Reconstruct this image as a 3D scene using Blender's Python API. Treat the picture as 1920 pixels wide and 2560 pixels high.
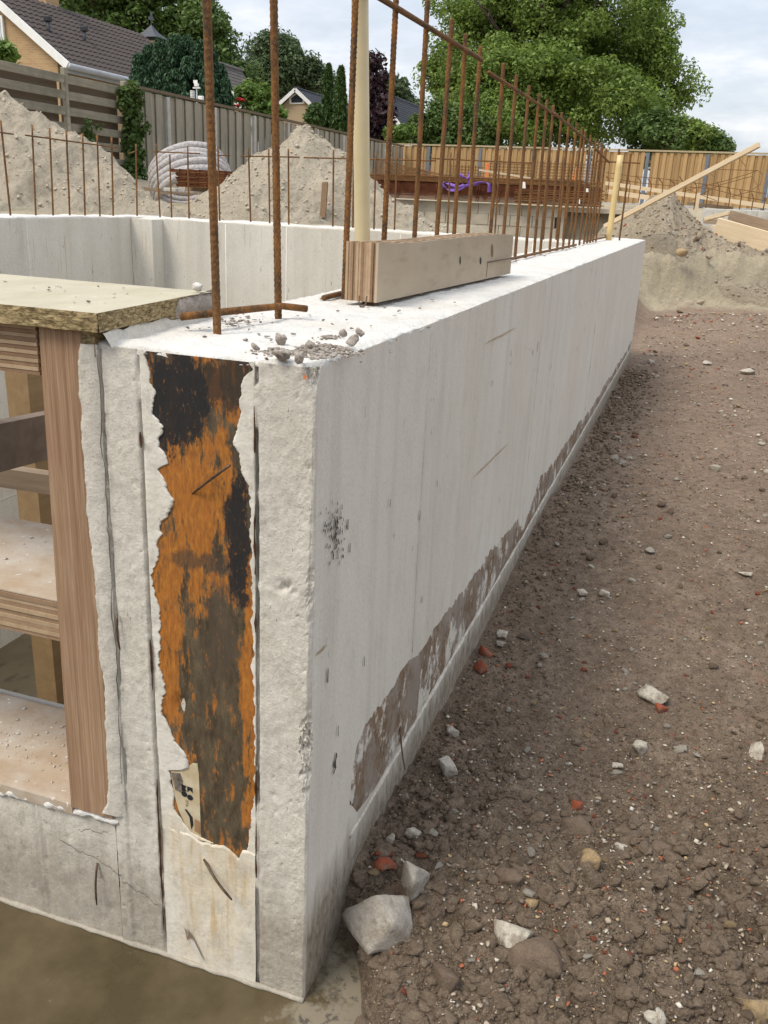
import bpy, bmesh, math, random
import numpy as np
from mathutils import Vector, Matrix, Euler

for o in list(bpy.data.objects):
    bpy.data.objects.remove(o)
SC = bpy.context.scene
COL = SC.collection
random.seed(7)
RNG = np.random.default_rng(11)

# ------------------------------------------------------------------ camera
FPX, CX, CY = 2220.457, 960.0, 1280.0          # focal length in photo pixels (1920 x 2560)
CAM = np.array([0.3863, -0.9129, 1.1060])
YAW, PITCH, ROLL = -0.31622, 0.33610, 0.04703
_f = np.array([math.sin(YAW)*math.cos(PITCH), math.cos(YAW)*math.cos(PITCH), -math.sin(PITCH)])
_r = np.array([math.cos(YAW), -math.sin(YAW), 0.0])
_u = np.cross(_r, _f)
RR = _r*math.cos(ROLL) + _u*math.sin(ROLL)
UU = -_r*math.sin(ROLL) + _u*math.cos(ROLL)
FF = _f
cam_data = bpy.data.cameras.new('camera')
cam_data.sensor_fit = 'HORIZONTAL'
cam_data.sensor_width = 36.0
cam_data.lens = FPX/1920.0*36.0
cam_data.clip_start = 0.02
cam_data.clip_end = 3000.0
cam = bpy.data.objects.new('camera', cam_data)
COL.objects.link(cam)
cam.matrix_world = Matrix(((RR[0], UU[0], -FF[0], CAM[0]), (RR[1], UU[1], -FF[1], CAM[1]),
                           (RR[2], UU[2], -FF[2], CAM[2]), (0, 0, 0, 1)))
SC.camera = cam
SC.render.resolution_x, SC.render.resolution_y = 768, 1024

# ------------------------------------------------------------------ sky, sun, exposure
SUN_DIR = Vector((-0.34, -0.44, 0.83)).normalized()
world = bpy.data.worlds.new('World')
SC.world = world
world.use_nodes = True
wt = world.node_tree
for n in list(wt.nodes):
    wt.nodes.remove(n)
def wn(t, **kw):
    n = wt.nodes.new(t)
    for k, v in kw.items():
        setattr(n, k, v)
    return n
w_out = wn('ShaderNodeOutputWorld')
w_bg = wn('ShaderNodeBackground')
w_bg.inputs['Strength'].default_value = 0.10
w_sky = wn('ShaderNodeTexSky', sky_type='NISHITA')
w_sky.sun_disc = False
w_sky.sun_elevation = math.asin(SUN_DIR.z)
w_sky.sun_rotation = math.atan2(SUN_DIR.x, SUN_DIR.y)
w_sky.air_density = 1.2
w_sky.dust_density = 2.5
w_tc = wn('ShaderNodeTexCoord')
w_sep = wn('ShaderNodeSeparateXYZ')
wt.links.new(w_tc.outputs['Generated'], w_sep.inputs[0])
w_zc = wn('ShaderNodeMath', operation='MAXIMUM'); w_zc.inputs[1].default_value = 0.0
wt.links.new(w_sep.outputs['Z'], w_zc.inputs[0])
w_za = wn('ShaderNodeMath', operation='ADD'); w_za.inputs[1].default_value = 0.16
wt.links.new(w_zc.outputs[0], w_za.inputs[0])
w_dx = wn('ShaderNodeMath', operation='DIVIDE'); wt.links.new(w_sep.outputs['X'], w_dx.inputs[0]); wt.links.new(w_za.outputs[0], w_dx.inputs[1])
w_dy = wn('ShaderNodeMath', operation='DIVIDE'); wt.links.new(w_sep.outputs['Y'], w_dy.inputs[0]); wt.links.new(w_za.outputs[0], w_dy.inputs[1])
w_cmb = wn('ShaderNodeCombineXYZ'); wt.links.new(w_dx.outputs[0], w_cmb.inputs['X']); wt.links.new(w_dy.outputs[0], w_cmb.inputs['Y'])
w_n = wn('ShaderNodeTexNoise'); w_n.inputs['Scale'].default_value = 1.15; w_n.inputs['Detail'].default_value = 4.0; w_n.inputs['Roughness'].default_value = 0.55
wt.links.new(w_cmb.outputs[0], w_n.inputs['Vector'])
w_cr = wn('ShaderNodeValToRGB')
e = w_cr.color_ramp.elements
e[0].position = 0.30; e[0].color = (0.62, 0.62, 0.62, 1)
e[1].position = 0.72; e[1].color = (1, 1, 1, 1)
wt.links.new(w_n.outputs['Fac'], w_cr.inputs['Fac'])
# overcast brightening with height: the even L = a + b*sin(elevation) law of a cloudy sky
w_el = wn('ShaderNodeMath', operation='MULTIPLY_ADD'); w_el.inputs[1].default_value = 0.95; w_el.inputs[2].default_value = 1.0
wt.links.new(w_zc.outputs[0], w_el.inputs[0])
w_n2 = wn('ShaderNodeTexNoise'); w_n2.inputs['Scale'].default_value = 1.9; w_n2.inputs['Detail'].default_value = 5.0; w_n2.inputs['Roughness'].default_value = 0.6
wt.links.new(w_cmb.outputs[0], w_n2.inputs['Vector'])
w_cc = wn('ShaderNodeValToRGB')
e = w_cc.color_ramp.elements
e[0].position = 0.32; e[0].color = (0.53, 0.580, 0.665, 1)
e[1].position = 0.68; e[1].color = (0.86, 0.865, 0.875, 1)
m_ = e.new(0.52); m_.color = (0.66, 0.695, 0.76, 1)
wt.links.new(w_n2.outputs['Fac'], w_cc.inputs['Fac'])
w_cs = wn('ShaderNodeVectorMath', operation='SCALE')
wt.links.new(w_cc.outputs['Color'], w_cs.inputs[0])
w_k = wn('ShaderNodeMath', operation='MULTIPLY'); w_k.inputs[1].default_value = 6.4
wt.links.new(w_el.outputs[0], w_k.inputs[0])
wt.links.new(w_k.outputs[0], w_cs.inputs['Scale'])
w_mix = wn('ShaderNodeMix', data_type='RGBA')
wt.links.new(w_cr.outputs['Color'], w_mix.inputs['Factor'])
wt.links.new(w_sky.outputs['Color'], w_mix.inputs[6])
wt.links.new(w_cs.outputs[0], w_mix.inputs[7])
wt.links.new(w_mix.outputs[2], w_bg.inputs['Color'])
wt.links.new(w_bg.outputs[0], w_out.inputs['Surface'])

sun_data = bpy.data.lights.new('sun', 'SUN')
sun_data.energy = 1.5
sun_data.angle = math.radians(22)
sun_data.color = (1.0, 0.93, 0.80)
sun = bpy.data.objects.new('sun', sun_data)
COL.objects.link(sun)
sun.rotation_euler = SUN_DIR.to_track_quat('Z', 'Y').to_euler()
sun.location = (-6, -5, 12)

SC.view_settings.view_transform = 'Standard'
SC.view_settings.look = 'None'
SC.view_settings.exposure = 0.86
SC.view_settings.gamma = 1.0
SC.view_settings.use_curve_mapping = False
SC.render.engine = 'CYCLES'
try:
    SC.cycles.max_bounces = 5
    SC.cycles.transparent_max_bounces = 6
except Exception:
    pass

# ------------------------------------------------------------------ survey helpers (photo pixel -> point on a known plane)
def ray(u, v):
    return RR*((u-CX)/FPX) - UU*((v-CY)/FPX) + FF
def onx(u, v, X):
    d = ray(u, v); return CAM + d*((X-CAM[0])/d[0])
def ony(u, v, Y):
    d = ray(u, v); return CAM + d*((Y-CAM[1])/d[1])
def onz(u, v, Z):
    d = ray(u, v); return CAM + d*((Z-CAM[2])/d[2])
def at(u, v, dep):
    return CAM + ray(u, v)*dep
def onplane(u, v, p, n):
    d = ray(u, v); p = np.array(p, float); n = np.array(n, float)
    return CAM + d*(((p-CAM)@n)/(d@n))
H = 0.928          # top of the basement walls above the footing slab
L = 6.055          # length of the side wall
FLOOR = -1.64      # basement floor

# ------------------------------------------------------------------ noise
def _hash(ix, iy, s):
    n = (ix.astype(np.int64)*374761393 + iy.astype(np.int64)*668265263 + s*1442695041) & 0x7fffffff
    n = ((n ^ (n >> 13))*1274126177) & 0x7fffffff
    return ((n ^ (n >> 16)) & 0xffff)/65535.0
def vn(x, y, s=0):
    x = np.asarray(x, float); y = np.asarray(y, float)
    ix, iy = np.floor(x), np.floor(y)
    fx, fy = x-ix, y-iy
    fx = fx*fx*(3-2*fx); fy = fy*fy*(3-2*fy)
    a = _hash(ix, iy, s); b = _hash(ix+1, iy, s); c = _hash(ix, iy+1, s); d = _hash(ix+1, iy+1, s)
    return (a*(1-fx)+b*fx)*(1-fy)+(c*(1-fx)+d*fx)*fy*1.0 - 0.5
def fbm(x, y, s=0, o=4, g=0.5):
    r = 0; a = 1.0
    for i in range(o):
        r = r + a*vn(np.asarray(x)*2**i + 17.3*i, np.asarray(y)*2**i - 9.1*i, s+i); a *= g
    return r
def cells(x, y, s=0, soft=1.0):
    """rounded cellular lumps, 0 in the cracks to 1 on the crowns"""
    x = np.asarray(x, float); y = np.asarray(y, float)
    x = x + 0.35*vn(x*1.7, y*1.7, s+50); y = y + 0.35*vn(x*1.7+9, y*1.7, s+51)
    ix, iy = np.floor(x), np.floor(y); best = np.full(x.shape, 9.0); hh = np.zeros(x.shape)
    for i in (-1, 0, 1):
        for j in (-1, 0, 1):
            px = ix+i+_hash(ix+i, iy+j, s)*.9+.05; py = iy+j+_hash(ix+i, iy+j, s+7)*.9+.05
            w = .35+.65*_hash(ix+i, iy+j, s+13)
            d = ((x-px)**2+(y-py)**2)/(w*w+.1); k = d < best
            best = np.where(k, d, best); hh = np.where(k, w, hh)
    return np.sqrt(np.clip(1-best*.9, 0, 1))*hh
def sstep(a, b, x):
    t = np.clip((np.asarray(x, float)-a)/(b-a), 0, 1); return t*t*(3-2*t)

# ------------------------------------------------------------------ materials
def link(nt, a, b):
    nt.links.new(a, b)
class NT:
    def __init__(s, name, rough=0.9, spec=0.25):
        s.m = bpy.data.materials.new(name); s.m.use_nodes = True
        s.t = s.m.node_tree; s.b = s.t.nodes['Principled BSDF']
        s.b.inputs['Roughness'].default_value = rough
        s.b.inputs['Specular IOR Level'].default_value = spec
        s.tc = s.t.nodes.new('ShaderNodeTexCoord')
        s.h = None
    def node(s, t, **kw):
        n = s.t.nodes.new(t)
        for k, v in kw.items():
            setattr(n, k, v)
        return n
    def put(s, sock, v):
        if hasattr(v, 'links'):
            s.t.links.new(v, sock)
        elif isinstance(v, (tuple, list)) and len(v) == 3 and sock.type == 'RGBA':
            sock.default_value = (*v, 1)
        else:
            sock.default_value = v
    def vec(s, sc=(1, 1, 1), off=(0, 0, 0), rot=(0, 0, 0), kind='Object'):
        n = s.node('ShaderNodeMapping')
        n.inputs['Scale'].default_value = sc; n.inputs['Location'].default_value = off; n.inputs['Rotation'].default_value = rot
        s.t.links.new(s.tc.outputs[kind], n.inputs['Vector']); return n.outputs[0]
    def noise(s, scale, vec=None, detail=4, rough=0.55, dist=0.0):
        n = s.node('ShaderNodeTexNoise')
        n.inputs['Scale'].default_value = scale; n.inputs['Detail'].default_value = detail
        n.inputs['Roughness'].default_value = rough; n.inputs['Distortion'].default_value = dist
        s.t.links.new(vec if vec is not None else s.tc.outputs['Object'], n.inputs['Vector'])
        return n.outputs['Fac']
    def voro(s, scale, vec=None, feat='F1', out='Distance', rnd=1.0):
        n = s.node('ShaderNodeTexVoronoi', feature=feat)
        n.inputs['Scale'].default_value = scale; n.inputs['Randomness'].default_value = rnd
        s.t.links.new(vec if vec is not None else s.tc.outputs['Object'], n.inputs['Vector'])
        return n.outputs[out]
    def ramp(s, f, stops, interp='LINEAR'):
        n = s.node('ShaderNodeValToRGB'); cr = n.color_ramp; cr.interpolation = interp
        def col(c):
            return (c, c, c, 1) if isinstance(c, (int, float)) else (*c, 1)
        cr.elements[0].position = stops[0][0]; cr.elements[0].color = col(stops[0][1])
        cr.elements[1].position = stops[-1][0]; cr.elements[1].color = col(stops[-1][1])
        for p, c in stops[1:-1]:
            el = cr.elements.new(p); el.color = col(c)
        s.put(n.inputs['Fac'], f); return n.outputs['Color']
    def mix(s, f, a, b, mode='MIX'):
        n = s.node('ShaderNodeMix', data_type='RGBA', blend_type=mode)
        s.put(n.inputs['Factor'], f); s.put(n.inputs[6], a); s.put(n.inputs[7], b); return n.outputs[2]
    def math(s, op, a, b=0.0, c=0.0):
        n = s.node('ShaderNodeMath', operation=op)
        s.put(n.inputs[0], a); s.put(n.inputs[1], b); s.put(n.inputs[2], c); return n.outputs[0]
    def xyz(s, vec=None):
        n = s.node('ShaderNodeSeparateXYZ')
        s.t.links.new(vec if vec is not None else s.tc.outputs['Object'], n.inputs[0]); return n.outputs
    def blob(s, cx, cz, rx, rz, warp=0.35, wscale=22, soft=0.25, seed=0):
        """mask in the object's x/z plane: 1 inside an ellipse with a ragged border"""
        o = s.xyz()
        dx = s.math('DIVIDE', s.math('SUBTRACT', o['X'], cx), rx)
        dz = s.math('DIVIDE', s.math('SUBTRACT', o['Z'], cz), rz)
        d = s.math('SQRT', s.math('ADD', s.math('MULTIPLY', dx, dx), s.math('MULTIPLY', dz, dz)))
        n = s.noise(wscale, s.vec((1, 1, 0.55), (seed*3.1, 0, seed)), 8, 0.74)
        d = s.math('MULTIPLY_ADD', s.math('SUBTRACT', n, 0.5), -warp*4, d)
        mr = s.node('ShaderNodeMapRange'); s.put(mr.inputs[0], d)
        mr.inputs[1].default_value = 1+soft*.5; mr.inputs[2].default_value = 1-soft*.5
        return mr.outputs[0]
    def bump(s, h, dist=0.002, strength=1.0):
        n = s.node('ShaderNodeBump'); n.inputs['Distance'].default_value = dist; n.inputs['Strength'].default_value = strength
        s.put(n.inputs['Height'], h)
        if s.h is not None:
            s.t.links.new(s.h, n.inputs['Normal'])
        s.h = n.outputs[0]
    def rough(s, v):
        s.put(s.b.inputs['Roughness'], v)
    def done(s, col):
        s.put(s.b.inputs['Base Color'], col)
        if s.h is not None:
            s.t.links.new(s.h, s.b.inputs['Normal'])
        return s.m
    def rand(s):
        return s.node('ShaderNodeObjectInfo').outputs['Random']
    def island(s):
        return s.node('ShaderNodeNewGeometry').outputs['Random Per Island']

MAT = {}
def concrete(name, base=(0.60, 0.585, 0.55), stain=(0.46, 0.43, 0.38), streak=0.5, pits=True, warm=0.0, scale=1.0, rust=0.0, dirt=0.0, pale=0.3, blot=0.0):
    k = NT(name, 0.92, 0.2)
    big = k.noise(3.2*scale, None, 5, 0.6)
    c = k.mix(k.ramp(big, [(0.35, 0), (0.72, 1)]), base, stain)
    st = k.noise(1.0, k.vec((26*scale, 26*scale, 1.3*scale)), 4, 0.6)
    c = k.mix(k.math('MULTIPLY', k.ramp(st, [(0.48, 0), (0.72, 1)]), streak), c, (0.40, 0.36, 0.29))
    li = k.noise(1.0, k.vec((40*scale, 40*scale, 2.0*scale), (5, 3, 1)), 3, 0.5)
    c = k.mix(k.math('MULTIPLY', k.ramp(li, [(0.52, 0), (0.70, 1)]), pale), c, (0.74, 0.70, 0.62))
    if blot:
        bl = k.noise(24*scale, k.vec((1, 1, .6), (6, 2, 8)), 7, 0.72)
        c = k.mix(k.math('MULTIPLY', k.ramp(bl, [(0.50, 0), (0.66, 1)]), blot), c, (0.43, 0.395, 0.335))
        b2 = k.noise(60*scale, k.vec((1, 1, .8), (1, 5, 3)), 6, 0.75)
        c = k.mix(k.math('MULTIPLY', k.ramp(b2, [(0.56, 0), (0.68, 1)]), blot), c, (0.76, 0.73, 0.66))
    if dirt:
        zz = k.math('ADD', k.xyz()['Z'], k.math('MULTIPLY', k.math('SUBTRACT', k.noise(1.0, k.vec((34, 34, 6), (3, 3, 3)), 5, .7), 0.5), 0.16))
        dm = k.node('ShaderNodeMapRange'); k.put(dm.inputs[0], zz); dm.inputs[1].default_value = 0.195; dm.inputs[2].default_value = 0.110
        dirt_f = k.math('MULTIPLY', dm.outputs[0], dirt)
    if warm:
        wm = k.noise(2.1*scale, k.vec((1, 1, 0.5), (9, 2, 4)), 4, 0.6)
        c = k.mix(k.math('MULTIPLY', k.ramp(wm, [(0.45, 0), (0.7, 1)]), warm), c, (0.55, 0.44, 0.27))
    if rust:
        rs = k.noise(1.0, k.vec((60, 60, 3.0), (2, 8, 3)), 3, 0.5)
        c = k.mix(k.math('MULTIPLY', k.ramp(rs, [(0.62, 0), (0.72, 1)]), rust), c, (0.40, 0.24, 0.10))
    if pits:
        d = k.noise(1.0, k.vec((190*scale, 190*scale, 48*scale)), 2, 0.5)
        gate = k.noise(14*scale, None, 3, 0.5)
        pm = k.math('MULTIPLY', k.ramp(d, [(0.68, 0), (0.74, 1)]), k.ramp(gate, [(0.50, 0), (0.62, 1)]))
        c = k.mix(k.math('MULTIPLY', pm, 0.8), c, (0.13, 0.12, 0.11))
        k.bump(pm, -0.0015, 0.6)
    fine = k.noise(240*scale, None, 4, 0.7)
    c = k.mix(k.math('MULTIPLY', k.ramp(fine, [(0.35, 1), (0.6, 0)]), 0.22), c, (0.36, 0.33, 0.28))
    if dirt:
        dn = k.noise(70, k.vec((1, 1, .5), (2, 2, 2)), 6, .75)
        c = k.mix(dirt_f, c, k.mix(k.ramp(dn, [(.4, 0), (.6, 1)]), (0.155, 0.122, 0.084), (0.30, 0.255, 0.195)))
        k.bump(dn, .003, .6)
    if blot > .5:
        gn = k.noise(150, k.vec((1, 1, 1), (5, 9, 2)), 6, 0.8)
        c = k.mix(k.math('MULTIPLY', k.ramp(gn, [(0.54, 0), (0.64, 1)]), .5), c, (0.36, 0.33, 0.28)); k.bump(gn, .0022, .8)
    k.bump(fine, 0.0012, 0.55)
    k.bump(big, 0.003, 0.2)
    return k.done(c)
MAT['conc_side'] = concrete('concrete_side', (0.70, 0.655, 0.575), (0.64, 0.59, 0.505), 0.30, True, 0.14, 0.8, 0.14, 0.92, 0.16, .22)
MAT['conc_end'] = concrete('concrete_end', (0.69, 0.65, 0.57), (0.59, 0.545, 0.46), 0.25, True, 0.14, 1.3, 0.0, 0.55, 0.3, 0.62)
MAT['conc_back'] = concrete('concrete_back', (0.74, 0.705, 0.62), (0.66, 0.62, 0.535), 0.25, True, 0.30, 0.35, 0.45, 0.0, 0.15, 0.2)

def mk_top():
    k = NT('concrete_top', 0.95, 0.15)
    a = k.noise(22, None, 5, 0.65); b = k.noise(170, None, 4, 0.7)
    c = k.mix(k.ramp(a, [(0.35, 0), (0.7, 1)]), (0.70, 0.68, 0.635), (0.585, 0.56, 0.515))
    g = k.noise(7, None, 3, 0.5)
    c = k.mix(k.math('MULTIPLY', k.ramp(g, [(0.56, 0), (0.72, 1)]), 0.45), c, (0.62, 0.55, 0.46))
    c = k.mix(k.math('MULTIPLY', k.ramp(b, [(0.35, 1), (0.5, 0)]), 0.25), c, (0.5, 0.49, 0.47))
    k.bump(b, 0.004, 0.9); k.bump(a, 0.006, 0.6)
    return k.done(c)
MAT['conc_top'] = mk_top()

def mk_skin():
    k = NT('cement_film', 0.85, 0.25)
    a = k.noise(30, k.vec((1, 1, .35)), 5, 0.6)
    c = k.mix(k.ramp(a, [(0.35, 0), (0.7, 1)]), (0.70, 0.665, 0.59), (0.60, 0.56, 0.475))
    ru = k.noise(45, k.vec((1, 1, .6), (4, 4, 4)), 6, 0.7)
    c = k.mix(k.ramp(ru, [(0.68, 0), (0.74, 1)]), c, (0.16, 0.085, 0.045))
    o = k.xyz()
    mr = k.node('ShaderNodeMapRange'); k.put(mr.inputs[0], o['Z']); mr.inputs[1].default_value = 0.16; mr.inputs[2].default_value = 0.27
    ye = k.noise(9, k.vec((1, 1, .3), (1, 7, 2)), 4, 0.6)
    ym = k.math('MULTIPLY', k.ramp(ye, [(0.40, 0), (0.66, 1)]), 0.42)
    ym = k.math('MULTIPLY', ym, k.blob(-0.15, 0.14, 0.09, 0.17, 0.2, 12, 0.8))
    c = k.mix(ym, c, (0.60, 0.43, 0.18))
    ys = k.noise(1.0, k.vec((80, 80, 7), (4, 1, 9)), 4, 0.6)
    c = k.mix(k.math('MULTIPLY', k.math('MULTIPLY', k.ramp(ys, [(0.52, 0), (0.68, 1)]), .6), k.blob(-0.14, 0.16, 0.08, 0.12, 0.3, 12, 0.9, 3)), c, (0.45, 0.27, 0.08))
    sp2 = k.noise(120, k.vec((1, 1, .8), (8, 4, 1)), 5, 0.7)
    c = k.mix(k.math('MULTIPLY', k.ramp(sp2, [(0.60, 0), (0.68, 1)]), .5), c, (0.36, 0.31, 0.24))
    bl = k.noise(34, k.vec((1, 1, .7), (6, 2, 8)), 8, 0.76)
    c = k.mix(k.math('MULTIPLY', k.ramp(bl, [(0.50, 0), (0.62, 1)]), .55), c, (0.42, 0.385, 0.32))
    c = k.mix(k.math('MULTIPLY', k.ramp(bl, [(0.36, 1), (0.46, 0)]), .6), c, (0.68, 0.66, 0.60))
    k.bump(a, 0.003, 0.5); k.bump(k.noise(160, None, 5, 0.7), 0.0015, 0.7)
    return k.done(c)
MAT['skin'] = mk_skin()

def mk_plate():
    k = NT('rusty_steel', 0.62, 0.35)
    st = k.noise(1.0, k.vec((55, 55, 12)), 8, 0.74)
    fi = k.noise(1.0, k.vec((240, 240, 60)), 5, 0.7)
    gr = k.noise(52, k.vec((1, 1, .32)), 9, 0.78)
    orange = k.mix(k.ramp(fi, [(0.35, 0), (0.65, 1)]), (0.47, 0.185, 0.028), (0.22, 0.078, 0.016))
    orange = k.mix(k.math('MULTIPLY', k.ramp(gr, [(0.45, 0), (0.62, 1)]), .55), orange, (0.36, 0.12, 0.02))
    brown = k.mix(k.ramp(gr, [(0.38, 0), (0.62, 1)]), (0.048, 0.034, 0.019), (0.125, 0.094, 0.055))
    m = k.math('MULTIPLY_ADD', st, 0.66, k.math('MULTIPLY', gr, 0.40))
    low = k.blob(-0.135, 0.37, 0.056, 0.20, 0.7, 22, 0.5, 1)
    mid = k.blob(-0.160, 0.74, 0.050, 0.10, 0.3, 16, 0.7, 2)
    redge = k.blob(-0.086, 0.42, 0.012, 0.19, 0.3, 20, 0.9, 8)
    ledge = k.blob(-0.208, 0.53, 0.022, 0.14, 0.3, 20, 0.9, 9)
    m2 = k.math('ADD', m, k.math('MULTIPLY', mid, 0.10))
    m2 = k.math('SUBTRACT', m2, k.math('MULTIPLY', low, 0.035))
    m2 = k.math('ADD', m2, k.math('MULTIPLY', k.math('ADD', redge, ledge), 0.12))
    bg = k.noise(15, k.vec((1.3, 1, .6), (7, 1, 4)), 6, 0.7)
    m2 = k.math('ADD', m2, k.math('MULTIPLY', k.math('SUBTRACT', bg, 0.53), 0.55))
    c = k.mix(k.ramp(m2, [(0.515, 0), (0.575, 1)]), brown, orange)
    black = (0.016, 0.015, 0.015)
    b1 = k.blob(-0.178, 0.872, 0.046, 0.062, 0.75, 34, 0.22, 3)
    b2 = k.blob(-0.098, 0.705, 0.018, 0.085, 0.8, 36, 0.25, 4)
    b3 = k.blob(-0.105, 0.900, 0.050, 0.036, 0.85, 38, 0.3, 5)
    b4 = k.blob(-0.150, 0.665, 0.045, 0.012, 1.2, 34, 0.5, 6)
    b5 = k.blob(-0.130, 0.56, 0.022, 0.08, 1.2, 34, 0.5, 7)
    c = k.mix(k.math('MULTIPLY', b5, 0.6), c, (0.075, 0.055, 0.036))
    c = k.mix(k.math('MULTIPLY', b4, 0.7), c, (0.055, 0.042, 0.03))
    c = k.mix(k.math('MULTIPLY', b3, 0.86), c, (0.034, 0.023, 0.015))
    c = k.mix(k.math('MULTIPLY', b2, 0.95), c, black)
    c = k.mix(k.math('MULTIPLY', b1, 0.97), c, black)
    spk = k.noise(150, k.vec((1, 1, .45), (3, 1, 7)), 5, 0.75)
    c = k.mix(k.ramp(spk, [(0.60, 0), (0.68, 1)]), c, (0.26, 0.105, 0.024))
    sc = k.noise(18, k.vec((1, 1, .9), (11, 5, 2)), 8, 0.8)
    c = k.mix(k.math('MULTIPLY', k.ramp(sc, [(0.72, 0), (0.78, 1)]), 0.4), c, (0.40, 0.38, 0.34))
    k.bump(st, 0.0014, 0.6); k.bump(gr, 0.002, 0.6); k.bump(spk, 0.0010, 0.7)
    k.rough(k.ramp(gr, [(0.3, 0.5), (0.7, 0.85)]))
    return k.done(c)
MAT['plate'] = mk_plate()

def mk_rebar():
    k = NT('rebar_rust', 0.85, 0.25)
    v = k.vec((1, 1, 1), kind='Object')
    a = k.noise(46, k.vec((1, 1, .35)), 7, 0.75); b = k.noise(300, None, 3, 0.6)
    w = k.noise(7, k.vec((1, 1, 1), kind='Generated'), 3, 0.6)
    c = k.mix(k.ramp(a, [(0.40, 0), (0.62, 1)]), (0.058, 0.035, 0.020), (0.235, 0.098, 0.024))
    c = k.mix(k.math('MULTIPLY', k.ramp(b, [(0.5, 0), (0.7, 1)]), 0.5), c, (0.42, 0.20, 0.055))
    c = k.mix(k.math('MULTIPLY', k.rand(), 0.35), c, (0.12, 0.072, 0.038))
    k.bump(b, 0.0006, 0.7)
    return k.done(c)
MAT['rebar'] = mk_rebar()
def mk_rebar_dark():
    k = NT('rebar_dark', 0.9, 0.2)
    a = k.noise(5, None, 3, 0.6)
    c = k.mix(k.ramp(a, [(0.35, 0), (0.65, 1)]), (0.075, 0.024, 0.013), (0.15, 0.052, 0.022))
    return k.done(c)
MAT['rebar_dark'] = mk_rebar_dark()

def wood(name, a, b, grain=(4, 60, 60), knots=True, rough=0.8, dark=0.0, per_obj=0.25, ring=1.0):
    k = NT(name, rough, 0.25)
    g = k.noise(ring, k.vec(grain), 5, 0.6, 0.6)
    c = k.mix(k.ramp(g, [(0.32, 0), (0.68, 1)]), a, b)
    f = k.noise(ring, k.vec(tuple(q*4 for q in grain), (3, 3, 3)), 3, 0.6)
    c = k.mix(k.math('MULTIPLY', k.ramp(f, [(0.55, 0), (0.75, 1)]), 0.45), c, tuple(q*0.55 for q in a))
    if knots:
        kn = k.voro(1.0, k.vec(tuple(max(1.5, q*0.13) for q in grain)))
        c = k.mix(k.math('MULTIPLY', k.ramp(kn, [(0.05, 1), (0.16, 0)]), 0.65), c, tuple(q*0.35 for q in b))
    if dark:
        d = k.noise(2.2, k.vec((1, 1, .6), (8, 1, 3)), 4, 0.6)
        c = k.mix(k.math('MULTIPLY', k.ramp(d, [(0.42, 0), (0.7, 1)]), dark), c, tuple(q*0.45 for q in a))
    r = k.math('MULTIPLY', k.rand(), per_obj)
    c = k.mix(r, c, tuple(q*0.5 for q in b))
    k.bump(g, 0.002, 0.35)
    return k.done(c)
MAT['ply_face'] = wood('plywood_face', (0.40, 0.318, 0.222), (0.47, 0.382, 0.275), (5, 3, 12), False, 0.75, 0.35, 0.05)
MAT['ply_light'] = wood('ply_light', (0.50, 0.365, 0.235), (0.40, 0.275, 0.165), (60, 20, 60), False, 0.85, 0.2, 0.35)
MAT['ply_dark'] = wood('ply_dark', (0.315, 0.195, 0.115), (0.24, 0.145, 0.085), (60, 20, 60), False, 0.85, 0.2, 0.35)
MAT['ply_mid'] = wood('ply_mid', (0.37, 0.25, 0.155), (0.30, 0.19, 0.115), (60, 20, 60), False, 0.85, 0.2, 0.35)
def mk_lvl():
    k = NT('laminated_stud', 0.85, 0.2)
    a = k.noise(1.0, k.vec((170, 10, 2.2)), 5, 0.65, 0.3)
    b = k.noise(1.0, k.vec((420, 10, 9)), 4, 0.65)
    c = k.mix(k.ramp(a, [(0.30, 0), (0.5, .45), (0.68, 1)]), (0.215, 0.120, 0.066), (0.41, 0.275, 0.170))
    c = k.mix(k.math('MULTIPLY', k.ramp(b, [(0.5, 0), (0.72, 1)]), 0.5), c, (0.50, 0.37, 0.25))
    d = k.noise(9, None, 3, 0.5)
    c = k.mix(k.math('MULTIPLY', k.ramp(d, [(0.45, 0), (0.7, 1)]), 0.35), c, (0.26, 0.14, 0.085))
    k.bump(a, 0.0025, 0.8); k.bump(b, 0.001, 0.6)
    return k.done(c)
MAT['lvl'] = mk_lvl()
def mk_shelf():
    k = NT('dusty_plywood', 0.85, 0.2)
    g = k.noise(1.0, k.vec((4, 30, 30)), 5, 0.6, 0.5)
    c = k.mix(k.ramp(g, [(0.3, 0), (0.7, 1)]), (0.44, 0.345, 0.25), (0.37, 0.275, 0.19))
    d = k.noise(8, None, 5, 0.65)
    c = k.mix(k.math('MULTIPLY', k.ramp(d, [(0.42, 0), (0.62, 1)]), 0.75), c, (0.52, 0.48, 0.42))
    sp = k.noise(90, k.vec((1, 1, 1), (2, 2, 2)), 2, 0.5)
    c = k.mix(k.ramp(sp, [(0.70, 0), (0.74, 1)]), c, (0.70, 0.67, 0.6))
    k.bump(sp, 0.002, 0.5)
    return k.done(c)
MAT['shelf'] = mk_shelf()
def mk_chip():
    k = NT('chipboard_edge', 0.9, 0.2)
    a = k.noise(1.0, k.vec((90, 90, 260)), 4, 0.7, 0.8)
    c = k.ramp(a, [(0.30, (0.055, 0.04, 0.02)), (0.43, (0.20, 0.145, 0.07)), (0.55, (0.36, 0.27, 0.14)), (0.68, (0.52, 0.42, 0.24))])
    k.bump(a, 0.004, 0.9)
    return k.done(c)
MAT['chip_edge'] = mk_chip()
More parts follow.
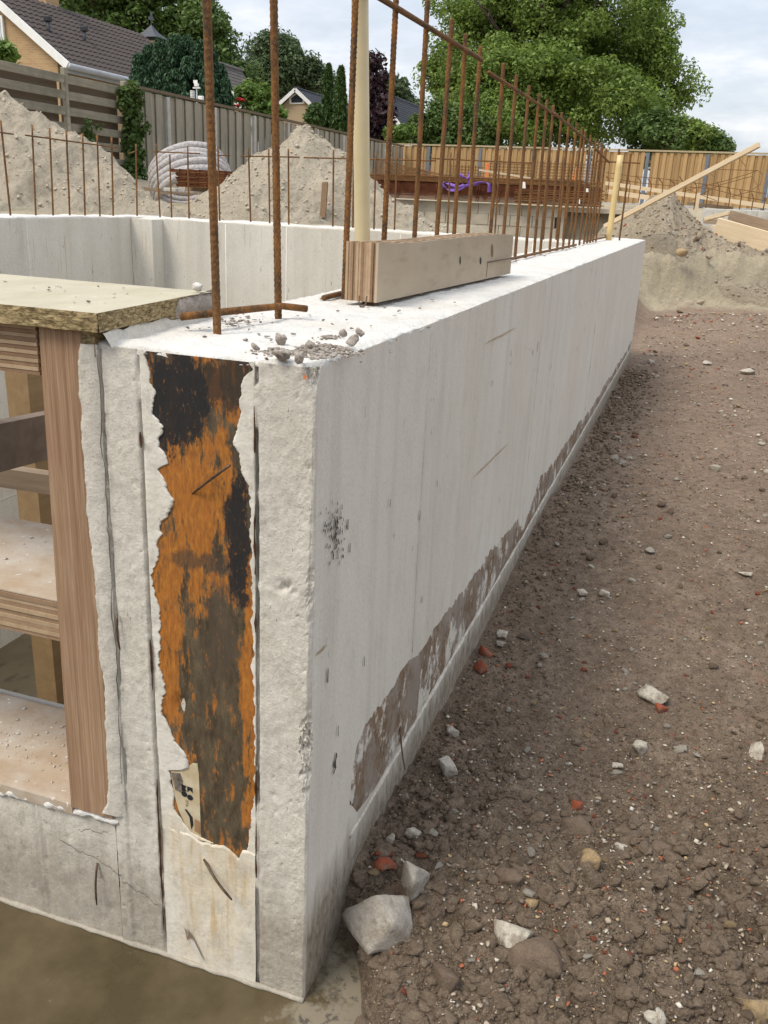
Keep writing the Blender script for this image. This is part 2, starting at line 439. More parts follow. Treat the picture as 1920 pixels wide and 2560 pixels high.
def mk_chiptop():
    k = NT('chipboard_face', 0.8, 0.25)
    a = k.noise(16, k.vec((1, .5, 1)), 5, 0.6); b = k.noise(220, None, 3, 0.6)
    c = k.mix(k.ramp(a, [(0.35, 0), (0.7, 1)]), (0.475, 0.430, 0.325), (0.40, 0.355, 0.258))
    c = k.mix(k.math('MULTIPLY', k.ramp(b, [(0.62, 0), (0.75, 1)]), 0.6), c, (0.30, 0.25, 0.15))
    w = k.noise(28, k.vec((1, 1, 1), (1, 9, 2)), 5, 0.7)
    c = k.mix(k.math('MULTIPLY', k.ramp(w, [(0.62, 0), (0.72, 1)]), 0.6), c, (0.60, 0.57, 0.50))
    k.bump(b, 0.0008, 0.6)
    return k.done(c)
MAT['chip_top'] = mk_chiptop()
MAT['timber_new'] = wood('timber_new', (0.72, 0.59, 0.41), (0.64, 0.49, 0.31), (3, 40, 40), False, 0.8, 0.1, 0.15)
MAT['timber_old'] = wood('timber_old', (0.36, 0.275, 0.19), (0.25, 0.18, 0.12), (3, 34, 34), True, 0.85, 0.4, 0.35)
MAT['timber_brown'] = wood('timber_prop', (0.33, 0.22, 0.11), (0.26, 0.165, 0.08), (24, 24, 2), True, 0.85, 0.3, 0.2)
MAT['timber_wet'] = wood('timber_wet', (0.22, 0.165, 0.125), (0.15, 0.105, 0.075), (30, 2.2, 30), True, 0.8, 0.5, 0.2)
MAT['stake'] = wood('stake_wood', (0.22, 0.14, 0.085), (0.17, 0.105, 0.06), (40, 40, 3), False)
MAT['fence_new'] = wood('fence_board_new', (0.50, 0.335, 0.165), (0.40, 0.245, 0.105), (16, 16, 1.1), True, 0.85, 0.15, 0.55)
MAT['fence_old'] = wood('fence_board_old', (0.38, 0.345, 0.275), (0.27, 0.24, 0.185), (16, 16, 0.9), False, 0.9, 0.6, 0.45)
MAT['louvre'] = wood('louvre_slat', (0.36, 0.33, 0.255), (0.24, 0.215, 0.155), (8, 1.0, 14), False, 0.92, 0.7, 0.35)
MAT['fence_cap'] = wood('fence_cap', (0.46, 0.38, 0.25), (0.38, 0.30, 0.18), (1.0, 20, 20), False)
MAT['cap_old'] = wood('fence_cap_old', (0.17, 0.125, 0.085), (0.12, 0.09, 0.06), (20, 1.0, 20), False)

MAT_SEED = 0
def plain(name, col, rough=0.7, spec=0.3, var=0.15, scale=20, metal=0.0, bump=0.0, alt=None):
    k = NT(name, rough, spec)
    a = k.noise(scale, None, 4, 0.6)
    c = k.mix(k.ramp(a, [(0.35, 0), (0.68, 1)]), col, alt if alt else tuple(max(0, q*(1-var*2)) for q in col))
    if bump:
        k.bump(a, bump, 0.6)
    k.b.inputs['Metallic'].default_value = metal
    return k.done(c)
MAT['pipe'] = plain('cream_plastic', (0.66, 0.55, 0.33), 0.35, 0.5, 0.06, 9)
MAT['pipe2'] = plain('yellow_plastic', (0.66, 0.49, 0.22), 0.4, 0.5, 0.06, 9)
MAT['nail'] = plain('nail_steel', (0.15, 0.10, 0.065), 0.55, 0.4, 0.3, 120, 0.5)
MAT['post_pale'] = plain('pale_concrete_post', (0.46, 0.44, 0.40), 0.95, 0.15, 0.14, 7)
MAT['post_blue'] = plain('blue_grey_post', (0.165, 0.185, 0.215), 0.9, 0.2, 0.12, 7)
MAT['block'] = plain('concrete_block', (0.44, 0.39, 0.31), 0.95, 0.15, 0.18, 3.0, 0, 0.01)
MAT['paver'] = plain('white_paver', (0.56, 0.54, 0.49), 0.95, 0.15, 0.12, 8)
MAT['strap'] = plain('purple_strap', (0.21, 0.105, 0.45), 0.6, 0.3, 0.1, 8)
MAT['orange_paint'] = plain('orange_paint', (0.78, 0.22, 0.07), 0.6, 0.3, 0.08, 8)
MAT['white_tag'] = plain('white_tag', (0.7, 0.68, 0.64), 0.7, 0.2, 0.06, 8)
MAT['white_paint'] = plain('white_paint', (0.76, 0.76, 0.74), 0.5, 0.4, 0.05, 3)
MAT['grey_zinc'] = plain('grey_zinc', (0.35, 0.37, 0.40), 0.45, 0.5, 0.1, 3)
MAT['dark_slate'] = plain('dark_slate', (0.055, 0.062, 0.075), 0.6, 0.4, 0.1, 3)
MAT['black_plastic'] = plain('black_plastic', (0.03, 0.032, 0.035), 0.5, 0.4, 0.1, 3)
MAT['glass_dark'] = plain('window_glass', (0.035, 0.045, 0.055), 0.08, 0.8, 0.1, 2)
MAT['window_pale'] = plain('blind_glass', (0.55, 0.60, 0.64), 0.2, 0.6, 0.05, 2)
MAT['fleece'] = plain('drain_fleece', (0.50, 0.475, 0.46), 1.0, 0.1, 0.2, 28, 0, 0.03, (0.30, 0.275, 0.27))
MAT['fleece_blue'] = plain('drain_fleece_blue', (0.40, 0.45, 0.56), 1.0, 0.1, 0.15, 28, 0, 0.03)
MAT['red_petal'] = plain('red_petal', (0.55, 0.015, 0.03), 0.7, 0.3, 0.1, 8)
MAT['bark'] = plain('bark', (0.085, 0.065, 0.048), 0.95, 0.15, 0.25, 6, 0, 0.03)
MAT['crumb'] = plain('pale_crumb', (0.62, 0.585, 0.51), 0.95, 0.1, 0.1, 60)
MAT['paper'] = plain('torn_paper', (0.58, 0.50, 0.35), 0.6, 0.3, 0.1, 30, 0, 0, (0.40, 0.30, 0.16))
MAT['ink'] = plain('black_ink', (0.02, 0.02, 0.022), 0.6, 0.3, 0.1, 30)
MAT['ink_grey'] = plain('grey_ink', (0.075, 0.065, 0.06), 0.6, 0.3, 0.3, 90, 0, 0, (0.25, 0.2, 0.15))
MAT['orange_ink'] = plain('orange_ink', (0.42, 0.24, 0.13), 0.6, 0.3, 0.2, 30)

def mk_tile(name, a, b):
    k = NT(name, 0.75, 0.3)
    n = k.noise(9, None, 3, 0.6)
    c = k.mix(k.ramp(n, [(0.35, 0), (0.7, 1)]), a, b)
    c = k.mix(k.math('MULTIPLY', k.island(), 0.35), c, tuple(q*0.55 for q in a))
    return k.done(c)
MAT['tile_brown'] = mk_tile('roof_tile_brown', (0.062, 0.048, 0.043), (0.088, 0.070, 0.063))
MAT['tile_grey'] = mk_tile('roof_tile_grey', (0.12, 0.11, 0.105), (0.17, 0.155, 0.145))
MAT['tile_dark'] = mk_tile('roof_tile_dark', (0.042, 0.047, 0.056), (0.062, 0.068, 0.080))
def mk_brick(name, a, b, m, sc=1.0, rot=(math.pi/2, 0, 0)):
    k = NT(name, 0.9, 0.15)
    n = k.node('ShaderNodeTexBrick')
    n.inputs['Scale'].default_value = 1.0
    n.inputs['Brick Width'].default_value = 0.22*sc; n.inputs['Row Height'].default_value = 0.0625*sc; n.inputs['Mortar Size'].default_value = 0.008*sc
    k.put(n.inputs['Color1'], a); k.put(n.inputs['Color2'], b); k.put(n.inputs['Mortar'], m)
    k.t.links.new(k.vec((1, 1, 1), (0, 0, 0), rot), n.inputs['Vector'])
    v = k.noise(1.2, None, 4, 0.6)
    c = k.mix(k.math('MULTIPLY', k.ramp(v, [(0.4, 0), (0.7, 1)]), 0.3), n.outputs['Color'], tuple(q*0.7 for q in a))
    return k.done(c)
MAT['brick_tan'] = mk_brick('tan_brick', (0.44, 0.29, 0.145), (0.36, 0.225, 0.115), (0.40, 0.32, 0.22))
MAT['brick_beige'] = mk_brick('beige_brick', (0.43, 0.325, 0.20), (0.38, 0.28, 0.17), (0.40, 0.33, 0.24))
MAT['brick_red'] = mk_brick('red_brick', (0.24, 0.12, 0.085), (0.20, 0.095, 0.07), (0.28, 0.22, 0.18))

def sand_col(k, base=(0.40, 0.325, 0.215)):
    a = k.noise(2.2, None, 5, 0.6); b = k.noise(16, None, 6, 0.7); d = k.noise(150, None, 3, 0.7)
    c = k.mix(k.ramp(a, [(0.35, 0), (0.68, 1)]), base, tuple(q*0.80 for q in base))
    c = k.mix(k.math('MULTIPLY', k.ramp(b, [(0.36, 1), (0.52, 0)]), 0.35), c, tuple(q*0.55 for q in base))
    c = k.mix(k.math('MULTIPLY', k.ramp(d, [(0.55, 0), (0.72, 1)]), 0.3), c, tuple(min(1, q*1.3) for q in base))
    k.bump(d, 0.006, 0.7); k.bump(b, 0.05, 0.8); k.bump(k.noise(45, None, 5, .75), .02, .8)
    return c
def mk_sand(name, base):
    k = NT(name, 0.95, 0.12); return k.done(sand_col(k, base))
MAT['sand'] = mk_sand('sand', (0.50, 0.435, 0.335))
MAT['sand_grey'] = mk_sand('sand_grey', (0.43, 0.36, 0.265))
def mk_ground():
    """one sheet: brown soil in the dig, pale sand beyond the bank"""
    k = NT('site_ground', 0.95, 0.18)
    a = k.noise(2.6, None, 5, 0.6); b = k.noise(34, None, 6, 0.7); d = k.noise(210, None, 4, 0.7)
    c = k.mix(k.ramp(a, [(0.35, 0), (0.66, 1)]), (0.138, 0.101, 0.068), (0.235, 0.178, 0.126))
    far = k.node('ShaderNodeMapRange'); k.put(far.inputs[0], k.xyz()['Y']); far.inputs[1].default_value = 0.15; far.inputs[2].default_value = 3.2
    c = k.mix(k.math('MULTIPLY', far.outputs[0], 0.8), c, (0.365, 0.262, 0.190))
    wt_ = k.noise(1.3, k.vec((1, .5, 1), (2, 5, 7)), 5, .65)
    c = k.mix(k.math('MULTIPLY', k.ramp(wt_, [(0.46, 0), (0.62, 1)]), .45), c, (0.165, 0.115, 0.080))
    md = k.noise(9, k.vec((1, .6, 1), (4, 4, 1)), 6, .75)
    c = k.mix(k.math('MULTIPLY', k.ramp(md, [(0.46, 0), (0.64, 1)]), .5), c, (0.40, 0.305, 0.222))
    c = k.mix(k.math('MULTIPLY', k.ramp(b, [(0.35, 1), (0.58, 0)]), 0.5), c, (0.085, 0.060, 0.042))
    c = k.mix(k.math('MULTIPLY', k.ramp(d, [(0.56, 0), (0.72, 1)]), 0.4), c, (0.30, 0.245, 0.20))
    rd = k.noise(16, k.vec((1, 1, 1), (7, 3, 5)), 4, 0.6)
    c = k.mix(k.math('MULTIPLY', k.ramp(rd, [(0.60, 0), (0.70, 1)]), 0.35), c, (0.27, 0.115, 0.075))
    p = k.voro(38, k.vec((1, 1, .3)))
    pg = k.noise(5, k.vec((1, 1, 1), (3, 9, 1)), 3, .5)
    c = k.mix(k.math('MULTIPLY', k.ramp(p, [(0.10, 1), (0.17, 0)]), k.ramp(pg, [(0.5, 0), (0.62, .9)])), c, (0.42, 0.37, 0.31))
    s = sand_col(k, (0.47, 0.40, 0.285))
    at_ = k.node('ShaderNodeAttribute', attribute_name='sand')
    c = k.mix(at_.outputs['Fac'], c, s)
    k.bump(d, 0.003, 0.7)
    return k.done(c)
MAT['ground'] = mk_ground()
def mk_clod():
    k = NT('soil_clod', 0.95, 0.15)
    a = k.noise(70, None, 5, 0.7)
    c = k.mix(k.ramp(a, [(0.35, 0), (0.66, 1)]), (0.100, 0.071, 0.048), (0.215, 0.160, 0.112))
    c = k.mix(k.math('MULTIPLY', k.island(), 0.35), c, (0.23, 0.172, 0.122))
    c = k.mix(k.math('MULTIPLY', k.ramp(k.noise(420, None, 4, 0.7), [(0.5, 0), (0.68, 1)]), .5), c, (0.30, 0.24, 0.19))
    k.bump(k.noise(300, None, 5, 0.75), 0.004, 1.0); k.bump(a, .006, .8)
    return k.done(c)
MAT['clod'] = mk_clod()
def mk_grit():
    k = NT('grit', 0.85, 0.25)
    c = k.ramp(k.island(), [(0.0, (0.50, 0.45, 0.37)), (0.08, (0.38, 0.31, 0.23)), (0.34, (0.24, 0.20, 0.16)), (0.58, (0.33, 0.11, 0.055)),
                            (0.68, (0.40, 0.29, 0.16)), (0.82, (0.58, 0.54, 0.47)), (0.88, (0.17, 0.13, 0.10)), (1.0, (0.18, 0.15, 0.13))], 'CONSTANT')
    k.bump(k.noise(150, None, 3, 0.6), 0.002, 0.6)
    return k.done(c)
MAT['grit'] = mk_grit()
def stone_mat(name, a, b, sc=110):
    k = NT(name, 0.9, 0.2)
    n = k.noise(sc, None, 6, 0.7); m = k.noise(32, None, 6, 0.7)
    c = k.mix(k.ramp(n, [(0.35, 0), (0.65, 1)]), a, b)
    c = k.mix(k.math('MULTIPLY', k.ramp(m, [(0.48, 0), (0.62, 1)]), 0.6), c, (0.20, 0.15, 0.105))
    c = k.mix(k.math('MULTIPLY', k.ramp(k.noise(330, None, 5, 0.75), [(0.5, 0), (0.66, 1)]), .4), c, tuple(q*.5 for q in b))
    k.bump(n, 0.005, 0.9); k.bump(k.noise(300, None, 4, 0.75), 0.002, 0.9)
    return k.done(c)
MAT['st_grey'] = stone_mat('stone_grey', (0.52, 0.47, 0.40), (0.41, 0.365, 0.305))
MAT['st_white'] = stone_mat('stone_white', (0.60, 0.55, 0.46), (0.45, 0.395, 0.315), 130)
MAT['st_red'] = stone_mat('brick_red_bit', (0.36, 0.095, 0.045), (0.25, 0.070, 0.040), 130)
MAT['st_brown'] = stone_mat('stone_brown', (0.205, 0.15, 0.108), (0.15, 0.106, 0.074), 130)
MAT['st_tan'] = stone_mat('stone_tan', (0.44, 0.31, 0.16), (0.33, 0.24, 0.14), 130)
MAT['mortar'] = stone_mat('mortar_crumb', (0.54, 0.475, 0.41), (0.37, 0.32, 0.275), 160)
def lump_mat(name, a):
    k = NT(name, 0.95, 0.1)
    c = k.mix(k.noise(30, None, 3, .6), a, tuple(q*.82 for q in a)); return k.done(k.mix(k.math('MULTIPLY', k.island(), .3), c, tuple(q*.7 for q in a)))
MAT['sandlump'] = stone_mat('sand_lump', (0.42, 0.35, 0.26), (0.33, 0.27, 0.20), 60)
MAT['sandbit'] = lump_mat('sand_bit', (0.50, 0.435, 0.335)); MAT['greybit'] = lump_mat('grey_bit', (0.40, 0.335, 0.25))
MAT['rust_smear'] = plain('rust_smear', (0.48, 0.36, 0.22), 0.9, 0.1, 0.12, 60)

def mk_slab():
    k = NT('wet_slab', 0.35, 0.5)
    a = k.noise(5.5, None, 6, 0.6); b = k.noise(42, None, 5, 0.65)
    c = k.mix(k.ramp(a, [(0.40, 0), (0.60, 1)]), (0.066, 0.049, 0.024), (0.112, 0.084, 0.045))
    dry = k.node('ShaderNodeMapRange'); k.put(dry.inputs[0], k.xyz()['X']); dry.inputs[1].default_value = -0.22; dry.inputs[2].default_value = 0.06
    dm = k.math('ADD', k.math('MULTIPLY', dry.outputs[0], 0.40), k.math('MULTIPLY', k.noise(17, None, 8, 0.75), 0.85))
    dmm = k.ramp(dm, [(0.70, 0), (0.80, 1)])
    c = k.mix(k.math('MULTIPLY', dmm, 0.75), c, (0.225, 0.19, 0.135))
    c = k.mix(k.math('MULTIPLY', k.ramp(b, [(0.66, 0), (0.76, 1)]), 0.4), c, (0.26, 0.22, 0.16))
    c = k.mix(k.math('MULTIPLY', k.ramp(k.noise(40, k.vec((1, 1, 1), (4, 4, 4)), 5, .7), [(0.40, 1), (0.45, 0)]), k.math('MULTIPLY', dmm, .9)), c, (0.06, 0.05, 0.04))
    k.rough(k.mix(dmm, k.ramp(a, [(0.3, 0.22), (0.7, 0.42)]), (0.8, 0.8, 0.8)))
    k.bump(b, 0.0015, 0.5); k.bump(a, 0.004, 0.3)
    return k.done(c)
MAT['slab'] = mk_slab()
def mk_floor():
    k = NT('basement_floor', 0.5, 0.4)
    a = k.noise(2.4, None, 6, 0.65); b = k.noise(14, k.vec((1, .5, 1)), 4, 0.6)
    c = k.mix(k.ramp(a, [(0.35, 0), (0.65, 1)]), (0.125, 0.092, 0.05), (0.18, 0.138, 0.08))
    c = k.mix(k.math('MULTIPLY', k.ramp(b, [(0.36, 1), (0.46, 0)]), 0.6), c, (0.06, 0.045, 0.028))
    k.bump(b, 0.01, 0.5)
    return k.done(c)
MAT['floor'] = mk_floor()
def mk_residue():
    k = NT('formwork_residue', 0.75, 0.3)
    a = k.noise(1.0, k.vec((60, 60, 13)), 8, 0.76); b = k.noise(9, k.vec((1, 1, 1.0)), 8, 0.76)
    c = k.mix(k.ramp(a, [(0.40, 0), (0.60, 1)]), (0.24, 0.160, 0.095), (0.130, 0.082, 0.048))
    c = k.mix(k.math('MULTIPLY', k.ramp(b, [(0.44, 0), (0.56, 1)]), 0.7), c, (0.30, 0.262, 0.222))
    w = k.noise(1.0, k.vec((150, 150, 40), (3, 3, 8)), 6, 0.74)
    c = k.mix(k.ramp(w, [(0.58, 0), (0.68, 1)]), c, (0.42, 0.375, 0.32))
    w2 = k.noise(9, k.vec((1, 1, .8), (5, 1, 2)), 7, 0.75)
    c = k.mix(k.ramp(w2, [(0.535, 0), (0.585, 1)]), c, (0.60, 0.56, 0.485))
    k.bump(a, 0.002, 0.6); k.bump(w, .001, .6)
    return k.done(c)
MAT['residue'] = mk_residue()

def leaf_mat(name, a, b, c2, trans=0.3):
    k = NT(name, 0.55, 0.35)
    i = k.island()
    col = k.ramp(i, [(0.0, a), (0.5, b), (1.0, c2)])
    k.done(col)
    t = k.node('ShaderNodeBsdfTranslucent'); k.put(t.inputs['Color'], k.mix(0.5, col, tuple(min(1, q*1.6) for q in c2)))
    ms = k.node('ShaderNodeMixShader'); ms.inputs[0].default_value = trans
    out = [n for n in k.t.nodes if n.type == 'OUTPUT_MATERIAL'][0]
    k.t.links.new(k.b.outputs[0], ms.inputs[1]); k.t.links.new(t.outputs[0], ms.inputs[2]); k.t.links.new(ms.outputs[0], out.inputs['Surface'])
    return k.m
MAT['leaf_maple'] = leaf_mat('leaf_maple', (0.075, 0.125, 0.020), (0.140, 0.210, 0.036), (0.215, 0.290, 0.060))
MAT['leaf_oak'] = leaf_mat('leaf_oak', (0.042, 0.082, 0.018), (0.078, 0.132, 0.028), (0.125, 0.185, 0.042), 0.25)
MAT['leaf_far'] = leaf_mat('leaf_far', (0.045, 0.075, 0.030), (0.068, 0.105, 0.040), (0.095, 0.135, 0.052), 0.25)
MAT['leaf_conifer'] = leaf_mat('leaf_conifer', (0.022, 0.056, 0.026), (0.036, 0.084, 0.038), (0.058, 0.120, 0.052), 0.12)
MAT['leaf_thuja'] = leaf_mat('leaf_thuja', (0.030, 0.062, 0.012), (0.048, 0.092, 0.018), (0.074, 0.130, 0.026), 0.15)
MAT['leaf_purple'] = leaf_mat('leaf_purple', (0.022, 0.010, 0.014), (0.036, 0.015, 0.020), (0.055, 0.024, 0.030), 0.15)
MAT['leaf_bright'] = leaf_mat('leaf_bright', (0.075, 0.130, 0.025), (0.115, 0.190, 0.035), (0.165, 0.250, 0.055), 0.35)
MAT['leaf_ivy'] = leaf_mat('leaf_ivy', (0.040, 0.078, 0.018), (0.070, 0.120, 0.025), (0.12, 0.175, 0.045), 0.25)

# ------------------------------------------------------------------ object helpers
def tag(o, label=None, cat=None, group=None, kind=None):
    if label: o['label'] = label
    if cat: o['category'] = cat
    if group: o['group'] = group
    if kind: o['kind'] = kind
    return o
def empty(name, loc=(0, 0, 0), rz=0.0):
    o = bpy.data.objects.new(name, None); COL.objects.link(o)
    o.location = tuple(float(v) for v in loc); o.rotation_euler = (0, 0, rz); o.empty_display_size = 0.1
    return o
def addobj(name, me, m=None, parent=None, smooth=False):
    if m is not None:
        for q in (m if isinstance(m, (list, tuple)) else [m]):
            me.materials.append(MAT[q] if isinstance(q, str) else q)
    if smooth and len(me.polygons):
        me.polygons.foreach_set('use_smooth', np.ones(len(me.polygons), bool))
    o = bpy.data.objects.new(name, me); COL.objects.link(o)
    if parent is not None:
        o.parent = parent
        bpy_loc = parent.location
        o.matrix_parent_inverse = Matrix.LocRotScale(parent.location, parent.rotation_euler, None).inverted() if parent.parent is None else parent_world(parent).inverted()
    return o
def parent_world(p):
    m = Matrix.LocRotScale(p.location, p.rotation_euler, p.scale)
    if p.parent is not None:
        m = parent_world(p.parent) @ p.matrix_parent_inverse @ m
    return m
def mesh(name, verts, faces, m=None, parent=None, smooth=False):
    me = bpy.data.meshes.new(name)
    me.from_pydata([tuple(map(float, v)) for v in verts], [], [tuple(int(i) for i in f) for f in faces]); me.update()
    return addobj(name, me, m, parent, smooth)
def npmesh(name, V, F, m=None, parent=None, smooth=False):
    """V (n,3), F (k,q) all faces with q corners"""
    V = np.ascontiguousarray(V, np.float32); F = np.ascontiguousarray(F, np.int32)
    me = bpy.data.meshes.new(name)
    me.vertices.add(len(V)); me.vertices.foreach_set('co', V.ravel())
    q = F.shape[1]
    me.loops.add(F.size); me.loops.foreach_set('vertex_index', F.ravel())
    me.polygons.add(len(F)); me.polygons.foreach_set('loop_start', np.arange(0, F.size, q, dtype=np.int32))
    try:
        me.polygons.foreach_set('loop_total', np.full(len(F), q, np.int32))
    except Exception:
        pass
    me.update(calc_edges=True); me.validate()
    return addobj(name, me, m, parent, smooth)
def gridfaces(nr, nc):
    i = np.arange(nr-1)[:, None]*nc + np.arange(nc-1)[None, :]
    i = i.ravel(); return np.stack([i, i+1, i+nc+1, i+nc], 1)
BOXF = [(0, 3, 2, 1), (4, 5, 6, 7), (0, 1, 5, 4), (1, 2, 6, 5), (2, 3, 7, 6), (3, 0, 4, 7)]
def boxverts(x0, x1, y0, y1, z0, z1):
    return [(x0, y0, z0), (x1, y0, z0), (x1, y1, z0), (x0, y1, z0), (x0, y0, z1), (x1, y0, z1), (x1, y1, z1), (x0, y1, z1)]
def bevmesh(bm, w, seg=1):
    if w > 0:
        bmesh.ops.bevel(bm, geom=list(bm.edges), offset=w, segments=seg, profile=0.6, affect='EDGES', clamp_overlap=True)
def box(name, x0, x1, y0, y1, z0, z1, m=None, parent=None, bev=0.0, warp=0.0):
    bm = bmesh.new()
    vs = [bm.verts.new(v) for v in boxverts(x0, x1, y0, y1, z0, z1)]
    for f in BOXF: bm.faces.new([vs[i] for i in f])
    if bev: bevmesh(bm, bev)
    if warp:
        for v in bm.verts: v.co += Vector((random.uniform(-warp, warp), random.uniform(-warp, warp), random.uniform(-warp, warp)))
    me = bpy.data.meshes.new(name); bm.to_mesh(me); bm.free()
    return addobj(name, me, m, parent)
def beam(name, a, b, w, h, m=None, parent=None, up=(0, 0, 1), bev=0.0):
    """rectangular timber from a to b; w sideways, h along up"""
    a = Vector([float(q) for q in a]); b = Vector([float(q) for q in b]); d = b-a; ln = d.length; d.normalize()
    s = d.cross(Vector(up)).normalized(); u = s.cross(d).normalized()
    bm = bmesh.new()
    vs = [bm.verts.new(v) for v in boxverts(-ln/2, ln/2, -w/2, w/2, -h/2, h/2)]
    for f in BOXF: bm.faces.new([vs[i] for i in f])
    if bev: bevmesh(bm, bev)
    me = bpy.data.meshes.new(name); bm.to_mesh(me); bm.free()
    o = addobj(name, me, m)
    c = (a+b)/2
    mw = Matrix(((d.x, s.x, u.x, c.x), (d.y, s.y, u.y, c.y), (d.z, s.z, u.z, c.z), (0, 0, 0, 1)))
    if parent is not None:
        o.parent = parent; o.matrix_parent_inverse = parent_world(parent).inverted()
    o.matrix_basis = mw
    return o
def tubegeo(pts, r, seg=8, cap=True, ribs=None):
    P = np.array(pts, float); n = len(P)
    T = np.gradient(P, axis=0); T /= np.linalg.norm(T, axis=1)[:, None]+1e-12
    up = np.array([0.0, 0, 1]) if abs(T[0, 2]) < 0.9 else np.array([0.0, 1, 0])
    V = []
    N = np.cross(T[0], up); N /= np.linalg.norm(N)
    R = np.full(n, r) if np.isscalar(r) else np.array(r, float)
    ang = np.linspace(0, 2*np.pi, seg, endpoint=False)
    for i in range(n):
        N = N - T[i]*(N@T[i]); N /= np.linalg.norm(N)+1e-12
        B = np.cross(T[i], N)
        rad = R[i]*(np.ones(seg) if ribs is None else ribs[i])
        V.append(P[i] + (np.cos(ang)*rad)[:, None]*N + (np.sin(ang)*rad)[:, None]*B)
    V = np.concatenate(V)
    F = []
    for i in range(n-1):
        for j in range(seg):
            F.append((i*seg+j, i*seg+(j+1) % seg, (i+1)*seg+(j+1) % seg, (i+1)*seg+j))
    if cap:
        F.append(tuple(range(seg-1, -1, -1))); F.append(tuple(range((n-1)*seg, n*seg)))
    return V, F
def tube(name, pts, r, m=None, parent=None, seg=8):
    V, F = tubegeo(pts, r, seg)
    return mesh(name, V, F, m, parent, False if seg < 6 else True)
class MB:
    def __init__(s): s.V = []; s.F = []; s.n = 0
    def add(s, V, F):
        V = np.asarray(V, float); s.V.append(V); s.F += [tuple(i+s.n for i in f) for f in F]; s.n += len(V)
    def box(s, *a): s.add(boxverts(*a), BOXF)
    def tube(s, pts, r, seg=5): s.add(*tubegeo(pts, r, seg))
    def build(s, name, m=None, parent=None, smooth=False):
        return mesh(name, np.concatenate(s.V), s.F, m, parent, smooth)

# ribbed reinforcing bar, shared meshes by length
_REB = {}
def rebar_mesh(length, r=0.006, fine=True):
    key = (round(length, 3), r, fine)
    if key in _REB: return _REB[key]
    seg = 10 if fine else 6
    n = int(length/0.0022) if fine else 8
    z = np.linspace(0, length, n)
    ang = np.linspace(0, 2*np.pi, seg, endpoint=False)
    ribs = None
    if fine:
        side = np.abs(np.cos(ang))**0.7
        ph = (z[:, None]/0.0088 + 0.55*np.sign(np.sin(ang))*np.cos(ang)[None, :])*2*np.pi
        ribs = 0.95 + 0.17*side[None, :]*np.clip(np.cos(ph), 0, 1)**1.5
        ribs[0] *= 0.85; ribs[-1] *= 0.85
    V, F = tubegeo(np.c_[np.zeros(n), np.zeros(n), z], r, seg, True, ribs)
    me = bpy.data.meshes.new('rebar')
    me.from_pydata([tuple(v) for v in V], [], F); me.update()
    me.polygons.foreach_set('use_smooth', np.ones(len(me.polygons), bool))
    me.materials.append(MAT['rebar'])
    _REB[key] = me
    return me
def put_bar(name, a, b, r=0.006, parent=None, fine=True, quant=0.02):
    a = Vector([float(q) for q in a]); b = Vector([float(q) for q in b]); d = b-a
    ln = round(d.length/quant)*quant
    o = bpy.data.objects.new(name, rebar_mesh(ln, r, fine)); COL.objects.link(o)
    if parent is not None:
        o.parent = parent; o.matrix_parent_inverse = parent_world(parent).inverted()
    q = d.to_track_quat('Z', 'Y') @ Euler((0, 0, random.uniform(0, 6.28))).to_quaternion()
    o.matrix_basis = Matrix.LocRotScale(a, q, Vector((1, 1, d.length/ln)))
    return o

# angular stones
def rockgeo(seed, sub=2, rough=0.10, npts=13, flat=0.75, sm=0.18):
    rg = np.random.default_rng(seed)
    bm = bmesh.new()
    for _ in range(npts):
        p = rg.normal(size=3); p /= np.linalg.norm(p); p *= rg.uniform(0.78, 1.0)
        bm.verts.new((p[0], p[1]*rg.uniform(.8, 1), p[2]*flat))
    r = bmesh.ops.convex_hull(bm, input=list(bm.verts))
    junk = [g for g in r.get('geom_interior', []) if isinstance(g, bmesh.types.BMVert)]
    if junk: bmesh.ops.delete(bm, geom=junk, context='VERTS')
    loose = [v for v in bm.verts if not v.link_faces]
    if loose: bmesh.ops.delete(bm, geom=loose, context='VERTS')
    for i in range(sub):
        bmesh.ops.subdivide_edges(bm, edges=list(bm.edges), cuts=1, use_grid_fill=True, smooth=sm if i == 0 else sm*.3)
        bmesh.ops.triangulate(bm, faces=list(bm.faces))
    co = np.array([v.co for v in bm.verts])
    nz = fbm(co[:, 0]*2.2+seed*3.1+co[:, 2], co[:, 1]*2.2-seed+co[:, 2]*1.7, seed, 4, 0.6)
    ln = np.linalg.norm(co, axis=1)[:, None]
    co = co*(1+rough*2*nz[:, None])
    F = [tuple(v.index for v in f.verts) for f in bm.faces]
    bm.verts.index_update()
    F = [tuple(v.index for v in f.verts) for f in bm.faces]
    bm.free()
    return co, np.array(F)
def stone(name, loc, size, m, seed, label, group=None, rz=0.0, tilt=(0, 0), sub=2, rough=0.10, npts=13, flat=0.75, cat='stone', parent=None, sm=0.18):
    V, F = rockgeo(seed, sub, rough, npts, flat, sm)
    o = npmesh(name, V*np.array(size)/2, F, m, None, False)
    o.location = tuple(float(q) for q in loc); o.rotation_euler = (tilt[0], tilt[1], rz)
    tag(o, label, cat, group)
    return o

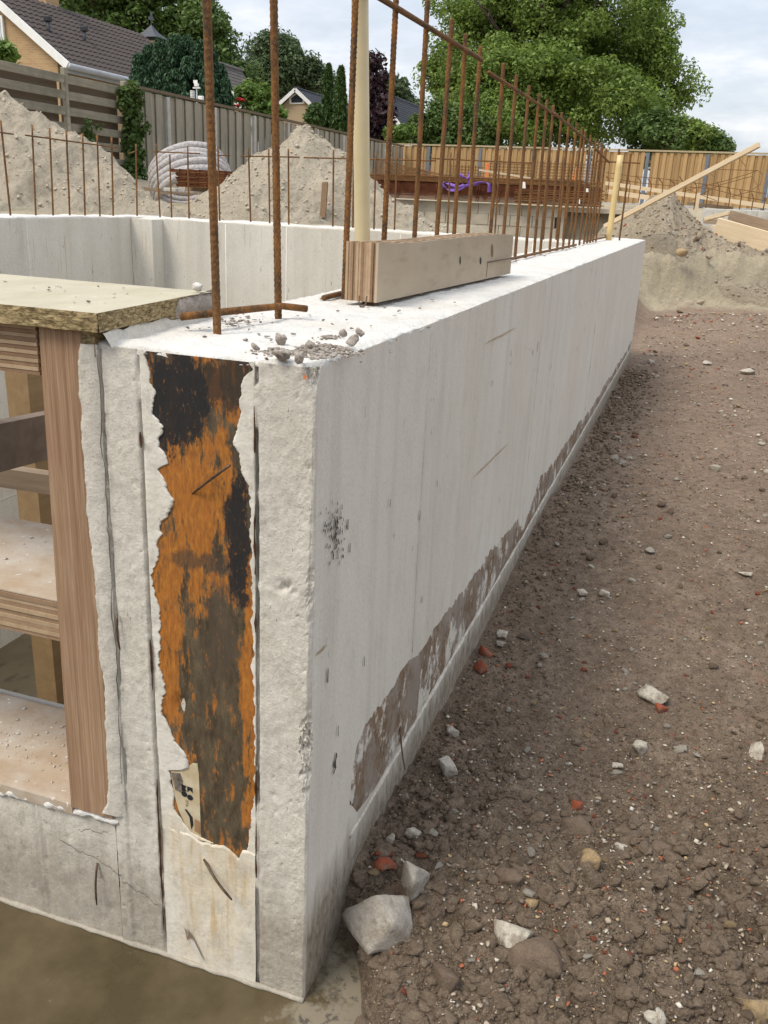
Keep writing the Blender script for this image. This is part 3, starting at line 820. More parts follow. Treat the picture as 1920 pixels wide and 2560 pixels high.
# ================================================================== SETTING
# ------------------------------------------------------------------ ground sheet
_cy = np.array([-0.4, 0.0, 0.11, 0.26, 0.47, 0.63, 0.84, 1.07, 1.3, 1.6, 2.07, 2.8, 3.6, 4.8, 6.05, 9])
_cz = np.array([0.04, 0.045, 0.075, 0.086, 0.082, 0.074, 0.072, 0.072, 0.085, 0.10, 0.11, 0.085, 0.08, 0.06, 0.07, 0.08])
def ground_z(x, y):
    x = np.asarray(x, float); y = np.asarray(y, float)
    # dig on the right-hand side of the wall
    z = np.interp(y, _cy, _cz) + 0.02*sstep(0.05, 0.5, x)*sstep(-.2, .6, y)
    z = z + 0.020*fbm(x*2.3, y*2.3, 3, 3) + 0.010*fbm(x*9, y*9, 5, 3)*sstep(14, 4, y)
    rough = sstep(1.3, 0.1, y)*0.7 + 0.3
    near = sstep(9.5, 3.0, y)
    patch = np.clip(.55+1.4*fbm(x*3.2, y*3.2, 18, 3), .12, 1.25)*sstep(1.15, .35, y)
    z = z + near*(rough*(0.010*np.abs(fbm(x*22, y*22, 8, 3)) - 0.006 + 0.007*fbm(x*60, y*60, 9, 2)) + patch*(.034*cells(x*24, y*24, 3)+.017*cells(x*58, y*58, 5)+.006*cells(x*120, y*120, 4)-.018) + .006*cells(x*70, y*70, 6)*sstep(5, 1, y)*(1-.6*patch))
    # slab corner stays clear of soil
    d = (x - (0.035 + 0.32*np.clip(0.10-y, 0, 2)))
    open_ = sstep(0.06, -0.03, d)*sstep(0.20, 0.06, y)
    z = z*(1-open_) + (-0.06)*open_
    # bank and higher ground behind
    yb = y - 10.35 - 0.9*np.clip(x-0.3, -1, 3)*0.5 - 0.25*fbm(x*1.5, y*0.4, 21, 3)
    bank = sstep(0.0, 0.55, yb)
    up = 0.62 + 0.03*np.clip(yb, 0, 40)**1.0 + 0.05*fbm(x*1.3, y*1.3, 12, 4) + bank*(0.09*fbm(x*4, y*4, 14, 4, .6)+.05*cells(x*6, y*6, 15))
    up = np.minimum(up, 1.30 + 0.02*fbm(x*.5, y*.5, 4, 2))
    right = z*(1-bank) + np.maximum(up, z)*bank + .07*sstep(-.9, .1, yb)*sstep(1.2, .2, yb)*(cells(x*4.5, y*4.5, 17)-.3+fbm(x*7, y*7, 19, 3))
    # left of the basement and behind it
    lz = 0.86 + 0.09*sstep(7, 14, y) + 0.35*sstep(13, 24, y) + 0.35*sstep(-8, -10, x) + 0.06*fbm(x*1.1, y*1.1, 31, 4) + 0.02*fbm(x*5, y*5, 33, 3)
    pit = sstep(9.2, 10.4, y)*sstep(17.95, 17.8, y)*sstep(-6.2, -5.2, x)*sstep(0.2, -1.2, x)
    hole2 = sstep(5.0, 5.3, y)*sstep(17.95, 17.8, y)*sstep(-1.9, -1.4, x)
    lz = lz*(1-np.maximum(pit, hole2)) + (0.50 + 0.05*fbm(x, y, 3, 3))*np.maximum(pit, hole2)
    lz = np.where((y < 5.3) & (x > -3.6), -1.9, lz)
    t = sstep(-0.55, -0.02, x)
    z = lz*(1-t) + right*t
    # everything far away is flat garden level
    farz = 1.30 + 0.03*fbm(x*.2, y*.2, 2, 2)
    ff = np.maximum(sstep(19.0, 24.0, y), np.maximum(sstep(-9.6, -10.2, x), sstep(6, 12, x)))
    ff = np.maximum(ff, sstep(-3, -6, y)*0)
    z = z*(1-ff) + farz*ff
    # basement pit and the trench with the footing slab in front
    inside = (x > -3.54) & (x < -0.14) & (y > 0.14) & (y < 4.96)
    z = np.where(inside, -1.9, z)
    front = (y < 0.16) & (x < -0.02) & (x > -9)
    z = np.where(front, -0.06, z)
    z = np.where((y < 5.2) & (x <= -3.54) & (x > -3.68), 0.6, z)
    z = np.where((x > -3.54) & (x < -0.14) & (y >= 4.96) & (y < 5.12), 0.3, z)
    z = np.where((x > -0.14) & (x < -0.03) & (y >= 0.14) & (y < 6.0), -0.05, z)
    return z
def sand_mask(x, y):
    yb = y - 10.05 - 0.9*np.clip(x-0.3, -1, 3)*0.5 - 0.5*fbm(x*2.5, y*1.0, 41, 4)
    s = sstep(-0.25, 0.3, yb)
    left = sstep(-0.3, -0.6, x)*sstep(4.9, 5.2, y)
    left = np.maximum(left, sstep(-3.5, -3.7, x))
    return np.clip(np.maximum(s, left), 0, 1)
def lines(segs):
    out = []
    for a, b, st in segs:
        out.append(np.arange(a, b-1e-9, st))
    return np.unique(np.round(np.concatenate(out), 4))
gx = lines([(-700, -100, 100), (-100, -30, 14), (-30, -11, 2.0), (-11, -6, 0.25), (-6, -3.8, 0.14), (-3.8, -3.3, 0.04), (-3.3, -0.4, 0.2), (-0.4, 0, 0.03), (0, 0.85, 0.0050),
            (0.85, 1.6, 0.02), (1.6, 3, 0.06), (3, 8, 0.35), (8, 30, 3), (30, 100, 14), (100, 701, 100)])
gy = lines([(-700, -100, 100), (-100, -8, 12), (-8, -1, 0.5), (-1, -0.2, 0.05), (-0.2, 0.9, 0.0050), (0.9, 1.8, 0.011), (1.8, 3.6, 0.028), (3.6, 6.2, 0.06), (6.2, 9.5, 0.09), (9.5, 12.5, 0.045), (12.5, 20, 0.16),
            (20, 34, 1.0), (34, 100, 8), (100, 901, 100)])
GX, GY = np.meshgrid(gx, gy)
GZ = ground_z(GX, GY)
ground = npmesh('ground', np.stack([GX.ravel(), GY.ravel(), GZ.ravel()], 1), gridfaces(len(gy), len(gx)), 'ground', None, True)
at_ = ground.data.attributes.new('sand', 'FLOAT', 'POINT')
at_.data.foreach_set('value', sand_mask(GX, GY).ravel().astype(np.float32))
tag(ground, kind='structure')
def gz(x, y):
    return float(ground_z(np.array([x]), np.array([y]))[0])

# footing slab in front of the wall, wet
sx = lines([(-4.2, -1.0, 0.2), (-1.0, 0.42, 0.02)]); sy = lines([(-2.2, -0.9, 0.1), (-0.9, 0.061, 0.02), (0.06, 0.30, 0.03)])
SX, SY = np.meshgrid(sx, sy)
SZ = 0.0 + 0.0025*fbm(SX*4, SY*4, 6, 3)
SZ = np.where((SY > 0.02) & (SX < 0.0), -0.02, SZ)
slab = npmesh('footing_slab', np.stack([SX.ravel(), SY.ravel(), SZ.ravel()], 1), gridfaces(len(sy), len(sx)), 'slab', None, True)
tag(slab, kind='structure')
fl = mesh('basement_floor', [(-3.45, 0.2, FLOOR), (-0.25, 0.2, FLOOR), (-0.25, 4.9, FLOOR), (-3.45, 4.9, FLOOR)], [(0, 1, 2, 3)], 'floor')
tag(fl, kind='structure')

# ================================================================== SIDE WALL (the near one)
side = empty('concrete_wall', (-0.15, 3.0, 0))
tag(side, 'long pale concrete side wall with rusty steel plate in its near end', 'wall')
# --- shell: end face, chipped corner, outer face, far end, inner face as one skin of columns x rows
XL = -0.305
end_x = np.concatenate([np.arange(XL, -0.03, 0.0025), np.arange(-0.03, -0.0001, 0.0018)])
side_y = lines([(0.0, 0.03, 0.0018), (0.03, 0.12, 0.006), (0.12, 1.0, 0.03), (1.0, L, 0.12)])
cols = [(x, 0.0) for x in end_x] + [(0.0, y) for y in side_y] + [(0.0, L)]
cols += [(-0.15, L), (-0.30, L), (-0.30, 4.0), (-0.30, 2.0), (-0.30, 0.6), (-0.302, 0.03)]
cols = np.array(cols)
rows = np.concatenate([[FLOOR-0.1, -0.12], np.arange(-0.004, H-0.002, 0.0032), [H-0.0012]])
CXg = np.repeat(cols[None, :, 0], len(rows), 0); CYg = np.repeat(cols[None, :, 1], len(rows), 0); CZg = np.repeat(rows[:, None], len(cols), 1)
n_end = len(end_x)
is_end = np.zeros_like(CXg, bool); is_end[:, :n_end] = True
is_side = np.zeros_like(CXg, bool); is_side[:, n_end:n_end+len(side_y)] = True
# recessed joints on the end face, beside the steel section
def groove(x, z, x0, wid, dep, s):
    c = x0 + 0.0016*fbm(z*18, z*0+s, s, 4, .6)
    g = np.exp(-((x-c)/wid)**2)
    gate = sstep(-0.15, 0.05, fbm(z*16, z*0+2.2, s+5, 3) + 0.08)
    return dep*g*gate
Ye = np.zeros_like(CYg)
gl = groove(CXg, CZg, -0.230, 0.0019, 0.013, 3)*sstep(0.0, 0.05, CZg)
gr_ = groove(CXg, CZg, -0.0745, 0.0020, 0.015, 9)*(0.35+0.65*sstep(0.15, 0.4, CZg))
ck = groove(CXg, CZg, -0.285, 0.0016, 0.006, 15)*sstep(0.2, 0.3, CZg)
Ye += gl + gr_ + ck
# the plate pocket is set back
pocket = sstep(-0.2275, -0.2245, CXg)*sstep(-0.0775, -0.0805, CXg)
Ye += pocket*0.006
# lips along the joints, board texture, blow holes
Ye -= 0.0016*np.exp(-((CXg+0.236)/0.003)**2)*(0.5+fbm(CZg*70, CXg*70, 4, 4))
Ye -= 0.0014*np.exp(-((CXg+0.0685)/0.003)**2)*(0.5+fbm(CZg*70, CXg*70, 6, 4))
Ye += (0.0022*fbm(CXg*9, CZg*4, 51, 4) + 0.0012*fbm(CXg*110, CZg*90, 52, 3, .65))*(1-pocket)
strip = sstep(-0.284, -0.288, CXg)
Ye -= strip*(0.0028+0.0012*fbm(CZg*30, CXg*80, 77, 3))
rgp = np.random.default_rng(5)
for _ in range(120):
    px_, pz_ = rgp.uniform(-0.30, -0.005), rgp.uniform(0.02, 0.9)
    pr_ = rgp.choice([0.0013, 0.0018, 0.0028], p=[.65, .3, .05])
    Ye += 0.0026*np.exp(-(((CXg-px_)/pr_)**2 + ((CZg-pz_)/(pr_*1.25))**2))*(1-pocket)
Ye += 0.006*np.exp(-(((CXg+0.034)/0.011)**2 + ((CZg-0.652)/0.007)**2))*sstep(-.1, .1, fbm(CXg*130, CZg*130, 3, 2)+.06)
CYg = np.where(is_end, CYg + Ye, CYg)
CXg = np.where(is_side, CXg + 0.0012*fbm(CYg*6, CZg*6, 61, 3), CXg)
# formwork fins on the outer face
for fy in (0.47, 1.60):
    CXg = np.where(is_side, CXg, CXg)
# broken corner arris
ch = 0.0022 + 0.003*np.clip(fbm(rows*11, rows*0+.3, 71, 4)+.15, 0, 1) + 0.017*sstep(0.30, 0.44, rows)*sstep(0.90, 0.74, rows)*np.clip(fbm(rows*3.6, rows*0+5.7, 72, 5, .6)+.42, 0.05, 1.2)
ch = np.maximum(ch, 0.010*sstep(0.885, 0.92, rows))
s_ = -np.where(is_end | is_side, cols[None, :, 0], -9) + cols[None, :, 1]
defi = np.clip(ch[:, None] + 0.013*fbm(s_*110, CZg*75, 73, 4, .75)*sstep(0.004, .012, ch[:, None]) - s_, 0, 1)
defi = np.where(is_end | is_side, defi, 0)
CXg = CXg - defi*0.5; CYg = CYg + defi*0.5
crack_m = np.zeros(1)
Vs = np.stack([CXg.ravel(), CYg.ravel(), CZg.ravel()], 1)
nr, nc = CXg.shape
Fg = gridfaces(nr, nc)
wrap = np.array([[r*nc+nc-1, r*nc, (r+1)*nc, (r+1)*nc+nc-1] for r in range(nr-1)])
shell = npmesh('wall_body', Vs, np.concatenate([Fg, wrap]), ['conc_side', 'conc_end'], side, False)
colidx = np.concatenate([np.tile(np.arange(nc-1), nr-1), np.full(nr-1, nc-1)])
shell.data.polygons.foreach_set('material_index', (colidx < n_end+4).astype(np.int32))
shell.data.polygons.foreach_set('use_smooth', (colidx < n_end-12) | (colidx > n_end+14))
shell.data.update()

# --- screeded top with a ragged overhanging lip
ty = lines([(-0.001, 0.30, 0.003), (0.30, 0.9, 0.006), (0.9, 2.2, 0.014), (2.2, L, 0.04)]); ty = np.append(ty, L+0.004)
tx = np.concatenate([[-0.001], np.linspace(0, 1, 66), [1.001]])
TY = np.repeat(ty[:, None], len(tx), 1)
e_out = -0.0008 + 0.0036*fbm(ty*34, ty*0+1.1, 81, 4, .65) + 0.002*fbm(ty*5, ty*0+4.1, 82, 2)
e_out = e_out - 0.014*sstep(0.03, 0.0, ty)
e_in = -0.302 - 0.004*fbm(ty*18, ty*0+8.1, 83, 3)
TXf = np.repeat(np.clip(tx, 0, 1)[None, :], len(ty), 0)
TX = e_in[:, None] + (e_out-e_in)[:, None]*TXf
fr = 0.0022*fbm(TX*55, TX*0+2.0, 84, 5, .65)
TYj = TY + np.where(TY < 0.012, fr, 0)
TZ = H + 0.002 + 0.004*fbm(TX*6, TYj*6, 85, 3) + 0.0020*fbm(TX*45, TYj*45, 86, 3) + 0.0016*fbm(TX*150, TYj*150, 87, 2)
TZ -= 0.008*sstep(0.016, -0.002, TYj)*(0.6+fbm(TX*34, TX*0, 88, 4)) + (0.004+.010*np.clip(fbm(TYj*24, TYj*0, 99, 4), 0, 1))*sstep(-0.022, 0.003, TX)*sstep(.02, .1, TYj)
TZ += 0.005*sstep(0.05, 0.02, TYj)*sstep(0.004, 0.02, TYj)*np.clip(fbm(TX*22, TYj*22, 89, 3), 0, 1)
skirt = (np.repeat(((tx < 0) | (tx > 1))[None, :], len(ty), 0)) | (TY <= ty[0]+1e-6) | (TY >= ty[-1]-1e-6)
TZ = np.where(skirt, H-0.0050 + 0.004*fbm(TX*60, TYj*60, 90, 3) - .002*sstep(.02, 0., TYj), TZ)
TYj = np.where((TY <= ty[0]+1e-6), TYj+0.002, TYj)
npmesh('screeded_top', np.stack([TX.ravel(), TYj.ravel(), TZ.ravel()], 1), gridfaces(len(ty), len(tx)), 'conc_top', side, True)

# --- steel plate and the torn cement film round it (thin real layers)
V = []; F = []
pz = np.linspace(0.205, 0.9255, 90); pxs = np.linspace(-0.2265, -0.0775, 24)
PX, PZ = np.meshgrid(pxs, pz)
PY = 0.0008 + 0.0006*fbm(PX*30, PZ*18, 95, 3) + 0.010*np.exp(-(((PX+0.190)/0.0045)**2 + ((PZ-0.447)/0.017)**2))
plate = npmesh('steel_plate', np.stack([PX.ravel(), PY.ravel(), PZ.ravel()], 1), gridfaces(len(pz), len(pxs)), 'plate', side, True)
plate['label'] = 'rusty orange and black steel plate set in the wall end'
def film(name, zs, xl, xr, y0=-0.0008, th=0.0022, m='skin', jl=0.0, jr=0.0, seed=0, ncol=9):
    zz = np.arange(zs[0], zs[1], 0.0016)
    lobe = lambda q, s: 1.5*np.abs(fbm(q*30, q*0, s, 3, .6)) - .45 + .55*fbm(q*110, q*0+1, s+2, 4, .7)
    a = np.interp(zz, *xl) - jl*lobe(zz, seed)
    b = np.interp(zz, *xr) + jr*lobe(zz, seed+4)
    b = np.maximum(b, a+0.0004)
    t = np.linspace(0, 1, ncol)
    X = a[:, None] + (b-a)[:, None]*t[None, :]
    Z = np.repeat(zz[:, None], ncol, 1)
    Y = y0 + 0.0008*fbm(X*90, Z*80, seed+8, 4)
    X = np.concatenate([X[:, :1], X, X[:, -1:]], 1); Z = np.concatenate([Z[:, :1], Z, Z[:, -1:]], 1)
    Y = np.concatenate([Y[:, :1]+th, Y, Y[:, -1:]+th], 1)
    return npmesh(name, np.stack([X.ravel(), Y.ravel(), Z.ravel()], 1), gridfaces(len(zz), ncol+2), m, side, False)
plL = [(-0.178, 0.358), (-0.178, 0.363), (-0.202, 0.394), (-0.219, 0.433), (-0.211, 0.474), (-0.220, 0.504), (-0.216, 0.577), (-0.224, 0.631), (-0.218, 0.657), (-0.211, 0.687), (-0.204, 0.715), (-0.188, 0.738), (-0.209, 0.780),
       (-0.199, 0.789), (-0.208, 0.820), (-0.201, 0.837), (-0.214, 0.850), (-0.204, 0.878), (-0.214, 0.888), (-0.219, 0.916)]
plR = [(-0.080, 0.327), (-0.077, 0.34), (-0.078, 0.435), (-0.080, 0.55), (-0.081, 0.658), (-0.082, 0.70), (-0.083, 0.74), (-0.087, 0.778), (-0.104, 0.830), (-0.099, 0.850), (-0.094, 0.896), (-0.081, 0.918)]
zL = [p[1] for p in plL]; xL_ = [p[0] for p in plL]
film('cement_film', (0.36, 0.9255), ([0, 1], [-0.2285, -0.2285]), (zL, xL_), jr=0.0065, seed=100)
zR = [p[1] for p in plR]; xR_ = [p[0] for p in plR]
film('cement_film', (0.327, 0.9255), (zR, xR_), ([0, 1], [-0.0762, -0.0762]), jl=0.005, seed=120)
# lower film: left tongue beside the paper scrap and everything under the plate
zb = [0.0, 0.222, 0.236, 0.242, 0.275, 0.300, 0.339, 0.345, 0.352, 0.364]
xb = [-0.077, -0.077, -0.150, -0.178, -0.207, -0.206, -0.212, -0.190, -0.178, -0.180]
film('cement_film', (0.235, 0.366), ([0, 1], [-0.2275, -0.2275]), (zb, xb), jr=0.003, seed=140)
film('cement_film', (0.235, 0.33), ([0.22, 0.245, 0.262, 0.33], [-0.094, -0.091, -0.088, -0.081]), ([0, 1], [-0.0765, -0.0765]), jl=0.004, seed=150)
xx = np.arange(-0.2275, -0.0762, 0.002)
zt = np.interp(xx, [-0.2275, -0.19, -0.178, -0.160, -0.127, -0.104, -0.098, -0.088, -0.0762], [0.238, 0.240, 0.240, 0.232, 0.236, 0.220, 0.238, 0.240, 0.240]) + 0.004*fbm(xx*90, xx*0, 160, 3)
tt = np.linspace(0, 1, 60)
FX = np.repeat(xx[None, :], 61, 0); FZ = np.concatenate([0.001+(zt-0.001)[None, :]*tt[:, None], zt[None, :]])
FY = -0.0012 + 0.0016*fbm(FX*40, FZ*26, 163, 4); FY[-1] += 0.004
npmesh('cement_film', np.stack([FX.ravel(), FY.ravel(), FZ.ravel()], 1), gridfaces(61, len(xx)), 'skin', side, True)
# rust showing in the joints beside the steel, and a hairline crack
def gapstrip(x0, w, z0, z1, seed, y, m, thr=-.05):
    zz = np.arange(z0, z1, .004); on = fbm(zz*14, zz*0+seed, seed, 4, .65) > thr; mb = MB(); i = 0
    while i < len(zz)-1:
        if on[i]:
            j = i
            while j < len(zz)-1 and on[j]: j += 1
            if j-i >= 2:
                q = zz[i:j+1]; c = x0+.0012*fbm(q*25, q*0, seed+3, 3); hw = w*(.35+.65*np.sin(np.pi*np.linspace(.05, .95, len(q))))*(.7+fbm(q*60, q*0+4, seed+5, 2))/2
                n = len(q); mb.add(np.concatenate([np.c_[c-hw, np.full(n, y), q], np.c_[c+hw, np.full(n, y), q]]), [(k_, n+k_, n+k_+1, k_+1) for k_ in range(n-1)])
            i = j
        i += 1
    if mb.n: mb.build('joint_gap', m, side)
MAT['joint_rust'] = plain('joint_rust', (0.085, 0.042, 0.024), 0.9, 0.1, 0.3, 90)
gapstrip(-0.2302, .0048, .05, .91, 7, -.0036, 'joint_rust', .02)
gapstrip(-0.0748, .0042, .20, .88, 11, -.0034, 'joint_rust', -.12)
zc_ = np.arange(.30, .918, .004); cx_ = -.2845+.004*fbm(zc_*16, zc_*0, 91, 5, .7); hw_ = .0007*(.6+1.0*np.clip(fbm(zc_*40, zc_*0+2, 92, 3)+.3, 0, 1)); n_ = len(zc_)
mesh('hairline_crack', np.concatenate([np.c_[cx_-hw_, np.full(n_, -.0062), zc_], np.c_[cx_+hw_, np.full(n_, -.0062), zc_]]), [(i, n_+i, n_+i+1, i+1) for i in range(n_-1)], plain('crack_dark', (0.13, 0.115, 0.10), .95, .1), side)
for (x0_, z0_, x1_, z1_) in [(-.41, .165, -.30, .13), (-.37, .19, -.318, .205), (-.30, .12, -.236, .098)]:
    t_ = np.linspace(0, 1, 40); cx_ = x0_+(x1_-x0_)*t_; cz_ = z0_+(z1_-z0_)*t_+.008*fbm(t_*6, t_*0, int(x0_*-900), 5, .7); hw_ = .0006
    mesh('hairline_crack', np.concatenate([np.c_[cx_, np.full(40, -.0042), cz_-hw_], np.c_[cx_, np.full(40, -.0042), cz_+hw_]]), [(i, i+1, 40+i+1, 40+i) for i in range(39)], bpy.data.materials['crack_dark'], side)
# brown flake where the film has come off near the slab
fk = [ony(u, v, -0.004) for u, v in [(462, 2318), (468, 2345), (490, 2380), (510, 2402), (498, 2375), (478, 2335)]]
mesh('bare_patch', [(p[0], -0.0052, p[2]) for p in fk], [tuple(range(len(fk)))], 'residue', side)
# torn printed label on the plate
lab = [(-0.2095, 0.338), (-0.196, 0.341), (-0.184, 0.350), (-0.1735, 0.361), (-0.1665, 0.362), (-0.1645, 0.345), (-0.1642, 0.28), (-0.1640, 0.238), (-0.178, 0.243), (-0.190, 0.256), (-0.199, 0.275), (-0.205, 0.300)]
paper = mesh('paper_label', [(x, 0.0004, z) for x, z in lab] + [(x, 0.0014, z) for x, z in lab], [tuple(range(len(lab)))] + [(i, i+len(lab), (i+1) % len(lab)+len(lab), (i+1) % len(lab)) for i in range(len(lab))], 'paper', side)
paper['label'] = 'torn yellowed paper label with black print'
def ink(pts, m='ink', y=-0.0001, nm='print_mark'):
    return mesh(nm, [(x, y, z) for x, z in pts], [tuple(range(len(pts)))], m, paper)
def disc(cx, cz, r, n=18):
    return [(cx+r*math.cos(2*math.pi*i/n), cz+r*math.sin(2*math.pi*i/n)) for i in range(n)]
ink([(-0.2085, 0.336), (-0.194, 0.339), (-0.190, 0.327), (-0.193, 0.306), (-0.203, 0.309)], 'ink_grey')
ink([(-0.1925, 0.3215), (-0.1845, 0.3200), (-0.1870, 0.3155), (-0.1845, 0.3110), (-0.1925, 0.3100)])
ink([(-0.1835, 0.3205), (-0.1750, 0.3195), (-0.1750, 0.3110), (-0.1793, 0.3150), (-0.1835, 0.3105)])
ink(disc(-0.1885, 0.3058, 0.0047)); ink(disc(-0.1795, 0.3025, 0.0047))
ink([(-0.1890, 0.2800), (-0.1860, 0.2810), (-0.1765, 0.2700), (-0.1755, 0.2575), (-0.1790, 0.2480), (-0.1805, 0.2590), (-0.1815, 0.2690)])
ink([(-0.1735, 0.268), (-0.1648, 0.266), (-0.1646, 0.244), (-0.1735, 0.247)], 'orange_ink')
cu = bpy.data.curves.new('label_text', 'FONT'); cu.body = 'STA'; cu.size = 0.0062; cu.materials.append(MAT['ink'])
txt = bpy.data.objects.new('label_text', cu); COL.objects.link(txt)
txt.parent = paper; txt.matrix_parent_inverse = parent_world(paper).inverted()
txt.matrix_basis = Matrix.Translation((-0.1868, -0.0003, 0.2965)) @ Euler((math.pi/2, math.pi/2, 0)).to_matrix().to_4x4()

# --- formwork residue strip, cement ridges and seams on the outer face
yy = np.concatenate([np.arange(0.165, 2.4, 0.006), np.arange(2.4, 5.98, .014)])
top_ = np.interp(yy, [0.165, 0.172, 0.19, 0.24, 0.40, 0.75, 1.19, 1.52, 1.60, 1.66, 1.9, 2.1, 2.9, 3.6, 4.6, 5.97], [0.235, 0.285, 0.318, 0.333, 0.336, 0.310, 0.282, 0.262, 0.19, 0.19, 0.285, 0.265, 0.25, 0.225, 0.225, 0.22])
top_ = top_ + 0.014*fbm(yy*9, yy*0, 170, 4, .6) + 0.05*np.clip(fbm(yy*2.2, yy*0+6, 171, 3), -1, 0)*sstep(1.7, 3, yy)
bot_ = np.interp(yy, [0.165, 0.2, 0.3, 6], [0.225, 0.178, 0.165, 0.162]) + 0.004*fbm(yy*12, yy*0, 173, 3)
top_ = top_ + .006*fbm(yy*70, yy*0+8, 178, 3, .7)
top_ = top_ + .022*np.abs(fbm(yy*38, yy*0+2, 177, 2))*sstep(.5, .9, yy) - .008*sstep(.5, .9, yy)
top_ = np.maximum(top_, bot_+0.004)
t5 = np.linspace(0, 1, 9)
RZ = bot_[None, :] + (top_-bot_)[None, :]*t5[:, None]; RY = np.repeat(yy[None, :], 9, 0)
RX = 0.0022 + 0.0008*fbm(RY*8, RZ*20, 175, 3); RX[0] -= .003; RX[-1] -= 0.0025
npmesh('formwork_residue', np.stack([RX.ravel(), RY.ravel(), RZ.ravel()], 1), gridfaces(9, len(yy)), 'residue', side, True)
def ridge(name, pts, r, jit, m, seed):
    P = np.array(pts, float); n = max(8, int(np.linalg.norm(P[-1]-P[0])/0.012))
    t = np.linspace(0, 1, n); Q = P[0]+(P[-1]-P[0])*t[:, None]
    s = t*np.linalg.norm(P[-1]-P[0])
    Q = Q + np.stack([0*s, fbm(s*20, s*0, seed, 3), fbm(s*20, s*0+5, seed+3, 3)], 1)*jit
    rr = r*(0.7+0.9*np.clip(fbm(s*30, s*0+9, seed+5, 3)+.35, 0, 1))
    V, F = tubegeo(Q, rr, 6)
    return mesh(name, V, F, m, side, True)
ridge('cement_ridge', [(0.0005, 0.17, 0.163), (0.0005, 6.0, 0.160)], 0.0042, 0.004, 'conc_side', 180)
ridge('cement_seam', [(0.0, 0.468, 0.34), (0.0, 0.465, 0.922)], 0.0016, 0.001, 'conc_side', 185)
ridge('cement_seam', [(0.0, 1.60, 0.20), (0.0, 1.60, 0.922)], 0.0018, 0.001, 'conc_side', 187)
ridge('cement_seam', [(0.0, 3.1, 0.26), (0.0, 3.1, 0.922)], 0.0018, 0.001, 'conc_side', 189)
# dark mould specks and scrapes with real positions on the outer face
def smear(u0, v0, u1, v1, w, m, nm='scrape'):
    a = onx(u0, v0, 0.0025); b = onx(u1, v1, 0.0025); d = b-a; ln = np.linalg.norm(d); n = np.cross(d/ln, [1, 0, 0])
    k = 9; P = []
    for i in range(k):
        t = i/(k-1); ww = w*math.sin(math.pi*(0.06+0.88*t))*random.uniform(.6, 1.1)
        c = a+d*t+n*random.uniform(-w, w)*.3
        P.append((c-n*ww/2, c+n*ww/2))
    V = [tuple(p[0]) for p in P]+[tuple(p[1]) for p in P]
    mesh(nm, V, [(i, i+1, k+i+1, k+i) for i in range(k-1)], m, side)
smear(1185, 1195, 1270, 1110, 0.004, MAT['rust_smear']); smear(1215, 860, 1290, 820, 0.004, MAT['rust_smear'])
smear(790, 1640, 818, 1613, 0.004, MAT['rust_smear'])
MAT['mould'] = plain('black_mould', (0.075, 0.07, 0.06), 0.95, 0.1, 0.2, 60)
rgm = np.random.default_rng(21)
for _ in range(120):
    u = rgm.normal(838, 12); v = rgm.normal(1325, 34)
    smear(u, v, u+rgm.uniform(-1, 2), v+rgm.uniform(5, 15), rgm.uniform(.0012, .0036), MAT['mould'], 'mould_speck')
for _ in range(90):
    y_ = rgm.uniform(0.05, 5.5)**1.0; z_ = rgm.uniform(0.36, 0.9); 
    h_ = rgm.uniform(.005, .022); w_ = rgm.uniform(.0009, .0022)
    mesh('mould_speck', [(0.0024, y_-w_, z_), (0.0024, y_+w_, z_-.001), (0.0024, y_+w_*.7, z_+h_), (0.0024, y_-w_*.7, z_+h_*.9)], [(0, 1, 2, 3)], MAT['mould'], side)
smear(842, 1880, 836, 1935, 0.010, MAT['mould'])
# orange marker dab on the corner
dab = [ony(u, v, -0.004) for u, v in [(758, 936), (765, 938), (768, 946), (763, 949), (758, 944)]]
mesh('marker_dab', [(p[0], -0.0045, p[2]) for p in dab], [(0, 1, 2, 3, 4)], 'orange_paint', side)
# nails left in the end face
def nail(name, a, b, r, parent, head=False):
    a = np.array(a, float); b = np.array(b, float); n = 7
    P = [a+(b-a)*t + np.array([0, -0.0035*math.sin(math.pi*t), 0]) for t in np.linspace(0, 1, n)]
    V, F = tubegeo(P, [r]*(n-1)+[r*.6], 7)
    return mesh(name, V, F, 'nail', parent, True)
def endp(u, v, y=-0.003):
    return ony(u, v, y)
nail('nail', endp(510, 2148, -.001), endp(580, 2250, -.020), 0.0020, side)
nail('nail', endp(575, 1163, -.022), endp(481, 1234, 0.001), 0.0017, side)
nail('nail', endp(293, 1536, -.004), endp(300, 1624, -.006), 0.0016, side)
nl = onx(1000, 1812, 0.001); nail('nail', nl, onx(1012, 1924, 0.030), 0.0016, side)

# --- starter bars cast into the side wall
XB = -0.234
bars_u = [873, 966, 1045, 1102, 1148, 1184, 1240, 1275, 1310, 1336, 1357, 1373, 1397, 1416, 1430, 1445, 1457, 1472, 1483, 1491, 1499, 1506, 1514]
put_bar('starter_bar', (-0.205, 0.147, H-0.03), (-0.208, 0.134, 1.53), 0.0055, side)
put_bar('starter_bar', (-0.201, 0.327, H-0.03), (-0.2105, 0.318, 1.53), 0.0055, side)
for i, u in enumerate(bars_u):
    p = onx(u, 400, XB)
    jx, jy = random.uniform(-.008, .008), random.uniform(-.006, .006)
    put_bar('starter_bar', (XB, p[1]-jy, H-0.03), (XB+jx, p[1]+jy, 1.512-0.0018*i*1.2), 0.0057, side)
for (u0, v0), (u1, v1) in [((880, -48), (1205, 150)), ((1221, 181), (1392, 290)), ((1386, 284), (1480, 360)), ((1488, 372), (1524, 407))]:
    a, b = onx(u0, v0, XB+0.013), onx(u1, v1, XB+0.013)
    put_bar('tie_bar', a, b, 0.0055, side)
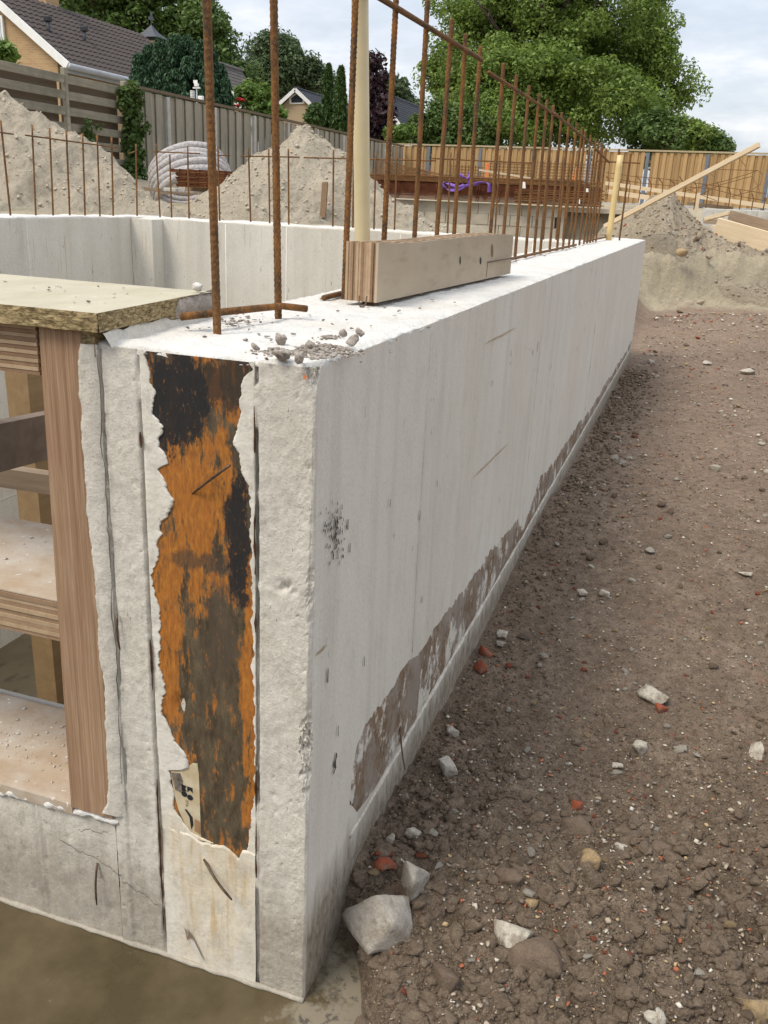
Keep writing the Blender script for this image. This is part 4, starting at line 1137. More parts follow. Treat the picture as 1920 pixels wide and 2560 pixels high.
# short bar tied low on the first two starters, slightly bent at its end
V, F = tubegeo([tuple(at(452, 792, 1.18)), tuple(at(545, 781, 1.205)), tuple(at(640, 771, 1.27)), tuple(at(705, 765, 1.33)), tuple(at(767, 772, 1.35))], 0.0052, 9)
tb = mesh('tie_bar', V, F, 'rebar', side, True)
# distribution bar lying along the feet of the starters
put_bar('tie_bar', onz(808, 745, H+0.008), onz(940, 712, H+0.008), 0.005, side)
put_bar('tie_bar', (XB+0.013, 1.70, H+0.012), (XB+0.013, 3.9, H+0.012), 0.005, side)
put_bar('tie_bar', (XB+0.013, 4.3, H+0.02), (XB+0.02, 5.9, H+0.02), 0.005, side)
for (u0, v0, u1, v1) in [(1577, 384, 1548, 600), (1548, 372, 1522, 598)]:
    b = onz(u1, v1+2, H); put_bar('starter_bar', (b[0], b[1], H-.02), onplane(u0, v0, b, (0, 1, 0)), 0.0062, side)
b = onz(1500, 596, H); put_bar('tie_bar', onplane(1493, 403, b, (0, 1, 0)), onplane(1601, 408, b, (0, 1, 0)), 0.005, side)

# ================================================================== FRONT, LEFT AND BACK BASEMENT WALLS
def slabwall(name, P, thick_dir, zt, m, label, seed, z0=FLOOR-.1):
    """wall between two plan points, with a ragged screeded top"""
    a, b = np.array(P[0], float), np.array(P[1], float); d = b-a; ln = np.linalg.norm(d); td = np.array(thick_dir, float)
    o = empty(name, ((a[0]+b[0])/2, (a[1]+b[1])/2, 0)); tag(o, label, 'wall')
    n = int(ln/0.04)+2; t = np.linspace(0, 1, n); s = t*ln
    base = a[None, :] + d[None, :]*t[:, None]
    prof = [(0, z0), (0, zt-0.015), (-0.004, zt-0.004), (0.05, zt), (0.95, zt), (1.004, zt-.004), (1, zt-.02), (1, z0)]
    V = []
    for k, (q, z) in enumerate(prof):
        off = base + td[None, :]*q
        jz = (0.010*fbm(s*9, s*0+k, seed+k, 4) if z > zt-.03 else 0*s)
        V.append(np.c_[off, z + jz])
    V = np.concatenate(V); 
    body = npmesh('wall_body', V, gridfaces(len(prof), n), m, o, False)
    body.data.polygons.foreach_set('material_index', (np.repeat(np.arange(len(prof)-1), n-1) == 3).astype(np.int32) | (np.repeat(np.arange(len(prof)-1), n-1) == 2).astype(np.int32) | (np.repeat(np.arange(len(prof)-1), n-1) == 4).astype(np.int32))
    return o
left_w = slabwall('concrete_wall', [(-3.39, 5.10), (-3.39, 0.0)], (-0.30, 0), H, ['conc_back', 'conc_top'], 'pale concrete basement wall in front of the left sand pile', 200)
back_w = slabwall('concrete_wall', [(-0.302, 4.80), (-3.389, 4.80)], (0, 0.30), H, ['conc_back', 'conc_top'], 'pale concrete basement wall in front of the middle sand pile', 220)
def seam_line(par, p0, p1, r=0.004):
    V, F = tubegeo([p0, (np.array(p0)+np.array(p1))/2, p1], r, 5); mesh('cement_seam', V, F, 'conc_back', par, True)
for u in (72, 337):
    y = onx(u, 640, -3.39)[1]; seam_line(left_w, (-3.39, y, -1.0), (-3.39, y, H-.02))
for u in (565, 716, 1000, 1330):
    x = ony(u, 640, 4.80)[0]; seam_line(back_w, (x, 4.80, -1.0), (x, 4.80, H-.02))
for z in (0.25, -0.7):
    seam_line(left_w, (-3.389, 0.1, z), (-3.389, 4.7, z), 0.003)
box('corner_fillet', -3.388, -3.22, 4.66, 4.799, FLOOR, H-0.012, 'conc_back', back_w)
k4 = 400/1659
Lb = [((8, 440), (110, 1410)), ((333, 485), (370, 1410)), ((515, 515), (550, 1410)), ((688, 540), (722, 1405)), ((857, 570), (880, 1405)), ((1008, 590), (1035, 1400)), ((1157, 610), (1172, 1400)), ((1410, 680), (1420, 1400))]
for t, b in Lb:
    B = onx(b[0]*k4, 200+b[1]*k4, -3.5); T = onx(t[0]*k4, 200+t[1]*k4, -3.5)
    put_bar('starter_bar', (-3.5, B[1], H-.03), (-3.5, T[1], T[2]+.01), 0.006, left_w, False)
for (p0, p1) in [((-20, 540), (140, 563)), ((262, 572), (1245, 706)), ((1340, 762), (1405, 738))]:
    put_bar('tie_bar', onx(p0[0]*k4, 200+p0[1]*k4, -3.488), onx(p1[0]*k4, 200+p1[1]*k4, -3.488), 0.0045, left_w, False)
s6 = 400/1659
Bb = [((205, 90), (250, 820)), ((350, 200), (370, 840)), ((535, 110), (550, 850)), ((850, 120), (868, 865)), ((1165, 130), (1190, 885)), ((1375, 140), (1387, 890)), ((1580, 140), (1585, 900))]
for t, b in Bb:
    B = ony(340+b[0]*s6, 340+b[1]*s6, 4.92); T = ony(340+t[0]*s6, 340+t[1]*s6, 4.92)
    put_bar('starter_bar', (B[0], 4.92, H-.03), (T[0], 4.92, max(1.30, T[2])+.005), 0.006, back_w, False)
k2 = 640/1659
for t, b in [((710, 975), (706, 1455)), ((840, 1000), (836, 1465)), ((985, 990), (972, 1472)), ((1122, 985), (1105, 1478)), ((1470, 990), (1450, 1490))]:
    B = ony(560+b[0]*k2, b[1]*k2, 4.92); T = ony(560+t[0]*k2, t[1]*k2, 4.92)
    put_bar('starter_bar', (B[0], 4.92, H-.03), (T[0], 4.92, T[2]+.005), 0.006, back_w, False)
for u in (1246, 1370, 1403, 1420):
    x = ony(u, 480, 4.92)[0]; put_bar('starter_bar', (x, 4.92, H-.03), (x-.01, 4.92, 1.41), 0.006, back_w, False)
for p0, p1 in [((380, 379), (500, 384)), ((545, 388), (575, 389)), ((602, 390), (749, 393)), ((759, 394), (1090, 402)), ((1080, 396), (1330, 408))]:
    put_bar('tie_bar', ony(*p0, 4.93), ony(*p1, 4.93), 0.0045, back_w, False)

# front wall: low parapet under the window opening
front = empty('concrete_wall', (-1.0, 0.1, 0)); tag(front, 'low white concrete wall under the plywood window formwork', 'wall')
fx = np.arange(-2.6, -0.3045, 0.006); fz = np.concatenate([[-0.1], np.arange(0.0, 0.226, 0.005)])
fx = fx[fx > -1.0] if False else np.concatenate([np.arange(-2.6, -0.7, 0.1), np.arange(-0.7, -0.3048, 0.004)])
FX, FZ = np.meshgrid(fx, fz)
FZ = np.where(FZ > 0.20, FZ + 0.008*fbm(FX*22, FX*0, 230, 4), FZ)
FY = -0.001 + 0.003*fbm(FX*9, FZ*6, 231, 4) + 0.0018*fbm(FX*50, FZ*40, 232, 3)
for xc in (-0.452, -0.441):
    FY += 0.0035*np.exp(-((FX-xc-0.002*fbm(FZ*20, FZ*0, 3, 2))/0.0022)**2)
FY -= 0.003*np.exp(-((FX+0.4465)/0.004)**2)
for _ in range(30):
    px_, pz_ = rgp.uniform(-0.6, -0.31), rgp.uniform(0.02, 0.2); pr_ = rgp.choice([.0025, .004])
    FY += 0.003*np.exp(-(((FX-px_)/pr_)**2 + ((FZ-pz_)/pr_)**2))
Vf = np.stack([FX.ravel(), FY.ravel(), FZ.ravel()], 1); nf = len(fx)
back_row = Vf[-nf:].copy(); back_row[:, 1] = 0.2115
Vf = np.concatenate([Vf, back_row, np.c_[back_row[:, :2], np.full(nf, FLOOR)]])
npmesh('wall_body', Vf, gridfaces(len(fz)+2, nf), 'conc_end', front, True)
ridge2 = None
V, F = tubegeo(np.c_[np.linspace(-1.2, 0.0, 120), np.full(120, -0.002) + 0.002*fbm(np.linspace(0, 30, 120), np.zeros(120), 4, 3), np.full(120, 0.002)], 0.0045*(0.8+0.6*np.clip(fbm(np.linspace(0, 50, 120), np.zeros(120), 6, 3)+.3, 0, 1)), 6)
mesh('base_fillet', V, F, 'conc_end', front, True)
V, F = tubegeo(np.c_[np.linspace(-0.56, -0.30, 60), np.full(60, -0.001), 0.224 + 0.010*fbm(np.linspace(0, 9, 60), np.zeros(60), 14, 4)], 0.006*(0.7+1.0*np.clip(fbm(np.linspace(0, 22, 60), np.zeros(60), 16, 3)+.2, 0, 1)), 6)
mesh('cement_lip', V, F, 'conc_top', front, True)
nail('nail', endp(245, 2155, -.001) if False else endp(243, 2158, -.002), endp(242, 2262, -.012), 0.0017, front)

# ================================================================== WINDOW FORMWORK
fw = empty('window_formwork', (-0.6, 0.1, 0.235))
tag(fw, 'plywood window formwork with chipboard lid at the left end of the wall', 'formwork')
# upright laminated stud, slightly out of plumb, with saw-rough face
sxs = np.linspace(0, 1, 22); szs = np.linspace(0.232, 0.9435, 110)
S1, S2 = np.meshgrid(sxs, szs)
xl_ = np.interp(S2, [0.23, 0.945], [-0.3795, -0.367]); xr_ = np.interp(S2, [0.23, 0.945], [-0.3075, -0.3065])
SXx = xl_ + (xr_-xl_)*S1
SYy = -0.006 + 0.0022*fbm(SXx*190, S2*2, 301, 3)
Vst = [np.stack([SXx.ravel(), SYy.ravel(), S2.ravel()], 1)]
V0 = Vst[0]; nst = len(V0)
Fst = gridfaces(110, 22)
left_col = np.arange(0, nst, 22); right_col = np.arange(21, nst, 22)
Vl = V0[left_col].copy(); Vl[:, 1] = 0.235; Vr = V0[right_col].copy(); Vr[:, 1] = 0.235
V_all = np.concatenate([V0, Vl, Vr])
Fl = np.array([[left_col[i+1], nst+i+1, nst+i, left_col[i]] for i in range(109)])
Fr = np.array([[right_col[i], nst+110+i, nst+110+i+1, right_col[i+1]] for i in range(109)])
npmesh('stud', V_all, np.concatenate([Fst, Fl, Fr]), 'lvl', fw, False)
# bent-over cement film covering the stud's right edge
zz = np.arange(0.24, 0.93, 0.0025)
ed = np.interp(zz, [0.24, 0.255, 0.30, 0.328, 0.449, 0.541, 0.629, 0.711, 0.875, 0.918, 0.93], [-0.322, -0.3165, -0.3085, -0.3075, -0.3055, -0.309, -0.3085, -0.3115, -0.311, -0.3085, -0.304]) + 0.0030*fbm(zz*38, zz*0, 310, 6, .7)
t = np.linspace(0, 1, 8)
EX = ed[:, None] + (-0.286-ed)[:, None]*t[None, :]; EZ = np.repeat(zz[:, None], 8, 1)
EY = -0.0085 + 0.0014*fbm(EX*90, EZ*50, 311, 4) + 0.006*t[None, :]**3
EX = np.concatenate([EX[:, :1], EX], 1); EZ = np.concatenate([EZ[:, :1], EZ], 1); EY = np.concatenate([EY[:, :1]+.006, EY], 1)
npmesh('cement_edge', np.stack([EX.ravel(), EY.ravel(), EZ.ravel()], 1), gridfaces(len(zz), 9), 'conc_end', side, True)
# chipboard packer behind the stud
box('packer', -0.305, -0.288, -0.0045, 0.22, 0.912, 0.9435, 'chip_edge', fw)
# header of laminated plies
zc = np.linspace(0.881, 0.9425, 13)
for i in range(12):
    box('ply', -1.35, -0.3735+random.uniform(-.001, .001), -0.003+(-0.0005 if i % 2 else 0.0003)+random.uniform(-.0003, .0003), 0.235, zc[i]+.0002, zc[i+1]-.0002, 'ply_light' if i % 2 else 'ply_dark', fw)
# middle shelf and sill of the box
zc = np.linspace(0.506, 0.5655, 10)
for i in range(9):
    box('ply', -1.35, -0.376, -0.001+random.uniform(-.0012, .0012), 0.236, zc[i]+.0002, zc[i+1]-.0002, 'ply_light' if i % 2 else 'ply_mid', fw)
box('shelf_board', -1.35, -0.3765, 0.0, 0.238, 0.5665, 0.5685, 'shelf', fw)
box('sill_board', -1.35, -0.3785, -0.006, 0.205, 0.219, 0.2365, 'shelf', fw)
box('sill_edge_strip', -1.35, -0.3785, 0.206, 0.212, 0.215, 0.2405, 'post_pale', fw)
# chipboard lid, coarse flaky edges
lid = empty('lid_tmp')
bpy.data.objects.remove(lid)
lx = np.concatenate([np.arange(-1.35, -0.72, 0.05), np.arange(-0.72, -0.2725, 0.006), [-0.272]]); ly = np.concatenate([np.arange(-0.0180, 0.302, 0.008)])
LX, LY = np.meshgrid(lx, ly)
LX = LX - (LX > -0.29)*np.interp(LY, [-.02, .3], [0.0, 0.026])*((LX+0.29)/0.018).clip(0, 1)
LZ = 0.9672 + 0.0008*fbm(LX*20, LY*20, 320, 3)
npmesh('lid_face', np.stack([LX.ravel(), LY.ravel(), LZ.ravel()], 1), gridfaces(len(ly), len(lx)), 'chip_top', fw, True)
def flaky(name, A, B, z0, z1, nrm, seed):
    A = np.array(A, float); B = np.array(B, float); ln = np.linalg.norm(B-A); n = int(ln/0.0035)+2; m = 9
    t = np.linspace(0, 1, n); zs = np.linspace(z0, z1, m)
    T, Z = np.meshgrid(t, zs); P = A[None, None, :] + (B-A)[None, None, :]*T[:, :, None]
    off = 0.0035*np.clip(fbm(T*ln*70, Z*260, seed, 3)+.1, -.4, .6); off[-1] = 0
    P = P + np.array(nrm)[None, None, :]*off[:, :, None]
    return npmesh(name, np.c_[P.reshape(-1, 2), Z.ravel()], gridfaces(m, n), 'chip_edge', fw, False)
flaky('lid_edge', (-1.35, -0.0180), (-0.272, -0.0180), 0.9445, 0.9672, (0, -1), 331)
flaky('lid_edge', (-0.272, -0.0180), (-0.298, 0.30), 0.9445, 0.9672, (1, 0), 335)
mesh('lid_underside', [(-1.35, -0.018, 0.9446), (-0.272, -0.018, 0.9446), (-0.298, 0.30, 0.9446), (-1.35, 0.30, 0.9446)], [(0, 3, 2, 1)], 'chip_edge', fw)
# mortar fillet under the lid's edge, and a smear over its back corner
mz = np.linspace(0, 1, 60); my = np.linspace(0, 1, 9)
A_, B_ = np.meshgrid(mz, my)
ex_ = np.interp(mz, [0, 1], [-0.2725, -0.2985]); ey_ = np.interp(mz, [0, 1], [-.006, .30])
topz = 0.9445 - 0.006*np.clip(fbm(mz*12, mz*0, 341, 3)+.3, 0, 1)
PX_ = ex_[None, :] + (1-B_)*(0.013+.004*fbm(A_*7, B_*0, 345, 3)) - .002 + 0.0012*fbm(A_*60, B_*12, 343, 3)
PY_ = np.repeat(ey_[None, :], 9, 0); PZ_ = H-.002 + (topz[None, :]-H+.002)*B_
npmesh('mortar_fillet', np.stack([PX_.ravel(), PY_.ravel(), PZ_.ravel()], 1), gridfaces(9, 60), 'conc_end', side, True)
mz = np.linspace(0, 1, 36); A_, B_ = np.meshgrid(mz, my)
ex_ = np.interp(mz, [0, 1], [-0.2895, -0.3000]); ey_ = np.interp(mz, [0, 1], [.175, .312])
lo_ = .940+.006*fbm(mz*9, mz*0, 351, 3); hi_ = .9665+.004*fbm(mz*14, mz*0+3, 352, 3)+.0035*sstep(.3, .9, mz)-.018*sstep(.12, 0, mz)
PX_ = ex_[None, :] + .0075*np.sin(np.pi*np.clip(B_, .08, .94))*sstep(0, .1, A_) + .004*fbm(A_*26, B_*9, 355, 4) + .001
PY_ = np.repeat(ey_[None, :], 9, 0); PZ_ = lo_[None, :] + (hi_-lo_)[None, :]*B_
npmesh('mortar_smear', np.stack([PX_.ravel(), PY_.ravel(), PZ_.ravel()], 1), gridfaces(9, 36), 'mortar', side, True)
# props and braces seen through the opening
def xz(u, v, X): return onx(u, v, X)
a0 = onx(-60, 1128, -0.86); a1 = onx(135, 1083, -0.86); dd = (a1-a0)
plank_h = 0.095
beam('brace_plank', a0-dd*1.2, a1+dd*1.0, 0.032, plank_h, 'timber_wet', fw)
zt_ = (a0[2]+a1[2])/2
beam('brace_plank', ony(-40, 1182, .62), ony(160, 1212, .62), 0.03, 0.045, 'timber_old', fw)
pb = at(85, 1120, 2.55)
prop = beam('prop_post', (pb[0], pb[1], FLOOR), (pb[0]-0.01, pb[1], 0.84), 0.075, 0.07, 'timber_brown', fw, up=(0, 1, 0))
# screw heads, knots and cement crumbs on the sill and shelf
for i in range(130):
    s = abs(random.gauss(0.0018, 0.0014))+.0010
    x = random.uniform(-0.62, -0.39); y = min(.19, max(.015, random.gauss(0.10, 0.045)))
    if random.random() < 0.25:
        x = random.uniform(-.70, -.40); y = random.uniform(.05, .2); zc_ = 0.5685
    else: zc_ = 0.2365
    V, Fq = rockgeo(500+i % 9, 0, 0.1, 9, 0.6)
    o = npmesh('cement_crumb', V*np.array([s, s*.8, s*.6]), Fq, 'crumb'); o.location = (x, y, zc_+s*.25); o.rotation_euler = (0, 0, random.uniform(0, 6))
    tag(o, 'tiny white cement crumb lying on the plywood formwork boards', 'crumb', 'cement crumbs on the formwork boards')
for i in range(26):
    s = abs(random.gauss(0.002, 0.0012))+.001
    V, Fq = rockgeo(500+i % 9, 0, 0.1, 9, 0.6)
    o = npmesh('grit_crumb', V*np.array([s, s*.8, s*.6]), Fq, 'crumb' if i % 3 else 'mortar'); o.location = (random.uniform(-.6, -.3), random.uniform(.02, .27), .9682+s*.3)
    tag(o, 'speck of grit lying on the chipboard lid', 'crumb', 'grit specks on the chipboard lid')
o = stone('mortar_lump', (-0.302, 0.262, 0.976), (0.024, 0.017, 0.020), 'conc_top', 611, 'white mortar lump on the back corner of the chipboard lid', cat='mortar lump')

# ================================================================== PLYWOOD BLOCK ON THE WALL
blk = empty('plywood_block', (-0.19, 0.65, H+0.008))
tag(blk, 'thick laminated plywood offcut with wavy top lying on the wall', 'plywood block')
zb0 = H+0.010
A = onz(942, 757, zb0)[:2]; B = onz(1280, 683, zb0)[:2]
dv = (B-A)/np.linalg.norm(B-A); nv = np.array([-dv[1], dv[0]])      # nv points to -x (into the wall top)
Wb = 0.062; NPLY = 13
tp = [(945, 608), (980, 608.5), (1017, 607), (1060, 604), (1089, 601), (1125, 597), (1162, 592), (1200, 589), (1234, 586.5), (1262, 586), (1284, 588)]
ss = []; hz = []
for u, v in tp:
    p = onplane(u, v, (A[0], A[1], 0), (nv[0], nv[1], 0)); ss.append((p[:2]-A)@dv); hz.append(p[2])
LB = ss[-1]; ts = np.linspace(0, LB, 40); hs = np.interp(ts, ss, hz); bs = np.full(40, zb0) + 0.012*sstep(.5*LB, 0, ts)*0
for i in range(NPLY):
    w0, w1 = i*Wb/NPLY, (i+1)*Wb/NPLY
    e0 = random.uniform(-.0012, .0012) + (0.0009 if i % 2 else -.0006)
    V = []
    for k in range(40):
        s = ts[k] + (e0 if k == 0 else 0); jz = random.uniform(-.0005, .0005) + (0.0008 if i % 2 else 0)
        for (w, z) in ((w0, bs[k]), (w1-.0002, bs[k]), (w1-.0002, hs[k]+jz), (w0, hs[k]+jz)):
            q = A + dv*s + nv*w; V.append((q[0], q[1], z))
    F = []
    for k in range(39):
        b_ = k*4
        for j in range(4): F.append((b_+j, b_+4+j, b_+4+(j+1) % 4, b_+(j+1) % 4))
    F.append((0, 1, 2, 3)); F.append((159, 158, 157, 156))
    mesh('ply', V, F, 'ply_face' if i == 0 else ('ply_light', 'ply_dark', 'ply_mid')[(i*2+i//4) % 3], blk)
# nail through the face and its pencil line, staple under the end
a = onplane(1218, 656, (A[0], A[1], 0), (nv[0], nv[1], 0)); b = a + np.array([dv[0]*0.30-nv[0]*.012, dv[1]*0.30-nv[1]*.012, 0.004])
nail('nail', a + np.r_[nv*.001, 0], b, 0.0016, blk)
c0 = onplane(1219, 657, (A[0], A[1], 0), (nv[0], nv[1], 0)); c1 = onplane(1215, 693, (A[0], A[1], 0), (nv[0], nv[1], 0)); e_ = -np.r_[nv*.0006, 0]; d_ = np.r_[dv*.0016, 0]
mesh('pencil_line', [c0+e_-d_, c0+e_+d_, c1+e_+d_, c1+e_-d_], [(0, 1, 2, 3)], MAT['mould'], blk)
for (u, v, rw, rh, mm) in [(1230, 627, 5, 17, 'orange_ink'), (1150, 651, 3, 11, 'mould'), (1201, 652, 4, 9, 'mould')]:
    P = [onplane(u+rw*.6*math.cos(t_), v+rh*math.sin(t_), (A[0], A[1], 0), (nv[0], nv[1], 0))+e_ for t_ in np.linspace(0, 2*math.pi, 12, endpoint=False)]
    mesh('knot_mark', P, [tuple(range(11, -1, -1))], 'stake' if mm == 'orange_ink' else MAT[mm], blk)
st_c = onz(905, 758, zb0)
tube('staple', [st_c+np.array([-.007, 0.004, .012]), st_c+np.array([-.0065, .002, 0]), st_c+np.array([-.003, 0, -.006]), st_c+np.array([.003, 0, -.006]), st_c+np.array([.0065, .002, 0]), st_c+np.array([.007, .004, .012])], 0.0014, 'nail', blk)
for sx_ in (0.05, 0.93):
    q = A + dv*LB*sx_ + nv*Wb*.5; box('spacer', q[0]-.012, q[0]+.012, q[1]-.012, q[1]+.012, H-.002, zb0-.0005, 'ply_dark', blk)

# ================================================================== PIPES BESIDE THE BARS
p = onx(905, 300, XB-.007)
pipe = empty('plastic_pipe', (p[0], p[1], H)); tag(pipe, 'thick cream plastic pipe standing upright behind the plywood block', 'pipe')
pt = onx(899, -30, XB-.007); pbm = onx(906, 590, XB-.007)
dirp = (pt-pbm)/(pt[2]-pbm[2])
lo = pbm + dirp*(H-0.004-pbm[2]); hi = lo + dirp*(0.72)
hi[2] = H + 0.72
V, F = tubegeo([lo+(hi-lo)*t for t in np.linspace(0, 1, 14)], 0.0152, 22, False); mesh('pipe_wall', V, F, 'pipe', pipe, True)
V, F = tubegeo([hi+(lo-hi)*t for t in np.linspace(0, .2, 4)], 0.0132, 22, False); mesh('pipe_bore', V, F, 'pipe', pipe, True)
b = onz(1521, 602, H); t_ = onplane(1551, 388, b, (0, 1, 0))
p2 = empty('plastic_pipe', b); tag(p2, 'thin yellow pipe leaning at the far end of the side wall', 'pipe')
V, F = tubegeo([b+(t_-b)*q for q in np.linspace(0, 1, 8)], 0.019, 16, True); mesh('pipe_wall', V, F, 'pipe2', p2, True)

# ================================================================== MORTAR CRUMBS ON THE WALL TOP
def heap(name, u, v, n, spread, smin, smax, label, seed):
    c = onz(u, v, H+.004); rg = np.random.default_rng(seed); mb = MB()
    for i in range(n):
        s = rg.uniform(smin, smax); V, F = rockgeo(seed*7+i % 6, 1, 0.2, 11, 0.8)
        d = rg.normal(size=2)*spread; rr = np.linalg.norm(d)
        hgt = max(0, spread*0.55 - rr*0.35)
        mb.add(V*s/2*np.array([1, .85, .75]) + np.array([c[0]+d[0], c[1]+d[1]*1.25, H+.003+s*.25+hgt*.8]), F)
    o = mb.build(name, 'mortar'); tag(o, label, 'mortar crumbs', None, 'stuff'); return o
heap('mortar_heap', 692, 884, 150, 0.012, 0.0018, 0.0085, 'small grey heap of mortar crumbs nearest the steel plate', 31)
heap('mortar_heap', 815, 882, 300, 0.020, 0.0018, 0.0095, 'wide grey spill of mortar crumbs by the wall corner', 32)
heap('mortar_heap', 826, 845, 70, 0.007, 0.002, 0.008, 'small pointed mortar heap beside the forked lump', 33)
one = [(703, 848, .021, .019, 'angular grey mortar lump standing alone above the small heap'), (639, 866, .012, .012, 'small dark mortar lump left of the small heap'), (777, 868, .016, .02, 'grey mortar lump above the wide crumb spill'),
       (818, 865, .014, .011, 'small mortar lump just right of the wide crumb spill top'), (699, 887, .026, .017, 'largest flat mortar lump in the small heap'), (752, 893, .016, .02, 'mortar lump on the left rim of the wide crumb spill')]
for i, (u, v, sx_, sz_, lb) in enumerate(one):
    q = onz(u, v, H+.005+sz_*.3); stone('mortar_lump', q, (sx_, sx_*.9, sz_*1.3), 'mortar', 40+i, lb, cat='mortar lump', rough=.2)
q = onz(880, 846, H+.014)
mb = MB()
for (dx, dz, s) in ((0, 0, .018), (-.012, .010, .014), (.010, .013, .015), (.004, .005, .014)):
    V, F = rockgeo(77+int(s*1e4)+int(dx*1e3), 1, .15, 12, .9); mb.add(V*s/2*np.array([1, .7, 1]) + np.array([q[0]+dx, q[1], q[2]+dz-.004]), F)
tag(mb.build('mortar_lump', 'mortar'), 'forked mortar lump standing up on the wall top', 'mortar lump')
rgk = np.random.default_rng(8)
for i in range(120):
    y = 0.03 + abs(rgk.normal(0, .55)); x = rgk.uniform(-.285, -.02)
    if i < 36: 
        c = onz(560+rgk.normal(40, 34), 812+rgk.normal(0, 9), H); x, y = c[0], c[1]
    elif i < 75:
        j = rgk.integers(6, 22); pb_ = onx(bars_u[j], 400, XB); x = XB + rgk.normal(.015, .02); y = pb_[1]+rgk.normal(0, .06)
    s = rgk.uniform(.0022, .0065)*(1.6 if i >= 36 and i < 75 else 1)
    V, F = rockgeo(90+i % 8, 0, .1, 9, .7)
    o = npmesh('grit_crumb', V*s*np.array([1, .85, .6]), F, 'mortar'); o.location = (min(-.012, x), max(.02, y), H+.005+s*.2); o.rotation_euler = (0, 0, rgk.uniform(0, 6))
    tag(o, 'grey grit crumb lying on the white wall top', 'crumb', 'grit crumbs on the side wall top')

# ================================================================== STONES AND SOIL
def hero(name, u, v, w, h, m, seed, label, zoff=0.35, flat=.8, rough=.10, npts=13, tilt=(0, 0), rz=None, aspect=.85, cat='stone', sub=2):
    """stone seen at photo pixel (u,v) with apparent size w x h pixels, resting on the soil"""
    z = 0.08
    for _ in range(4):
        p = onz(u, v, z); z = gz(p[0], p[1]) + 0.5*h*np.linalg.norm(p-CAM)/FPX*zoff
    d = np.linalg.norm(p-CAM)
    sx_, sz_ = w*d/FPX, h*d/FPX
    stone(name, (p[0], p[1], z), (sx_*1.18, sx_*aspect*1.1, sz_*1.3), m, seed, label, None, ((seed*.73) % .8)-.4 if rz is None else rz, tilt, sub, rough, npts, flat, cat, None, .03 if m != 'st_brown' else .12)
hero('concrete_chunk', 945, 2302, 205, 165, 'st_grey', 1, 'big pale concrete chunk against the foot of the wall corner', .42, .85, .05, 9, sub=3, rz=-.1)
hero('concrete_chunk', 1018, 2214, 104, 118, 'st_grey', 6, 'grey concrete chunk right behind the biggest chunk by the wall', .40, .95, .045, 11, sub=3, rz=.5)
hero('concrete_chunk', 1122, 1908, 76, 72, 'st_grey', 3, 'pale rounded concrete lump near the wall base', .5, 1, .07, 12, sub=3)
hero('brick_shard', 962, 2160, 60, 40, 'st_red', 4, 'orange red brick shard behind the two big chunks', .5, .6, cat='brick shard')
hero('concrete_chunk', 1640, 1735, 84, 52, 'st_white', 5, 'pale pointed stone lying over a red brick bit', .7, .8, .07)
hero('brick_shard', 1646, 1773, 42, 28, 'st_red', 6, 'red brick bit under the pale pointed stone', .3, .8, cat='brick shard')
hero('concrete_chunk', 1283, 2335, 98, 70, 'st_white', 7, 'white tilted stone in the lower middle soil', .6, .75, .08, 12)
hero('stone', 1338, 2398, 150, 98, 'st_brown', 8, 'large rounded brown stone half buried below the white tilted stone', .1, .8, .06, 16, sub=3)
hero('stone', 1112, 2450, 102, 88, 'st_brown', 9, 'flat faced brown stone at the lower edge of the soil', .1, .75, .05, 11)
hero('stone', 1441, 2075, 78, 70, 'st_brown', 10, 'dark rounded stone in the middle of the soil', .15, .85, .06, 16)
hero('stone', 1475, 2150, 58, 62, 'st_tan', 11, 'greenish tan split stone below the dark rounded stone', .2, .8)
hero('brick_shard', 1440, 2018, 40, 30, 'st_red', 12, 'bright orange brick bit in the middle of the soil', .45, .8, cat='brick shard')
hero('mortar_piece', 1878, 1878, 66, 42, 'st_white', 13, 'cream bar shaped mortar piece at the right edge', .5, .9, .05, 10, cat='mortar piece')
hero('stone', 1597, 1870, 38, 46, 'st_white', 14, 'white upright pebble with a pitted face', .5, .9)
hero('stone', 1543, 1915, 30, 26, 'st_white', 15, 'white pitted chip beside the pitted upright pebble', .4, .6)
hero('brick_shard', 1200, 1672, 38, 44, 'st_red', 16, 'dark red brick cube close to the wall', .5, .95, .04, 10, cat='brick shard')
hero('brick_shard', 1215, 1628, 52, 40, 'st_red', 17, 'dull red brick lump behind the red cube by the wall', .4, .8, cat='brick shard')
hero('stone', 1130, 1828, 48, 38, 'st_grey', 18, 'grey white stone between the wall and the soil track', .4, .8)
hero('stone', 1258, 1585, 50, 22, 'st_white', 19, 'flat pale stone chip by the middle of the wall base', .5, .5)
hero('stone', 1035, 2085, 44, 30, 'st_white', 20, 'small white stone beside the corner soil', .5, .8)
hero('stone', 976, 2105, 28, 36, 'st_white', 21, 'narrow white pebble close to the wall corner', .5, .9)
hero('stone', 1270, 2195, 0.1+70, 55, 'st_brown', 22, 'brown clod shaped stone left of the split stone', .05, .8)
hero('stone', 1565, 2115, 52, 34, 'st_white', 23, 'whitish flat stone right of the dark rounded stone', .3, .6)
hero('stone', 1650, 2130, 70, 60, 'st_brown', 24, 'brown lump with a cream flake on its right side', .05, .8)
hero('stone', 1880, 2530, 100, 80, 'st_tan', 25, 'cream and pink stone in the bottom right corner', .2, .8)
hero('stone', 1640, 2545, 60, 34, 'st_white', 26, 'light stone cut by the bottom edge of the picture', .2, .7)
hero('stone', 1330, 2250, 40, 32, 'st_tan', 27, 'small tan stone above the white tilted stone', .3, .8)
hero('stone', 1860, 1432, 36, 28, 'st_white', 28, 'large white flake on the right of the track', .3, .35, .05, 10)
hero('stone', 1905, 1790, 46, 30, 'st_brown', 29, 'dark flat stone at the right edge of the track', .3, .5)
